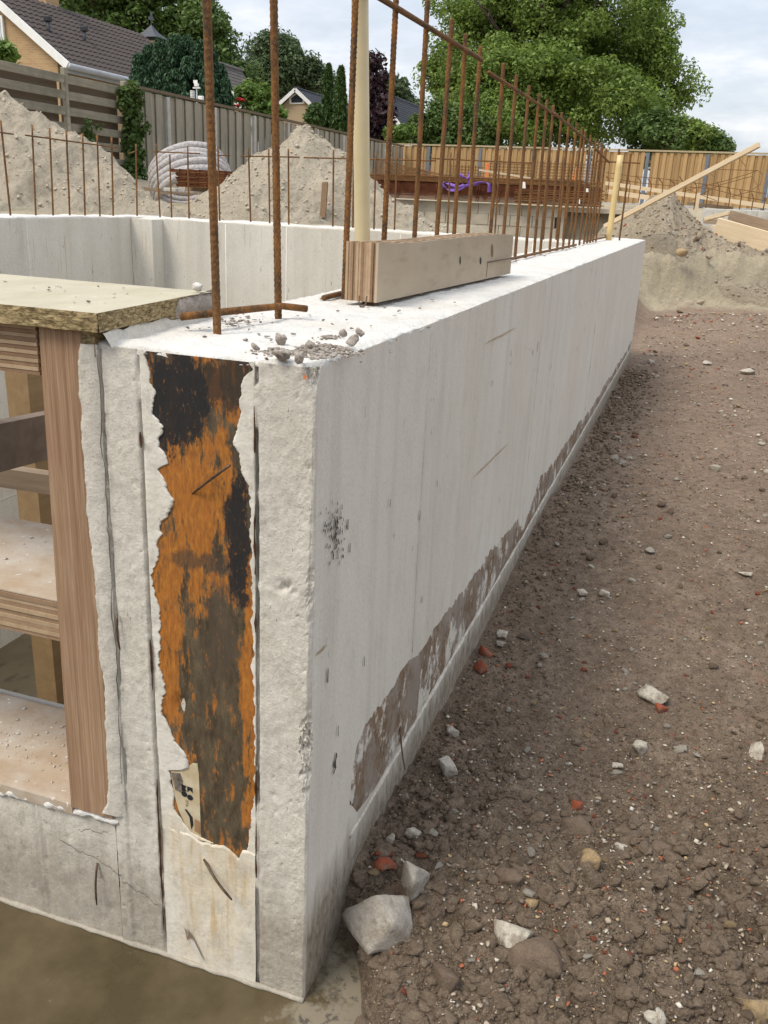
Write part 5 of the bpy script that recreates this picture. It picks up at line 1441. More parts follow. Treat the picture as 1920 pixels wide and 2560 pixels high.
hero('stone', 1870, 930, 34, 22, 'st_grey', 30, 'round grey stone far along the track at right', .5, .8)
hero('stone', 1770, 908, 26, 16, 'st_grey', 31, 'grey stone in the distant middle of the track', .5, .7)
hero('stone', 1625, 905, 22, 16, 'st_grey', 32, 'small grey stone by the far end of the wall', .5, .8)
hero('stone', 1455, 1485, 34, 32, 'st_white', 33, 'pale oblong pebble on the track beside the wall', .4, .8)
hero('stone', 1510, 1484, 32, 28, 'st_white', 34, 'white rounded pebble next to the pale oblong pebble', .4, .8)

# loose pebbles, each one an object, sharing a few meshes
PEB = []
for i in range(10):
    V, F = rockgeo(700+i, 1, .10, 12, .7)
    for m in ('st_white', 'st_grey', 'st_red', 'st_brown', 'st_tan'):
        me = bpy.data.meshes.new('pebble'); me.from_pydata([tuple(v) for v in V*.5], [], [tuple(int(q) for q in f) for f in F]); me.update(); me.materials.append(MAT[m]); PEB.append((m, me))
rgs = np.random.default_rng(99)
PLAB = {'st_white': ('pale pebble scattered on the brown soil track', 'pale pebbles on the soil'), 'st_grey': ('grey pebble scattered on the brown soil track', 'grey pebbles on the soil'),
        'st_red': ('small red brick bit scattered on the brown soil track', 'brick bits on the soil'), 'st_brown': ('brown earthy pebble scattered on the soil track', 'brown pebbles on the soil'), 'st_tan': ('tan pebble scattered on the brown soil track', 'tan pebbles on the soil')}
cnt = 0
while cnt < 295:
    u = rgs.uniform(800, 1990); v = 800 + 1790*rgs.uniform(0, 1)**1.05
    p = onz(u, v, .09)
    if p[0] < 0.03 or p[1] < 0.02 or p[1] > 10: continue
    if p[1] < .16 and p[0] < .14: continue
    m = rgs.choice(['st_white', 'st_grey', 'st_red', 'st_brown', 'st_tan'], p=[.30, .18, .16, .26, .10])
    cand = [q for q in PEB if q[0] == m]; me = cand[rgs.integers(len(cand))][1]
    px_ = rgs.choice([11, 16, 22, 32], p=[.35, .35, .2, .1]); d = np.linalg.norm(p-CAM); s = min(.06, px_*d/FPX)
    o = bpy.data.objects.new('pebble', me); COL.objects.link(o)
    o.location = (p[0], p[1], gz(p[0], p[1])+s*.16); o.scale = (s*rgs.uniform(.9, 1.3), s*rgs.uniform(.7, 1), s*rgs.uniform(.6, 1)); o.rotation_euler = (rgs.uniform(-.3, .3), rgs.uniform(-.3, .3), rgs.uniform(0, 6.3))
    tag(o, PLAB[m][0], 'pebble', PLAB[m][1]); cnt += 1

# uncountable crumbly soil and grit
def scatter(name, n, geos, fpos, fsize, m, seed, sink=.15, squash=.8):
    rg = np.random.default_rng(seed); P = fpos(rg, n); S = fsize(rg, P)
    z = ground_z(P[:, 0], P[:, 1])
    which = rg.integers(len(geos), size=len(P)); Vs, Fs, off = [], [], 0
    for g, (GV, GF) in enumerate(geos):
        idx = np.where(which == g)[0]; k = len(idx)
        if k == 0: continue
        a = rg.uniform(0, 6.28, k); c, s = np.cos(a), np.sin(a); nv_ = len(GV)
        sc = S[idx]/2; sx_, sy_, sz_ = sc*rg.uniform(.85, 1.25, k), sc*rg.uniform(.8, 1.1, k), sc*rg.uniform(.65, 1.05, k)*squash
        X = GV[None, :, 0]*sx_[:, None]; Y = GV[None, :, 1]*sy_[:, None]; Z = GV[None, :, 2]*sz_[:, None]
        W = np.stack([X*c[:, None]-Y*s[:, None]+P[idx, 0][:, None], X*s[:, None]+Y*c[:, None]+P[idx, 1][:, None], Z+(z[idx]+sz_*(1-2*sink))[:, None]*1.0], 2)
        Vs.append(W.reshape(-1, 3)); Fs.append((GF[None]+(np.arange(k)*nv_)[:, None, None]+off).reshape(-1, 3)); off += k*nv_
    o = npmesh(name, np.concatenate(Vs), np.concatenate(Fs), m, None, False); return o
def pos_screen(rg, n, vmin=800, pw=.7, umin=780):
    out = []
    while sum(len(a) for a in out) < n:
        u = rg.uniform(umin, 2000, n); v = vmin + (2640-vmin)*rg.uniform(0, 1, n)**pw
        d = RR[None]*((u-CX)/FPX)[:, None] - UU[None]*((v-CY)/FPX)[:, None] + FF[None]
        P = CAM[None]+d*((.09-CAM[2])/d[:, 2])[:, None]
        k = (P[:, 0] > .012) & (P[:, 1] < 10.2) & (P[:, 1] > -.3) & ~((P[:, 1] < .13) & (P[:, 0] < .06+.35*np.clip(.10-P[:, 1], 0, 1)))
        out.append(P[k])
    return np.concatenate(out)[:n]
def wall_bias(rg, n):
    P = np.zeros((n, 3)); P[:, 1] = rg.uniform(.12, 1, n)**1.6*5.5+.02; P[:, 0] = .012+np.abs(rg.normal(0, .10, n)); return P
g1 = [rockgeo(800+i, 1, .24, 14, .85) for i in range(5)]
g2 = [rockgeo(840+i, 2, .22, 18, .85) for i in range(6)]
g0 = [rockgeo(820+i, 0, .12, 10, .85) for i in range(6)]
def px_size(lo, hi, pw=2.2, cap=.05):
    def f(rg, P):
        d = np.linalg.norm(P-CAM[None], axis=1); a = rg.uniform(0, 1, len(P))**pw
        near = np.clip(1.25-P[:, 1]*.8, .55, 1)
        return np.minimum(cap, (lo+(hi-lo)*a)*d/FPX*near)
    return f
tag(scatter('soil_clods', 1500, g2, lambda r, n: pos_screen(r, n, 1750, .75), px_size(12, 56, 2.2), 'clod', 1, .55, 1.0), 'crumbly dark soil clods heaped over the near ground', 'soil', None, 'stuff')
tag(scatter('soil_crumbs', 20000, g0, lambda r, n: pos_screen(r, n, 800, .75), px_size(3.5, 15, 2.4), 'clod', 2, .35, .9), 'fine brown soil crumbs covering the track', 'soil', None, 'stuff')
tag(scatter('soil_bank', 3000, g1, wall_bias, px_size(6, 26, 2.2, .03), 'clod', 3, .35, .9), 'loose dark soil crumbs heaped along the wall foot', 'soil', None, 'stuff')
tag(scatter('far_grit', 4200, g0, lambda r, n: pos_screen(r, n, 790, 2.3, 1100), px_size(5, 22, 2.6, .06), 'grit', 5, .05, .7), 'pale and brown grit on the far part of the track', 'grit', None, 'stuff')
tag(scatter('grit', 6000, g0, lambda r, n: pos_screen(r, n, 780, .95), px_size(3.2, 13, 2.6, .03), 'grit', 4, .05, .7), 'fine pale and red grit sprinkled over the track', 'grit', None, 'stuff')

# ================================================================== SAND PILES
def pile(name, sil, Yp, slope, m, label, depth, seed, base=0.7, nx=130, ny=90, amp=0.05, lumps=0.0):
    """heap with the given ridge outline (photo pixels on the plane y = Yp), falling off in front and behind"""
    P = np.array([ony(u, v, Yp) for u, v in sil]); X, Z = P[:, 0], P[:, 2]
    xs = np.linspace(X[0], X[-1], nx); ys = np.linspace(Yp-depth, Yp+depth, ny)
    XX, YY = np.meshgrid(xs, ys)
    S = np.interp(xs, X, Z)
    d = np.abs(YY-Yp + 0.25*fbm(XX*1.2, YY*1.2, seed, 2))
    # round the ridge, keep the angle of repose below it
    z = S[None, :] - slope*(np.sqrt(d*d+0.03)-0.17)
    z = z + amp*(fbm(XX*3.1, YY*3.1, seed+1, 5, .55)) + amp*.35*np.abs(fbm(XX*11, YY*11, seed+2, 3)) + amp*.25*fbm(XX*30, YY*30, seed+3, 2)
    z = z + amp*0.8*fbm(XX*2.2+3*(z), YY*2.2, seed+6, 3)
    z = z + amp*1.1*(cells(XX*4.5, YY*4.5, seed+8)-.35)*(.4+.9*np.clip(fbm(XX*1.6, YY*1.6, seed+9, 2)+.4, 0, 1)) + amp*.75*cells(XX*11, YY*11, seed+10) + amp*.6*fbm(XX*16, YY*16, seed+11, 3, .7)
    z = z - amp*1.15
    z = z - 1.2*sstep(depth*.70, depth, np.abs(YY-Yp))
    o = npmesh(name, np.stack([XX.ravel(), YY.ravel(), z.ravel()], 1), gridfaces(ny, nx), m, None, True)
    tag(o, label, 'sand pile'); return o, (xs, ys, z)
pileL, _pl = pile('sand_pile', [(-420, 470), (-300, 330), (-170, 225), (-90, 205), (-40, 222), (0, 231), (27, 233), (51, 252), (65, 264), (104, 291), (121, 305), (166, 327), (205, 336), (234, 371), (285, 410), (333, 458), (375, 485), (440, 512), (520, 560)],
                7.3, 0.62, 'sand', 'tall pale sand pile behind the left basement wall', 2.2, 400, 0.8, 240, 150, .065)
pileM, _pm = pile('sand_pile', [(380, 560), (440, 525), (480, 500), (520, 478), (560, 451), (599, 415), (643, 376), (695, 362), (726, 347), (748, 318), (760, 311), (768, 314), (791, 330), (830, 371), (880, 393), (919, 438), (946, 465), (988, 502), (1027, 511), (1061, 538), (1120, 566), (1200, 610)],
                8.0, 0.70, 'sand', 'pointed sand pile in the middle behind the back wall', 1.7, 430, 0.7, 240, 150, .05)
pileR, pr = pile('sand_pile', [(1420, 640), (1465, 600), (1510, 566), (1555, 540), (1600, 515), (1630, 490), (1650, 481), (1672, 480), (1690, 488), (1710, 520), (1745, 545), (1780, 575), (1810, 594), (1850, 606), (1900, 624), (1980, 664), (2080, 720)],
                11.6, 0.74, 'sand_grey', 'grey brown heap of sand and rubble beyond the far wall end', 1.1, 460, 0.6, 240, 150, .06)
def pile_crumbs(name, res, n, m, label, seed, smin=.015, smax=.06, xs_rng=None):
    xs, ys, z = res; rg = np.random.default_rng(seed); V_, F_, off = [], [], 0
    G = [rockgeo(860+i, 0, .15, 10, .8) for i in range(5)]
    for i in range(n):
        a = rg.integers(4, len(xs)-4); b = rg.integers(3, len(ys)//2+8)
        s = smin+(smax-smin)*rg.uniform()**3; V, F = G[i % 5]
        V_.append(V*s/2+np.array([xs[a]+rg.uniform(-.01, .01), ys[b], z[b, a]+s*.12])); F_.append(F+off); off += len(V)
    o = npmesh(name, np.concatenate(V_), np.concatenate(F_), m); tag(o, label, 'sand', None, 'stuff')
pile_crumbs('sand_crumbs', _pl, 2200, 'sandbit', 'loose sand crumbs on the tall left pile', 61)
pile_crumbs('sand_crumbs', _pm, 1900, 'sandbit', 'loose sand crumbs on the pointed middle pile', 62)
pile_crumbs('rubble_crumbs', pr, 2200, 'greybit', 'loose grey crumbs on the far rubble heap', 63, .015, .06)
# rubble lumps rolling down the right heap
rgq = np.random.default_rng(3)
cntq = 0
while cntq < 130:
    i = rgq.integers(16, 225); j = rgq.integers(30, 85)
    x, y, z = pr[0][i], pr[1][j], pr[2][j, i]
    if z < .68: continue
    w = 1.0 if x > -0.15 else .25
    if rgq.uniform() > w: continue
    s = rgq.choice([.03, .045, .07, .10], p=[.4, .35, .18, .07])
    m, me = PEB[rgq.integers(len(PEB))]
    if m in ('st_red', 'st_tan', 'st_white') and rgq.uniform() < .8: continue
    o = bpy.data.objects.new('rubble_lump', me); COL.objects.link(o); o.location = (x, y, z+s*.2); o.scale = (s, s*.85, s*.75); o.rotation_euler = tuple(rgq.uniform(-3, 3, 3))
    tag(o, 'grey rubble lump lying on the far sand and rubble heap', 'rubble lump', 'rubble lumps on the far heap'); cntq += 1
# hero lumps at the foot of the heap, on the bank
for i, (u, v, w, h, m, lb) in enumerate([(1706, 631, 42, 24, 'st_tan', 'tan angular rock at the foot of the far heap'), (1762, 624, 30, 26, 'sandlump', 'round grey lump right of the tan rock on the bank'), (1735, 645, 26, 20, 'st_grey', 'small grey lump below the tan rock on the bank'),
                                         (1770, 643, 24, 14, 'sandlump', 'flat grey lump on top of the bank'), (1630, 632, 26, 20, 'st_brown', 'dark lump on the bank nearest the wall end'), (1780, 651, 22, 10, 'st_brown', 'thin dark shard on the bank'),
                                         (1716, 761, 40, 24, 'sandlump', 'grey boulder at the foot of the sand bank'), (1700, 778, 20, 14, 'st_brown', 'brown lump at the foot of the sand bank'), (1750, 756, 22, 18, 'sandlump', 'rounded lump right of the grey boulder at the bank foot')]):
    z = .6 if v < 700 else .12
    for _ in range(12):
        p = onz(u, v, z); z = .5*z+.5*(gz(p[0], p[1])+.02)
    d = np.linalg.norm(p-CAM)
    stone('rock', p, (w*d/FPX, w*d/FPX*.8, h*d/FPX*1.2), m, 900+i, lb)

# ================================================================== FENCES
def fence_vertical(name, p0, p1, zt, zb, posts, m_board, m_post, m_cap, label, bw=0.10, face=1, cap_h=0.03, base=True, seed=0):
    """board-on-board fence from p0 to p1; posts = positions along it in metres"""
    p0 = np.array(p0, float); p1 = np.array(p1, float); d = p1-p0; ln = np.linalg.norm(d); d /= ln; n = np.array([d[1], -d[0]])*face
    ang = math.atan2(d[1], d[0])
    o = empty(name, (p0[0], p0[1], zb)); tag(o, label, 'fence')
    rg = np.random.default_rng(seed)
    hgt = zt-zb
    mes = []
    for q in range(4):
        me = bpy.data.meshes.new('board'); me.from_pydata(boxverts(-bw*.5, bw*.5, -.009, .009, 0, hgt-.03), [], BOXF); me.update(); me.materials.append(MAT[m_board]); mes.append(me)
    k = 0; s = bw*.5
    while s < ln:
        if not any(abs(s-q) < .075 for q in posts):
            b = bpy.data.objects.new('board', mes[k % 4]); COL.objects.link(b); b.parent = o; b.matrix_parent_inverse = parent_world(o).inverted()
            q = p0 + d*s + n*(0.016 if k % 2 else -0.020)
            b.matrix_basis = Matrix.LocRotScale(Vector((q[0], q[1], zb + rg.uniform(-.006, .004))), Euler((0, rg.uniform(-.004, .004), ang)), Vector((rg.uniform(.92, 1.06), 1, 1)))
        s += bw*0.86; k += 1
    for q in posts:
        c = p0 + d*q
        b = box('post', -.055, .055, -.05, .05, 0, hgt+.005, m_post, None, .012); b.parent = o; b.matrix_parent_inverse = parent_world(o).inverted()
        b.matrix_basis = Matrix.LocRotScale(Vector((c[0]+n[0]*.012, c[1]+n[1]*.012, zb-.05)), Euler((0, 0, ang)), Vector((1, 1, 1)))
    beam('cap_rail', (*(p0), zt+cap_h*.4), (*(p1), zt+cap_h*.4), .09, cap_h, m_cap, o)
    beam('rail', (*(p0-n*.04), zb+.3), (*(p1-n*.04), zb+.3), .03, .08, m_board, o)
    beam('rail', (*(p0-n*.04), zt-.3), (*(p1-n*.04), zt-.3), .03, .08, m_board, o)
    if base:
        beam('gravel_board', (*p0, zb-.13), (*p1, zb-.13), .05, .24, 'post_pale', o)
    return o
fence_vertical('timber_fence', (-10.75, 30.30), (3.2, 30.12), 2.955, 1.40, [0.13+1.8*i for i in range(8)], 'fence_new', 'post_blue', 'fence_cap', 'new honey brown board fence with blue grey posts across the back', .125, 1, .05, True, 1)
g0_ = 14.45; fence_vertical('timber_fence', (-9.97, g0_), (-9.69, 30.1), 2.885, 1.45, [15.73-g0_+1.8*i for i in range(8)], 'fence_old', 'post_pale', 'cap_old', 'weathered grey board fence with pale posts left of the middle', .205, 1, .05, True, 2)
# louvre fence of wide horizontal slats
lf = empty('louvre_fence', (-9.97, 12, 1.3)); tag(lf, 'mossy grey fence of wide horizontal slats behind the left sand pile', 'fence')
zz_ = [2.86-0.245*i for i in range(7)]
for (ya, yb_) in ((7.9, 10.25), (10.30, 12.62), (12.70, 14.28)):
    for i, z in enumerate(zz_):
        b = box('slat', -.014, .014, -(yb_-ya)/2, (yb_-ya)/2, -.064, .064, 'louvre', lf, .004)
        b.matrix_basis = Matrix.LocRotScale(Vector((-9.94+random.uniform(-.006, .006), (ya+yb_)/2, z-.08)), Euler((random.uniform(-.004, .004), 0.10, 0)), Vector((1, 1, 1)))
        b2 = box('slat', -.012, .012, -(yb_-ya)/2, (yb_-ya)/2, -.078, .078, 'cap_old', lf, .004)  # rear slats: own brown hue, darkened to put shade into the colour
        b2.matrix_basis = Matrix.LocRotScale(Vector((-10.09, (ya+yb_)/2, z-.2)), Euler((0, 0.0, 0)), Vector((1, 1, 1)))
for y in (10.275, 12.66, 14.32):
    box('post', -10.00, -9.91, y-.04, y+.04, 1.0, 2.95, 'louvre', lf, .01)

# ================================================================== FOLIAGE
def leafcloud(name, clumps, nl, size, m, parent, seed, droop=0.0, elong=1.5, spread=1.0, outward=None, vertical=False):
    """clumps: (n,4) centre + radius; leaf rhombs through each clump's volume, near its surface"""
    rg = np.random.default_rng(seed); C = np.repeat(clumps[:, :3], nl, 0); R = np.repeat(clumps[:, 3], nl)
    n = len(C)
    D = rg.normal(size=(n, 3)); D /= np.linalg.norm(D, axis=1)[:, None]
    rad = R*rg.uniform(0.25, 1.0, n)**0.6*spread
    P = C + D*rad[:, None]*np.array([1, 1, .85]); P[:, 2] -= droop*rg.uniform(0, 1, n)*R
    N = D*0.55 + rg.normal(size=(n, 3))*0.55 + np.array([0, 0, .55]); N /= np.linalg.norm(N, axis=1)[:, None]
    if vertical:
        A = np.tile([0, 0, 1.0], (n, 1)) + rg.normal(size=(n, 3))*.28
    else:
        A = rg.normal(size=(n, 3))
    A = A - N*(A*N).sum(1)[:, None]; A /= np.linalg.norm(A, axis=1)[:, None]+1e-9
    B = np.cross(N, A); s = size*rg.uniform(.6, 1.25, n)
    V = np.stack([P-A*(s*elong/2)[:, None], P+B*(s/2)[:, None]*.8 + N*(s*.12)[:, None], P+A*(s*elong/2)[:, None], P-B*(s/2)[:, None]*.8 + N*(s*.12)[:, None]], 1).reshape(-1, 3)
    F = np.arange(n*4).reshape(-1, 4)
    return npmesh(name, V, F, m, parent, False)
def clumps_in(ells, n, rmin, rmax, seed, shell=.55):
    """clump centres inside a union of ellipsoids (centre, radii), mostly towards the outside"""
    rg = np.random.default_rng(seed); out = []
    w = np.array([np.prod(e[1])**(2/3) for e in ells]); w = w/w.sum()
    for k in range(n):
        c, r = ells[rg.choice(len(ells), p=w)]
        d = rg.normal(size=3); d /= np.linalg.norm(d)
        q = (shell+(1-shell)*rg.uniform()) if rg.uniform() < .8 else rg.uniform(.1, shell)
        rr = rg.uniform(rmin, rmax)
        out.append((*(np.array(c)+d*q*np.array(r)), rr))
    return np.array(out)
def trunk(parent, base, tops, r0, seed, name='trunk'):
    rg = np.random.default_rng(seed); mb = MB(); base = np.array(base, float)
    top = np.mean(tops, 0); fork = base + (top-base)*.45
    pts = [base + (fork-base)*t + np.r_[rg.normal(size=2)*r0*.4, 0]*(0 < t < 1) for t in np.linspace(0, 1, 5)]
    mb.add(*tubegeo(pts, np.linspace(r0*1.25, r0*.7, 5), 9))
    for tp_ in tops:
        tp_ = np.array(tp_); P = [fork + (tp_-fork)*t + rg.normal(size=3)*r0*.8*math.sin(math.pi*t) + np.array([0, 0, np.linalg.norm(tp_-fork)*.12*math.sin(math.pi*t)]) for t in np.linspace(0, 1, 6)]
        P[0] = pts[-1]
        mb.add(*tubegeo(P, np.linspace(r0*.6, r0*.07, 6), 6))
        for _ in range(3):
            a = P[rg.integers(2, 5)]; b = a + rg.normal(size=3)*np.linalg.norm(tp_-fork)*.22
            mb.add(*tubegeo([a, (a+b)/2+rg.normal(size=3)*r0*.3, b], np.linspace(r0*.22, r0*.04, 3), 5))
    return mb.build(name, 'bark', parent, True)
def px_ell(u, v, dep, ru, rv, rd=None):
    c = at(u, v, dep); k = dep/FPX
    return (c, (ru*k, (rd if rd else ru)*k, rv*k))
def tree(name, ells, base_uv, dep, label, m, n, nl, rc, size, seed, r0=.2, group=None, zb=1.3, ntops=9, **kw):
    b = at(*base_uv, dep); b[2] = zb
    o = empty(name, b); tag(o, label, 'tree', group)
    cl = clumps_in(ells, n, rc*.6, rc*1.25, seed)
    cl[:, 2] = np.maximum(cl[:, 2], zb+.3)
    rg = np.random.default_rng(seed+1)
    tops = cl[rg.choice(len(cl), ntops, replace=False), :3]
    trunk(o, b, tops, r0, seed+2)
    leafcloud('crown', cl, nl, size, m, o, seed+3, **kw)
    return o
# the big maple to the right of the middle
D = 40
tree('maple_tree', [px_ell(1230, 60, D, 150, 190), px_ell(1380, 20, D-1, 200, 200), px_ell(1520, 90, D, 170, 170), px_ell(1600, 210, D, 110, 120), px_ell(1300, 230, D-2, 190, 120), px_ell(1470, 260, D-2, 190, 105), px_ell(1620, 20, D+1, 80, 120), px_ell(1160, 200, D-1, 90, 90), px_ell(1230, 300, D-3, 160, 70), px_ell(1370, -140, D, 260, 110), px_ell(1100, 150, D, 55, 60), px_ell(1690, 240, D, 45, 40)],
     (1370, 420), D, 'big broad leafy green tree behind the brown fence', 'leaf_maple', 640, 340, .80, .120, 1000, .42, ntops=16)
# hedge trailing off to the right of it
for i, (u, v, ru, rv, lb) in enumerate([(1640, 340, 90, 55, 'dark round bush at the right foot of the big tree'), (1715, 352, 60, 40, 'low green bush right of the big tree above the fence'), (1780, 368, 42, 26, 'small bush peeking over the fence at far right'), (1090, 330, 70, 60, 'green bush beside the dark roofed house'), (1180, 335, 80, 60, 'broad bush under the left side of the big tree')]):
    e = px_ell(u, v, 36, ru, rv); b = at(u, 420, 36); b[2] = 1.3
    o = empty('garden_bush', b); tag(o, lb, 'bush')
    cl = clumps_in([e], 46, .3, .65, 1100+i); cl[:, 2] = np.maximum(cl[:, 2], 1.6)
    leafcloud('crown', cl, 200, .13, 'leaf_oak' if i != 1 else 'leaf_maple', o, 1120+i)
    V = MB(); c = np.array(e[0])
    for q in range(5): V.tube([b, (b+c)/2+np.random.default_rng(q).normal(size=3)*.2, c+np.random.default_rng(q+9).normal(size=3)*np.array(e[1])*.5], np.array([.05, .035, .012]), 5)
    V.build('stem', 'bark', o)
# trees on the left
tree('oak_tree', [px_ell(230, 10, 44, 150, 90), px_ell(380, 20, 44, 120, 120), px_ell(480, 110, 43, 110, 95), px_ell(560, 190, 43, 80, 80), px_ell(330, 90, 44, 110, 80), px_ell(440, -60, 44, 140, 60), px_ell(520, 60, 43, 40, 60), px_ell(590, 230, 42, 60, 55)],
     (400, 480), 44, 'tall spreading dark green tree behind the tan brick house', 'leaf_oak', 300, 190, .80, .17, 1200, .35, ntops=14)
tree('oak_tree', [px_ell(690, 140, 66, 60, 55), px_ell(730, 190, 66, 75, 55), px_ell(660, 200, 65, 55, 45), px_ell(790, 200, 66, 40, 45), px_ell(640, 160, 66, 25, 30)],
     (720, 480), 66, 'round dark tree above the small gabled house', 'leaf_far', 170, 170, .95, .21, 1300, .3)
tree('oak_tree', [px_ell(975, 235, 70, 40, 32), px_ell(1010, 255, 70, 25, 20), px_ell(940, 250, 70, 25, 25)], (975, 480), 70, 'small distant tree beside the dark roofed house', 'leaf_far', 60, 90, 1.0, .32, 1320, .2, ntops=6)
tree('purple_tree', [px_ell(935, 200, 34, 26, 62), px_ell(945, 280, 34, 34, 60), px_ell(925, 320, 34, 30, 30), px_ell(915, 260, 34, 22, 50)], (938, 470), 34, 'dark purple leaved tree right of the pipe', 'leaf_purple', 110, 90, .38, .15, 1340, .12, ntops=8)
# conifers
def conifer(name, cols_, dep, label, m, seed, leaf=.16, n=60, nl=110, rc=.32, taper=.9, group=None, zb=1.25):
    u0 = np.mean([c[0] for c in cols_]); b = at(u0, 480, dep); b[2] = zb
    o = empty(name, b); tag(o, label, 'conifer', group); rg = np.random.default_rng(seed); cl = []
    tr = MB()
    for (u, vt, w) in cols_:
        t = at(u, vt, dep+rg.uniform(-.4, .4)); r = w*dep/FPX; hgt = t[2]-zb
        tr.tube([np.array([t[0], t[1], zb-.1]), np.array([t[0], t[1], zb+hgt*.5]), t], np.array([.09, .06, .01]), 6)
        for k in range(n):
            q = rg.uniform(0, 1)**.8; rad = r*((1-q)**.62 if taper < .5 else math.sqrt(max(0.02, 1-q**3.2)))
            a = rg.uniform(0, 6.28); d = rad*math.sqrt(rg.uniform(.35, 1))
            cl.append((t[0]+d*math.cos(a), t[1]+d*math.sin(a), zb+q*hgt, rc*(1.1-.5*q)))
    tr.build('trunk', 'bark', o, True)
    leafcloud('crown', np.array(cl), nl, leaf, m, o, seed+1, droop=.3, elong=2.6, vertical=True)
    return o
conifer('cypress_tree', [(346, 140, 22), (372, 118, 26), (402, 102, 30), (436, 92, 34), (468, 94, 34), (500, 106, 30), (528, 124, 26), (550, 160, 22), (562, 200, 16), (415, 150, 40), (470, 150, 44), (520, 170, 36), (370, 170, 34), (440, 180, 44)], 21, 'wide dark green cypress clump behind the grey fence', 'leaf_conifer', 1400, .042, 200, 130, .17)
conifer('thuja_tree', [(822, 164, 25)], 33, 'left one of two slim pointed green thujas', 'leaf_thuja', 1420, .07, 480, 80, .13, .12, None)
conifer('thuja_tree', [(853, 168, 27)], 32, 'right one of two slim pointed green thujas', 'leaf_thuja', 1430, .07, 480, 80, .13, .12, None)
# rose shrub with red blooms, small shrubs by the fences
b = at(640, 300, 22); b[2] = 1.3
o = empty('rose_shrub', b); tag(o, 'bright green shrub with two red roses above the grey fence', 'shrub')
cl = clumps_in([px_ell(648, 250, 22, 36, 36), px_ell(622, 232, 22, 16, 24), px_ell(686, 285, 22, 26, 18), px_ell(602, 240, 22, 8, 34), px_ell(640, 310, 22, 40, 40)], 90, .10, .22, 1440); leafcloud('crown', cl, 70, .085, 'leaf_bright', o, 1441)
sb = MB()
for u, v in [(600, 232), (640, 225), (665, 240), (690, 275), (593, 258)]: sb.tube([b, (b+at(u, v, 22))/2, at(u, v, 22)], np.array([.025, .015, .006]), 5)
sb.build('stem', 'bark', o)
for u, v, s in [(602, 250, 1.0), (592, 264, .85), (598, 246, .6)]:
    c = at(u, v, 21.6); mb = MB()
    for q in range(12):
        a = q*2.4; rr_ = .095*s*(.35+.65*q/12); V, F = rockgeo(1500+q % 3, 0, .1, 9, .35); mb.add(V*.075*s+c+np.array([rr_*math.cos(a), rr_*math.sin(a)*.6, rr_*math.sin(a*1.3)*.7]), F)
    mb.build('rose_bloom', 'red_petal', o)
for (u, v, dep, ru, rv, lb, mm) in [(783, 290, 31, 20, 26, 'spiky green shrub left of the two thujas', 'leaf_thuja'), (2, 134, 15.5, 18, 12, 'green shrub tip above the slatted fence at the left edge', 'leaf_bright'), (1000, 335, 33, 40, 22, 'green shrub below the white barge board', 'leaf_bright')]:
    b = at(u, v+60, dep); b[2] = 1.3
    o = empty('garden_shrub', b); tag(o, lb, 'shrub'); c = at(u, v, dep)
    cl = clumps_in([px_ell(u, v, dep, ru, rv)], 34, .12, .25, int(u)+1600); leafcloud('crown', cl, 60, .11, mm, o, int(u)+1601)
    sb = MB(); sb.tube([b, (b+c)/2, c], np.array([.03, .02, .01]), 5); sb.build('stem', 'bark', o)
# ivy column at the end of the louvre fence
o = empty('ivy', (-9.78, 14.25, 1.3)); tag(o, 'column of green ivy climbing the end of the slatted fence', 'ivy')
rg = np.random.default_rng(44); n = 60
cl = np.c_[-9.80+rg.normal(0, .05, n), 14.33+rg.normal(0, .11, n), np.linspace(1.2, 2.88, n), np.full(n, .13)]
leafcloud('leaves', cl, 60, .085, 'leaf_ivy', o, 45, elong=1.1)
tube('stem', [(-9.86, 14.33, 1.2), (-9.87, 14.30, 2.0), (-9.86, 14.36, 2.8)], .015, 'bark', o)
cl = np.c_[-9.86+rg.normal(0, .03, 8), 13.1+rg.normal(0, .08, 8), np.linspace(1.85, 2.15, 8), np.full(8, .09)]
o = empty('weed_tuft', (-9.86, 13.1, 1.8)); tag(o, 'small green weed growing out of the slatted fence', 'weed'); leafcloud('leaves', cl, 30, .05, 'leaf_ivy', o, 46)

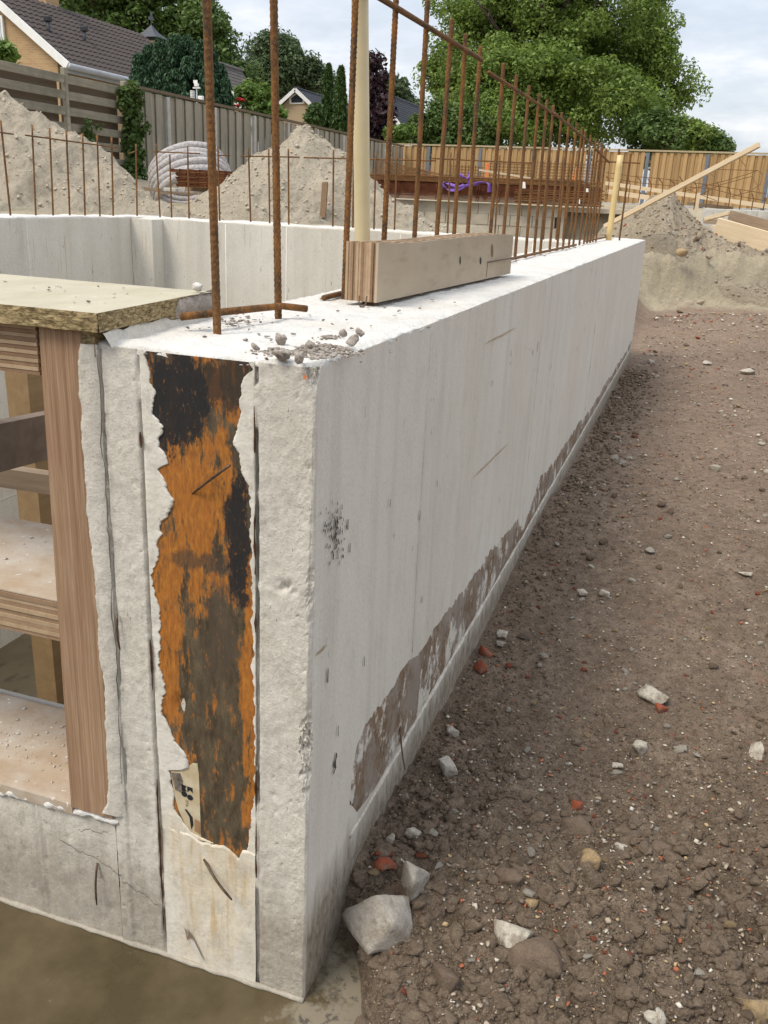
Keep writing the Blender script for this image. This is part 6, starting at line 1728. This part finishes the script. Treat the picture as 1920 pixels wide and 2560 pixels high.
# ================================================================== HOUSES
def tiled(parent, A, B, C, D_, nrow, ncol, m, seed=0, name='roof_tile', lim=300, th=.03):
    """tiles on the quad A (eave start) B (eave end) C (ridge end) D_ (ridge start)"""
    A, B, C, D_ = [np.array(q, float) for q in (A, B, C, D_)]
    n = np.cross(B-A, D_-A); n /= np.linalg.norm(n)
    if n[2] < 0: n = -n
    def P(s, t): return (A*(1-s)+B*s)*(1-t)+(D_*(1-s)+C*s)*t
    w = np.linalg.norm(B-A)/ncol; h = np.linalg.norm(D_-A)/nrow
    ex = (B-A)/np.linalg.norm(B-A); ey = (D_-A)/np.linalg.norm(D_-A)
    prof = [(0, .0), (.18, .024), (.42, .030), (.62, .008), (.82, -.004), (1.0, .0)]
    def tile_local():
        V = []
        for yy_ in (-.06, 1.0):
            for s, z in prof: V.append((s*w*1.03, yy_*h, z + (th if yy_ < 0 else .006)))
        k = len(prof); V += [(s*w*1.03, -.06*h, z) for s, z in prof]
        F = [(i, i+1, k+i+1, k+i) for i in range(k-1)] + [(2*k+i, 2*k+i+1, i+1, i) for i in range(k-1)]
        return np.array(V), F
    TV, TF = tile_local(); me = bpy.data.meshes.new(name); me.from_pydata([tuple(v) for v in TV], [], TF); me.update(); me.materials.append(MAT[m])
    rest = MB(); cnt = 0
    for r in range(nrow):
        for c in range(ncol):
            o_ = P(c/ncol, r/nrow)
            if cnt < lim:
                t = bpy.data.objects.new(name, me); COL.objects.link(t); t.parent = parent; t.matrix_parent_inverse = parent_world(parent).inverted()
                t.matrix_basis = Matrix(((ex[0], ey[0], n[0], o_[0]), (ex[1], ey[1], n[1], o_[1]), (ex[2], ey[2], n[2], o_[2]), (0, 0, 0, 1)))
            else:
                rest.add(o_[None]+TV[:, :1]*ex+TV[:, 1:2]*ey+TV[:, 2:3]*n, TF)
            cnt += 1
    if rest.n:
        q = rest.build(name+'s', m, parent); q['kind'] = 'stuff'
def roof_deck(parent, quads, m, th=.06):
    mb = MB()
    for (A, B, C, D_) in quads:
        A, B, C, D_ = [np.array(q, float) for q in (A, B, C, D_)]; n = np.cross(B-A, D_-A); n /= np.linalg.norm(n)
        if n[2] < 0: n = -n
        mb.add([A-n*.02, B-n*.02, C-n*.02, D_-n*.02, A-n*(th+.02), B-n*(th+.02), C-n*(th+.02), D_-n*(th+.02)], BOXF)
    return mb.build('roof', m, parent)
# --- tan brick house at top left
h1 = empty('brick_house', (-20.0, 27, 1.3)); tag(h1, 'tan brick house with dark brown tiled roof at the top left', 'house')
YG = 23.0
E1 = ony(168, 160, YG); S1_ = ony(0, 8, YG); sl = (S1_[2]-E1[2])/(E1[0]-S1_[0])
ze = E1[2]; xe = E1[0]
RW = 2.95; xr_h = xe-RW; zr_h = ze + sl*RW; xo = xe-2*RW; Yb = YG+8.5
mesh('wall', [(xe-.45, YG+.15, .9), (xo+.45, YG+.15, .9), (xo+.45, YG+.15, ze-.12+sl*.4), (xr_h, YG+.15, zr_h-.12), (xe-.45, YG+.15, ze-.12+sl*.4), (xe-.45, Yb-.2, .9), (xo+.45, Yb-.2, .9), (xo+.45, Yb-.2, ze-.12+sl*.4), (xr_h, Yb-.2, zr_h-.12), (xe-.45, Yb-.2, ze-.12+sl*.4)],
     [(0, 4, 3, 2, 1), (5, 6, 7, 8, 9), (0, 5, 9, 4), (1, 2, 7, 6)], 'brick_tan', h1)
rf = roof_deck(h1, [((xe, YG, ze), (xe, Yb, ze), (xr_h, Yb, zr_h), (xr_h, YG, zr_h)), ((xo, YG, ze), (xo, Yb, ze), (xr_h, Yb, zr_h), (xr_h, YG, zr_h))], 'tile_brown')
tiled(rf, (xe+.02, YG+.02, ze+.005), (xe+.02, Yb, ze+.005), (xr_h, Yb, zr_h+.02), (xr_h, YG+.02, zr_h+.02), 13, 34, 'tile_brown')
beam('bargeboard', (xe+.03, YG-.03, ze-.05), (xr_h, YG-.03, zr_h-.05), .06, .22, 'white_paint', h1)
beam('bargeboard', (xo-.03, YG-.03, ze-.05), (xr_h, YG-.03, zr_h-.05), .05, .20, 'white_paint', h1)
V, F = tubegeo([(xe+.10, YG-.05, ze-.06), (xe+.10, Yb, ze-.06)], .085, 10); mesh('gutter', V, F, 'grey_zinc', h1, True)
beam('eave_board', (xe-.03, YG, ze-.16), (xe-.03, Yb, ze-.16), .05, .14, 'grey_zinc', h1)
wl = ony(-40, 40, YG+.1); wr = ony(13, 102, YG+.1)
wn1 = box('window', wl[0], wr[0], YG+.05, YG+.14, wr[2], wl[2], 'white_paint', h1, .01)
box('pane', wl[0]+.06, wr[0]-.08, YG+.035, YG+.06, wr[2]+.08, wl[2]-.08, 'window_pale', wn1)
box('sill', wl[0]-.03, wr[0]+.03, YG+.02, YG+.14, wr[2]-.06, wr[2]-.01, 'dark_slate', wn1)
def roofpt(u, v):
    n = np.cross(np.array([0, 1.0, 0]), np.array([xr_h-xe, 0, zr_h-ze])); return onplane(u, v, (xe, YG, ze), n)
for (u, v) in ((122, 82), (212, 105)):
    p = roofpt(u, v); V, F = tubegeo([p+np.array([0, 0, -.1]), p+np.array([0, 0, .32])], .055, 10); vp = mesh('roof_vent', V, F, 'dark_slate', h1, True)
    box('vent_cap', p[0]-.09, p[0]+.09, p[1]-.09, p[1]+.09, p[2]+.30, p[2]+.44, 'black_plastic', vp, .015)
p = roofpt(134, 22); 
cy = box('chimney', p[0]-.75, p[0]-.2, p[1]-.1, p[1]+.55, p[2]-.9, p[2]+1.6, 'brick_tan', h1)
box('flashing', p[0]-.80, p[0]-.1, p[1]-.2, p[1]+.5, p[2]-.25, p[2]+.13, 'grey_zinc', cy)
# --- roofed brick chimney turret with weather vane
tdp = 38; c = at(380, 110, tdp)
ch = empty('brick_chimney', (c[0], c[1], 1.3)); tag(ch, 'brick chimney with dark pyramid cap and weather vane above the cypress', 'chimney')
kk = tdp/FPX; hw = 22*kk; zt_ = at(380, 98, tdp)[2]; za = at(382, 64, tdp)[2]; zv = at(382, 36, tdp)[2]
box('shaft', c[0]-hw, c[0]+hw, c[1]-hw, c[1]+hw, 1.0, zt_-.12, 'brick_beige', ch)
box('vent_gap', c[0]-hw*.8, c[0]+hw*.8, c[1]-hw*.8, c[1]+hw*.8, zt_-.119, zt_-.01, 'black_plastic', ch)
ow = 33*kk
mesh('pyramid_cap', [(c[0]-ow, c[1]-ow, zt_), (c[0]+ow, c[1]-ow, zt_), (c[0]+ow, c[1]+ow, zt_), (c[0]-ow, c[1]+ow, zt_), (c[0]-ow*.42, c[1]-ow*.42, zt_+(za-zt_)*.45), (c[0]+ow*.42, c[1]-ow*.42, zt_+(za-zt_)*.45), (c[0]+ow*.42, c[1]+ow*.42, zt_+(za-zt_)*.45), (c[0]-ow*.42, c[1]+ow*.42, zt_+(za-zt_)*.45), (c[0], c[1], za)],
     [(3, 2, 1, 0), (0, 1, 5, 4), (1, 2, 6, 5), (2, 3, 7, 6), (3, 0, 4, 7), (4, 5, 8), (5, 6, 8), (6, 7, 8), (7, 4, 8)], 'dark_slate', ch)
wv = MB(); wv.tube([(c[0], c[1], za-.05), (c[0], c[1], zv)], .02, 6); wv.add(boxverts(c[0]-.13, c[0]+.10, c[1]-.01, c[1]+.01, za+.18, za+.30), BOXF); wv.add(boxverts(c[0]-.03, c[0]+.06, c[1]-.012, c[1]+.012, za+.30, zv+.02), BOXF)
wv.build('weather_vane', 'dark_slate', ch)
# --- small gabled house in the middle
def gable_house(name, dep, apex, le, re, label, wall_m, roof_m, length, zb=1.0, yaw=0.0, rowcol=(12, 26), ext=1.0, tiles='right'):
    a = at(*apex, dep); l = at(*le, dep); r = at(*re, dep)
    ctr = (a+np.array([0, 0, 0])); hw = (abs(l[0]-a[0])+abs(r[0]-a[0]))/2*ext; ht = (a[2]-(l[2]+r[2])/2)*ext
    h = empty(name, (a[0], a[1], zb)); tag(h, label, 'house'); y0 = a[1]; y1 = y0+length; ax = a[0]; az = a[2]
    ov = .25; w2 = hw-.22; e2 = az-ht
    mesh('wall', [(ax-w2, y0+ov, zb), (ax+w2, y0+ov, zb), (ax+w2, y0+ov, e2+.22*ht/hw-.1), (ax, y0+ov, az-.14), (ax-w2, y0+ov, e2+.22*ht/hw-.1), (ax-w2, y1-ov, zb), (ax+w2, y1-ov, zb), (ax+w2, y1-ov, e2+.22*ht/hw-.1), (ax, y1-ov, az-.14), (ax-w2, y1-ov, e2+.22*ht/hw-.1)],
         [(0, 1, 2, 3, 4), (9, 8, 7, 6, 5), (0, 4, 9, 5), (1, 6, 7, 2)], wall_m, h)
    rf_ = roof_deck(h, [((ax+hw, y0, e2), (ax+hw, y1, e2), (ax, y1, az), (ax, y0, az)), ((ax-hw, y0, e2), (ax-hw, y1, e2), (ax, y1, az), (ax, y0, az))], roof_m)
    tiled(rf_, (ax+hw, y0, e2+.005), (ax+hw, y1, e2+.005), (ax, y1, az+.01), (ax, y0, az+.01), rowcol[0], rowcol[1], roof_m, lim=0)
    tiled(rf_, (ax-hw, y1, e2+.005), (ax-hw, y0, e2+.005), (ax, y0, az+.01), (ax, y1, az+.01), rowcol[0], rowcol[1], roof_m, lim=0)
    beam('bargeboard', (ax+hw, y0-.03, e2-.04), (ax, y0-.03, az-.04), .05, .20, 'white_paint', h)
    beam('bargeboard', (ax-hw, y0-.03, e2-.04), (ax, y0-.03, az-.04), .05, .20, 'white_paint', h)
    V, F = tubegeo([(ax, y0, az+.04), (ax, y1, az+.04)], .09, 6); mesh('ridge_tile', V, F, roof_m, rf_, True)
    return h, y0+ov
h2, yw = gable_house('brick_house', 52, (738, 222), (688, 264), (800, 268), 'beige gabled house with five sided window behind the grey fence', 'brick_beige', 'tile_dark', 9, 1.0, ext=1.55)
pent = [ony(u, v, yw-.02) for u, v in [(727, 259), (759, 258), (762, 247), (742, 233), (725, 245)]]; ctr = np.mean(pent, 0)
def ngon_prism(name, P, y0, y1, m, parent, sc=1.0):
    c_ = np.mean(P, 0); Q = [(c_[0]+(p[0]-c_[0])*sc, c_[2]+(p[2]-c_[2])*sc) for p in P]; n_ = len(Q)
    return mesh(name, [(x, y0, z) for x, z in Q]+[(x, y1, z) for x, z in Q], [tuple(range(n_)), tuple(range(2*n_-1, n_-1, -1))]+[(i, n_+i, n_+(i+1) % n_, (i+1) % n_) for i in range(n_)], m, parent)
wpt = ngon_prism('window', pent, yw-.06, yw+.05, 'white_paint', h2, 1.12)
ngon_prism('pane', pent, yw-.085, yw-.055, 'glass_dark', wpt, .80)
# --- dark roofed house further right
h3, yw3 = gable_house('brick_house', 46, (938, 228), (850, 325), (1030, 332), 'house with slate dark roof and white barge beside the big tree', 'brick_red', 'tile_dark', 7.5, 1.0, ext=1.0, rowcol=(14, 24))
pw = [ony(u, v, yw3-.02) for u, v in [(974, 300), (984, 300), (984, 275), (974, 266)]]
w3 = ngon_prism('window', pw, yw3-.05, yw3+.05, 'white_paint', h3, 1.2)
ngon_prism('pane', pw, yw3-.075, yw3-.045, 'glass_dark', w3, .7)
q0, q1 = ony(970, 352, yw3-1.2), ony(1032, 326, yw3-1.2)
box('porch_wall', q0[0], q1[0], yw3-1.2, yw3+.4, 1.0, q1[2], 'white_paint', h3)
# --- grey tiled roof behind the cypress
h4, yw4 = gable_house('brick_house', 36, (540, 160), (470, 268), (612, 262), 'house with grey tiled roof half hidden by the cypress', 'brick_beige', 'tile_grey', 2.2, 1.0, ext=1.0)

# ================================================================== WEATHER STATION
c = at(492, 236, 18.6)
ws = empty('weather_station', (c[0], c[1], 1.3)); tag(ws, 'small white weather station above the grey fence', 'weather station')
k = 18.6/FPX*1.2
tube('mast', [(c[0], c[1], 1.0), (c[0], c[1], c[2]+18*k)], .015, 'grey_zinc', ws)
mb = MB()
for q in range(6): mb.tube([(c[0]-10*k, c[1], c[2]-10*k+q*3*k), (c[0]-10*k, c[1], c[2]-10*k+q*3*k+2*k)], 5*k, 10)
mb.build('louvred_shield', 'white_paint', ws)
box('rain_gauge', c[0]+4*k, c[0]+15*k, c[1]-.04, c[1]+.04, c[2]-11*k, c[2]-3*k, 'white_paint', ws, .01)
mb = MB(); mb.box(c[0]-4*k, c[0]+4*k, c[1]-.03, c[1]+.03, c[2]+15*k, c[2]+21*k); mb.box(c[0]-7*k, c[0]+2*k, c[1]-.01, c[1]+.01, c[2]+21*k, c[2]+27*k); mb.box(c[0]-8*k, c[0]+8*k, c[1]-.02, c[1]+.02, c[2]+11*k, c[2]+13.5*k)
mb.build('wind_sensor', 'white_paint', ws)
tube('cross_arm', [(c[0]-11*k, c[1], c[2]-8*k), (c[0], c[1], c[2]-10*k), (c[0]+11*k, c[1], c[2]-8*k)], .012, 'grey_zinc', ws)

# ================================================================== DRAIN HOSE COIL
cd = 14.6; c = at(478, 438, cd); k = cd/FPX
hc = empty('drain_hose_coil', (c[0], c[1], .95)); tag(hc, 'coil of grey fleece wrapped drain hose lying by the grey fence', 'hose coil')
# the coil lies tilted against the fence, its axis pointing up and towards the right
ax_ = np.array([-0.46, 0.42, .78]); ax_ /= np.linalg.norm(ax_); e1 = np.cross(ax_, [0, 0, 1.0]); e1 /= np.linalg.norm(e1); e2 = np.cross(ax_, e1)
for q in range(6):
    rr_ = .63-.012*abs(q-2.5); o_ = c + ax_*(.108*(q-2.6)) + np.array([0, 0, -.13])
    a = np.linspace(0, 2*math.pi, 49)
    P = o_ + (np.cos(a)*rr_)[:, None]*e1 + (np.sin(a)*rr_*.98)[:, None]*e2 + np.stack([.010*np.sin(a*3+q), .010*np.cos(a*2+q), .012*np.sin(a*2+q*2)], 1)
    V, F = tubegeo(P, .066*(1+.05*np.sin(a*9+q)), 10, False); mesh('hose_loop', V, F, 'fleece', hc, True)
for i, (u0, v0, u1, v1, lb) in enumerate([(412, 470, 444, 479, 'white paver lying flat in front of the hose coil'), (449, 466, 466, 478, 'white paver tilted beside the flat one by the coil')]):
    p = at((u0+u1)/2, (v0+v1)/2, 12.9); w = (u1-u0)*12.9/FPX; h = (v1-v0)*12.9/FPX
    b = box('paver', -w/2, w/2, -w*.35, w*.35, -h/2, h/2, 'paver', None, .008); b.location = tuple(p); b.rotation_euler = (0, .5*i, .2); tag(b, lb, 'paver')
beam_o = beam('plank', at(400, 482, 13.2), at(505, 485, 13.2), .12, .03, 'timber_old'); tag(beam_o, 'grey plank lying under the pavers by the coil', 'plank')
beam_o = beam('plank', at(345, 470, 13.6), at(400, 476, 13.6), .14, .05, 'timber_old'); tag(beam_o, 'short brown plank left of the hose coil', 'plank')

# ================================================================== REINFORCEMENT STACKS
def mat_mesh(parent, x0, x1, y0, y1, z, pitch, r, name='mesh_mat', seed=0):
    rg = np.random.default_rng(seed); mb = MB()
    for x in np.arange(x0, x1, pitch): mb.box(x-r, x+r, y0, y1, z+r, z+3*r)
    for y in np.arange(y0, y1, pitch): mb.box(x0-.04, x1+.04, y-r, y+r, z-r, z+r)
    o = mb.build(name, 'rebar_dark', parent); return o
# small stack beside the coil
c = at(532, 448, 12.2)
rs = empty('rebar_stack', (c[0], c[1], 1.0)); tag(rs, 'small stack of brown reinforcement mats in front of the hose coil', 'rebar stack')
kx = 12.2/FPX
for q in range(11):
    z = c[2]-.115+q*.0205; mb = MB()
    x0 = c[0]-62*kx+random.uniform(-.03, .03) - (.12 if q > 8 else 0); x1 = c[0]+66*kx
    for yq in np.linspace(-.35, .35, 5): mb.box(x0, x1, c[1]+yq-.006, c[1]+yq+.006, z-.006, z+.006)
    for xq in np.arange(x0, x1, .15): mb.box(xq-.006, xq+.006, c[1]-.37, c[1]+.37, z+.006, z+.017)
    mb.build('mesh_mat', 'rebar_dark' if q % 3 else 'rebar', rs)
box('bearer', c[0]-.2, c[0]-.12, c[1]-.4, c[1]+.4, c[2]-.17, c[2]-.122, 'timber_old', rs); box('bearer', c[0]+.2, c[0]+.28, c[1]-.4, c[1]+.4, c[2]-.17, c[2]-.122, 'timber_old', rs)
# low block wall with the big stack on it
YW = 17.6
def yw_(u, v, Y=YW): return ony(u, v, Y)
bw = empty('block_wall', (-3.9, YW, .4)); tag(bw, 'low pale concrete block wall under the big reinforcement stack', 'wall')
zt0 = 1.16; x_l = yw_(985, 540)[0]; x_r = yw_(1392, 560)[0]
rgb = np.random.default_rng(12)
for r in range(4):
    zt_r = zt0 - r*.205; x = x_l + (-.22 if r % 2 else 0)
    while x < x_r - .05:
        w = min(.44, x_r - x)
        box('block', x+.0015, x+w-.0015, YW+rgb.uniform(-.008, .008), YW+.2, zt_r-.2035, zt_r, 'block', bw, .006)
        x += .445
box('block', x_r+.02, x_r+.16, YW-.01, YW+.25, .3, zt0-.01, 'block', bw, .006)
box('lintel_slab', x_r+.17, x_r+1.35, YW+.02, YW+.5, zt0-.09, zt0+.0, 'block', bw, .006)
box('recess_shade_panel', x_r+.17, x_r+1.35, YW+.9, YW+1.0, .2, zt0-.1, 'dark_slate', bw)  # dark panel puts the shade of the open recess into its colour
st = empty('rebar_stack', (-3.6, YW+.3, zt0)); tag(st, 'long rusty stack of reinforcement mats and bars on the block wall', 'rebar stack')
xa, xb_ = yw_(930, 480)[0], yw_(1498, 480)[0]
zs0 = zt0+.02
for q in range(17):                       # edges of the lower bent mats
    z = zs0+.012+q*.0195; mb = MB()
    for yq in (.0, .06, .15, .3, .45, .6): mb.box(xa+random.uniform(-.05, .05), xb_+random.uniform(-.06, .06), YW-.12+yq-.008, YW-.12+yq+.008, z-.006, z+.006)
    mb.build('mesh_mat', 'rebar_dark', st)
x = xa+.15
while x < xb_-.1:                           # bent hoops standing in front of them
    for dx in (0, .045):
        a = [(x+dx, YW-.13, zs0), (x+dx+.022, YW-.15, zs0+.08), (x+dx+.005, YW-.15, zs0+.16), (x+dx+.025, YW-.15, zs0+.24), (x+dx, YW-.13, zs0+.33)]
        tube('stirrup', a, .008, 'rebar_dark', st, 5)
    x += .42
for q in range(48):                         # loose straight bars on top
    z = zs0+.345+(q//8)*.021; yq = (q % 8)*.075; x0 = xa+random.uniform(-.35, .5); x1 = xb_+random.uniform(-.7, .05)
    put_bar('loose_bar', (x0, YW-.15+yq, z), (x1, YW-.13+yq, z+random.uniform(-.01, .03)), .009, st, False, .5)
for q in range(9):                          # end of a fanned pile at right
    z = zs0+.01+q*.03; put_bar('loose_bar', (xb_-1.6, YW-.2+random.uniform(-.05, .05), z), (xb_+random.uniform(.0, .18), YW-.25, z+random.uniform(-.01, .02)), .009, st, False, .5)
for q in range(16):                         # fanned mats leaning up at the left
    z = zs0+.42+q*.022; put_bar('loose_bar', (xa-.15, YW+.3+q*.03, z+.02), (xa+1.4+random.uniform(-.1, .3), YW+.15+q*.02, zs0+.40+q*.006), .007, st, False, .5)
for q in range(6):
    x = xa+.1+q*.22; put_bar('loose_bar', (x, YW+.1, zs0+.42), (x+.15, YW+.7, zs0+.72-.06*q), .006, st, False, .2)
# rusty wire cages standing behind the stack
for i, (u0, u1, v0, v1) in enumerate([(1128, 1205, 413, 440), (1215, 1330, 410, 440), (1340, 1490, 405, 440)]):
    a = ony(u0, v1, 19.2); b_ = ony(u1, v0, 19.2)
    cg = empty('wire_cage', (a[0], 19.2, a[2])); tag(cg, ['rusty wire cage left of the purple strap behind the stack', 'rusty wire cage in the middle behind the stack', 'long rusty wire cage at the right behind the stack'][i], 'wire cage')
    for yk in (19.2, 19.55):
        mb = MB()
        for x in np.arange(a[0], b_[0], .075): mb.box(x-.004, x+.004, yk-.004, yk+.004, a[2]-.1, b_[2])
        for z in np.arange(a[2]-.1, b_[2], .06): mb.box(a[0], b_[0], yk-.005, yk+.005, z-.004, z+.004)
        mb.build('wire_panel', 'rebar', cg)
for i, (u, v0, v1, lb) in enumerate([(1216, 408, 440, 'orange painted stake standing behind the reinforcement stack'), (1438, 418, 462, 'orange painted stake at the right of the reinforcement stack')]):
    a = ony(u, v1, 18.9); b_ = ony(u, v0, 18.9); o = box('marker_stake', a[0]-.035, a[0]+.035, 18.9, 18.93, a[2]-.5, b_[2], 'orange_paint', None, .006); tag(o, lb, 'marker stake')
o = beam('plank', ony(1199, 425, 18.2), ony(1330, 446, 18.2), .12, .035, 'timber_new'); tag(o, 'pale plank lying across the top of the reinforcement stack', 'plank')
# purple lifting strap thrown over the bars
sp = empty('lifting_strap', (yw_(1160, 470)[0], YW-.2, zs0+.2)); tag(sp, 'purple lifting strap draped over the reinforcement stack', 'strap')
def ribbon(pts, w, m, parent, name, tw=0.0):
    P = np.array([ony(u, v, YW-.20-dy) for u, v, dy in pts]); n = 40
    t0 = np.linspace(0, 1, len(P)); t1 = np.linspace(0, 1, n); Q = np.stack([np.interp(t1, t0, P[:, i]) for i in range(3)], 1)
    for _ in range(4): Q[1:-1] = (Q[:-2]+Q[1:-1]*2+Q[2:])/4
    T = np.gradient(Q, axis=0); T /= np.linalg.norm(T, axis=1)[:, None]
    A_ = np.stack([np.zeros(n), -np.ones(n)*.5, np.zeros(n)], 1) + np.cross(T, np.array([0, 1.0, 0]))*np.cos(tw*t1*3+.3)[:, None]; A_ -= T*(A_*T).sum(1)[:, None]; A_ /= np.linalg.norm(A_, axis=1)[:, None]
    nrm = np.cross(T, A_)
    V = np.concatenate([Q-A_*w/2-nrm*.003, Q+A_*w/2-nrm*.003, Q+A_*w/2+nrm*.003, Q-A_*w/2+nrm*.003]); F = []
    for i in range(n-1):
        for j in range(4): F.append((j*n+i, j*n+i+1, ((j+1) % 4)*n+i+1, ((j+1) % 4)*n+i))
    return mesh(name, V, F, m, parent, True)
ribbon([(1102, 456, 0), (1108, 466, .05), (1122, 474, .05), (1142, 474, .05), (1160, 464, .04)], .10, 'strap', sp, 'strap_loop', 1)
ribbon([(1104, 458, 0), (1118, 458, .06), (1135, 464, .06), (1150, 468, .05), (1175, 462, .03)], .06, 'strap', sp, 'strap_loop', 2)
ribbon([(1150, 436, 0), (1158, 443, .06), (1168, 446, .05), (1176, 436, .03), (1172, 432, 0)], .07, 'strap', sp, 'strap_loop', 1)
ribbon([(1172, 434, 0), (1176, 446, .05), (1170, 460, .05), (1185, 462, .05), (1200, 456, .05), (1218, 456, .05), (1224, 462, .05), (1223, 480, .03)], .09, 'strap', sp, 'strap_tail', .6)
for i, (u, v, w, h, lb) in enumerate([(1306, 462, 13, 15, 'white paper tag hanging on the bar stack near the middle'), (1466, 475, 8, 9, 'small white tag on the right end of the stack'), (1446, 503, 7, 11, 'white tag hanging low at the right of the stack')]):
    p = yw_(u, v, YW-.28); kq = 18.5/FPX; o = mesh('paper_tag', [(p[0]-w*kq/2, p[1], p[2]+h*kq/2), (p[0]+w*kq/2, p[1]-.02, p[2]+h*kq/2-.01), (p[0]+w*kq*.7, p[1]-.03, p[2]-h*kq/2), (p[0]-w*kq*.2, p[1]-.01, p[2]-h*kq/2),
                                                       (p[0]-w*kq/2, p[1]+.004, p[2]+h*kq/2), (p[0]+w*kq/2, p[1]-.016, p[2]+h*kq/2-.01), (p[0]+w*kq*.7, p[1]-.026, p[2]-h*kq/2), (p[0]-w*kq*.2, p[1]-.006, p[2]-h*kq/2)], BOXF, 'white_tag'); tag(o, lb, 'paper tag')

# ================================================================== TIMBER AND BARS ON THE RIGHT
a = ony(1512, 566, 10.9); b_ = ony(1898, 362, 9.9)
o = beam('timber_batten', a, b_, .045, .052, 'timber_new', None, bev=.003); tag(o, 'long pale batten rising diagonally out of the far rubble heap', 'batten')
o = beam('timber_batten', ony(1515, 458, 21.0), ony(1960, 522, 17.5), .05, .075, 'timber_new'); tag(o, 'long horizontal pale batten running right in front of the brown fence', 'batten')
o = beam('timber_batten', ony(1520, 479, 20.5), ony(1632, 496, 19.5), .06, .09, 'timber_new'); tag(o, 'short pale batten just below the long horizontal one', 'batten')
o = beam('timber_batten', ony(1720, 508, 19.5), ony(1830, 521, 18.5), .06, .07, 'timber_old'); tag(o, 'brown batten lying on the block kerb', 'batten')
o = beam('wooden_stake', ony(1740, 530, 15.0), ony(1747, 482, 15.0), .05, .05, 'timber_new', None, up=(0, 1, 0)); tag(o, 'short pale stake sticking up right of the rubble heap', 'stake')
o = beam('wooden_stake', ony(807, 545, 7.15), ony(813, 456, 7.25), .055, .022, 'stake', None, up=(0, 1, 0)); tag(o, 'dark wooden stake stuck in the middle sand pile', 'stake')
kb = empty('block_kerb', tuple(ony(1850, 535, 15.8))); tag(kb, 'row of pale concrete kerb blocks behind the plank pile', 'kerb')
for i in range(9):
    p = ony(1772+i*28.0, 533+i*1.3, 15.8-.22*i); box('block', p[0]-.095, p[0]+.095, p[1], p[1]+.2, p[2]-.30, p[2]+.075, 'paver', kb, .008)
pl = [((1770, 549), (1960, 572), 13.6, .30, .035, 'timber_old', 'grey brown plank at the back of the right hand plank pile'), ((1764, 548), (1822, 533), 12.9, .05, .05, 'timber_new', 'short pale offcut pointing up in the plank pile'),
      ((1822, 545), (1985, 588), 12.4, .05, .20, 'timber_old', 'weathered board on edge in the middle of the plank pile'), ((1768, 556), (1970, 563), 13.2, .25, .03, 'timber_old', 'thin dark plank under the board on edge'),
      ((1790, 568), (1990, 626), 11.9, .06, .24, 'timber_new', 'wide pale plank lying in front of the plank pile')]
for (p0, p1, Y, w, h, m, lb) in pl:
    o = beam('plank', ony(*p0, Y), ony(*p1, Y-.5), w, h, m, None, bev=.004); tag(o, lb, 'plank')
o = beam('plank', ony(1790, 566, 12.1), ony(1985, 606, 11.7), .35, .03, 'timber_new', None); tag(o, 'broad pale plank lying flat behind the front plank', 'plank')
# bent starter bars with tying wire in front of the fence
sb = [((65, 318), (90, 375)), ((185, 350), (195, 385)), ((262, 320), (298, 400)), ((355, 310), (405, 380)), ((470, 340), (508, 410)), ((575, 330), (622, 415)), ((685, 350), (740, 410)), ((785, 320), (845, 440)), ((920, 350), (955, 455)), ((1047, 405), (1068, 470)), ((1160, 375), (1175, 510)), ((1270, 425), (1280, 545)), ((1380, 455), (1388, 570)), ((1502, 490), (1505, 590)), ((1617, 525), (1620, 600))]
bc = empty('rebar_cage', tuple(ony(1700, 520, 18.0))); tag(bc, 'tangle of rusty bent bars and wires in front of the brown fence', 'rebar cage')
q_ = 420/1659
for i, (t, b) in enumerate(sb):
    Y = 20.0-.28*i; T = ony(1500+t[0]*q_, 360+t[1]*q_, Y); Bp = ony(1500+b[0]*q_, 360+b[1]*q_, Y); 
    Lb_ = Bp.copy(); Lb_[2] -= .35
    M_ = Bp + (T-Bp)*.45 + np.array([.02, 0, 0])
    tube('bent_bar', [T, M_, Bp, Lb_], .010, 'rebar', bc, 5)
for pts in [[(60, 280), (330, 320), (640, 345), (900, 380), (1200, 420), (1640, 490)], [(60, 330), (400, 385), (800, 420), (1100, 440), (1400, 520), (1640, 560)], [(1080, 250), (1300, 255), (1560, 262), (1610, 300), (1580, 400), (1480, 470), (1300, 520)],
            [(820, 470), (1000, 420), (1250, 360), (1450, 300), (1560, 260)], [(900, 560), (1050, 470), (1200, 400), (1400, 345), (1500, 320), (1560, 420), (1580, 500)], [(1340, 110), (1440, 220)], [(1070, 270), (1120, 320)], [(700, 360), (920, 470), (1150, 560)]]:
    tube('tie_wire', [ony(1500+u*q_, 360+v*q_, 18.5-.4*i) for i, (u, v) in enumerate(pts)], .006, 'rebar', bc, 5)
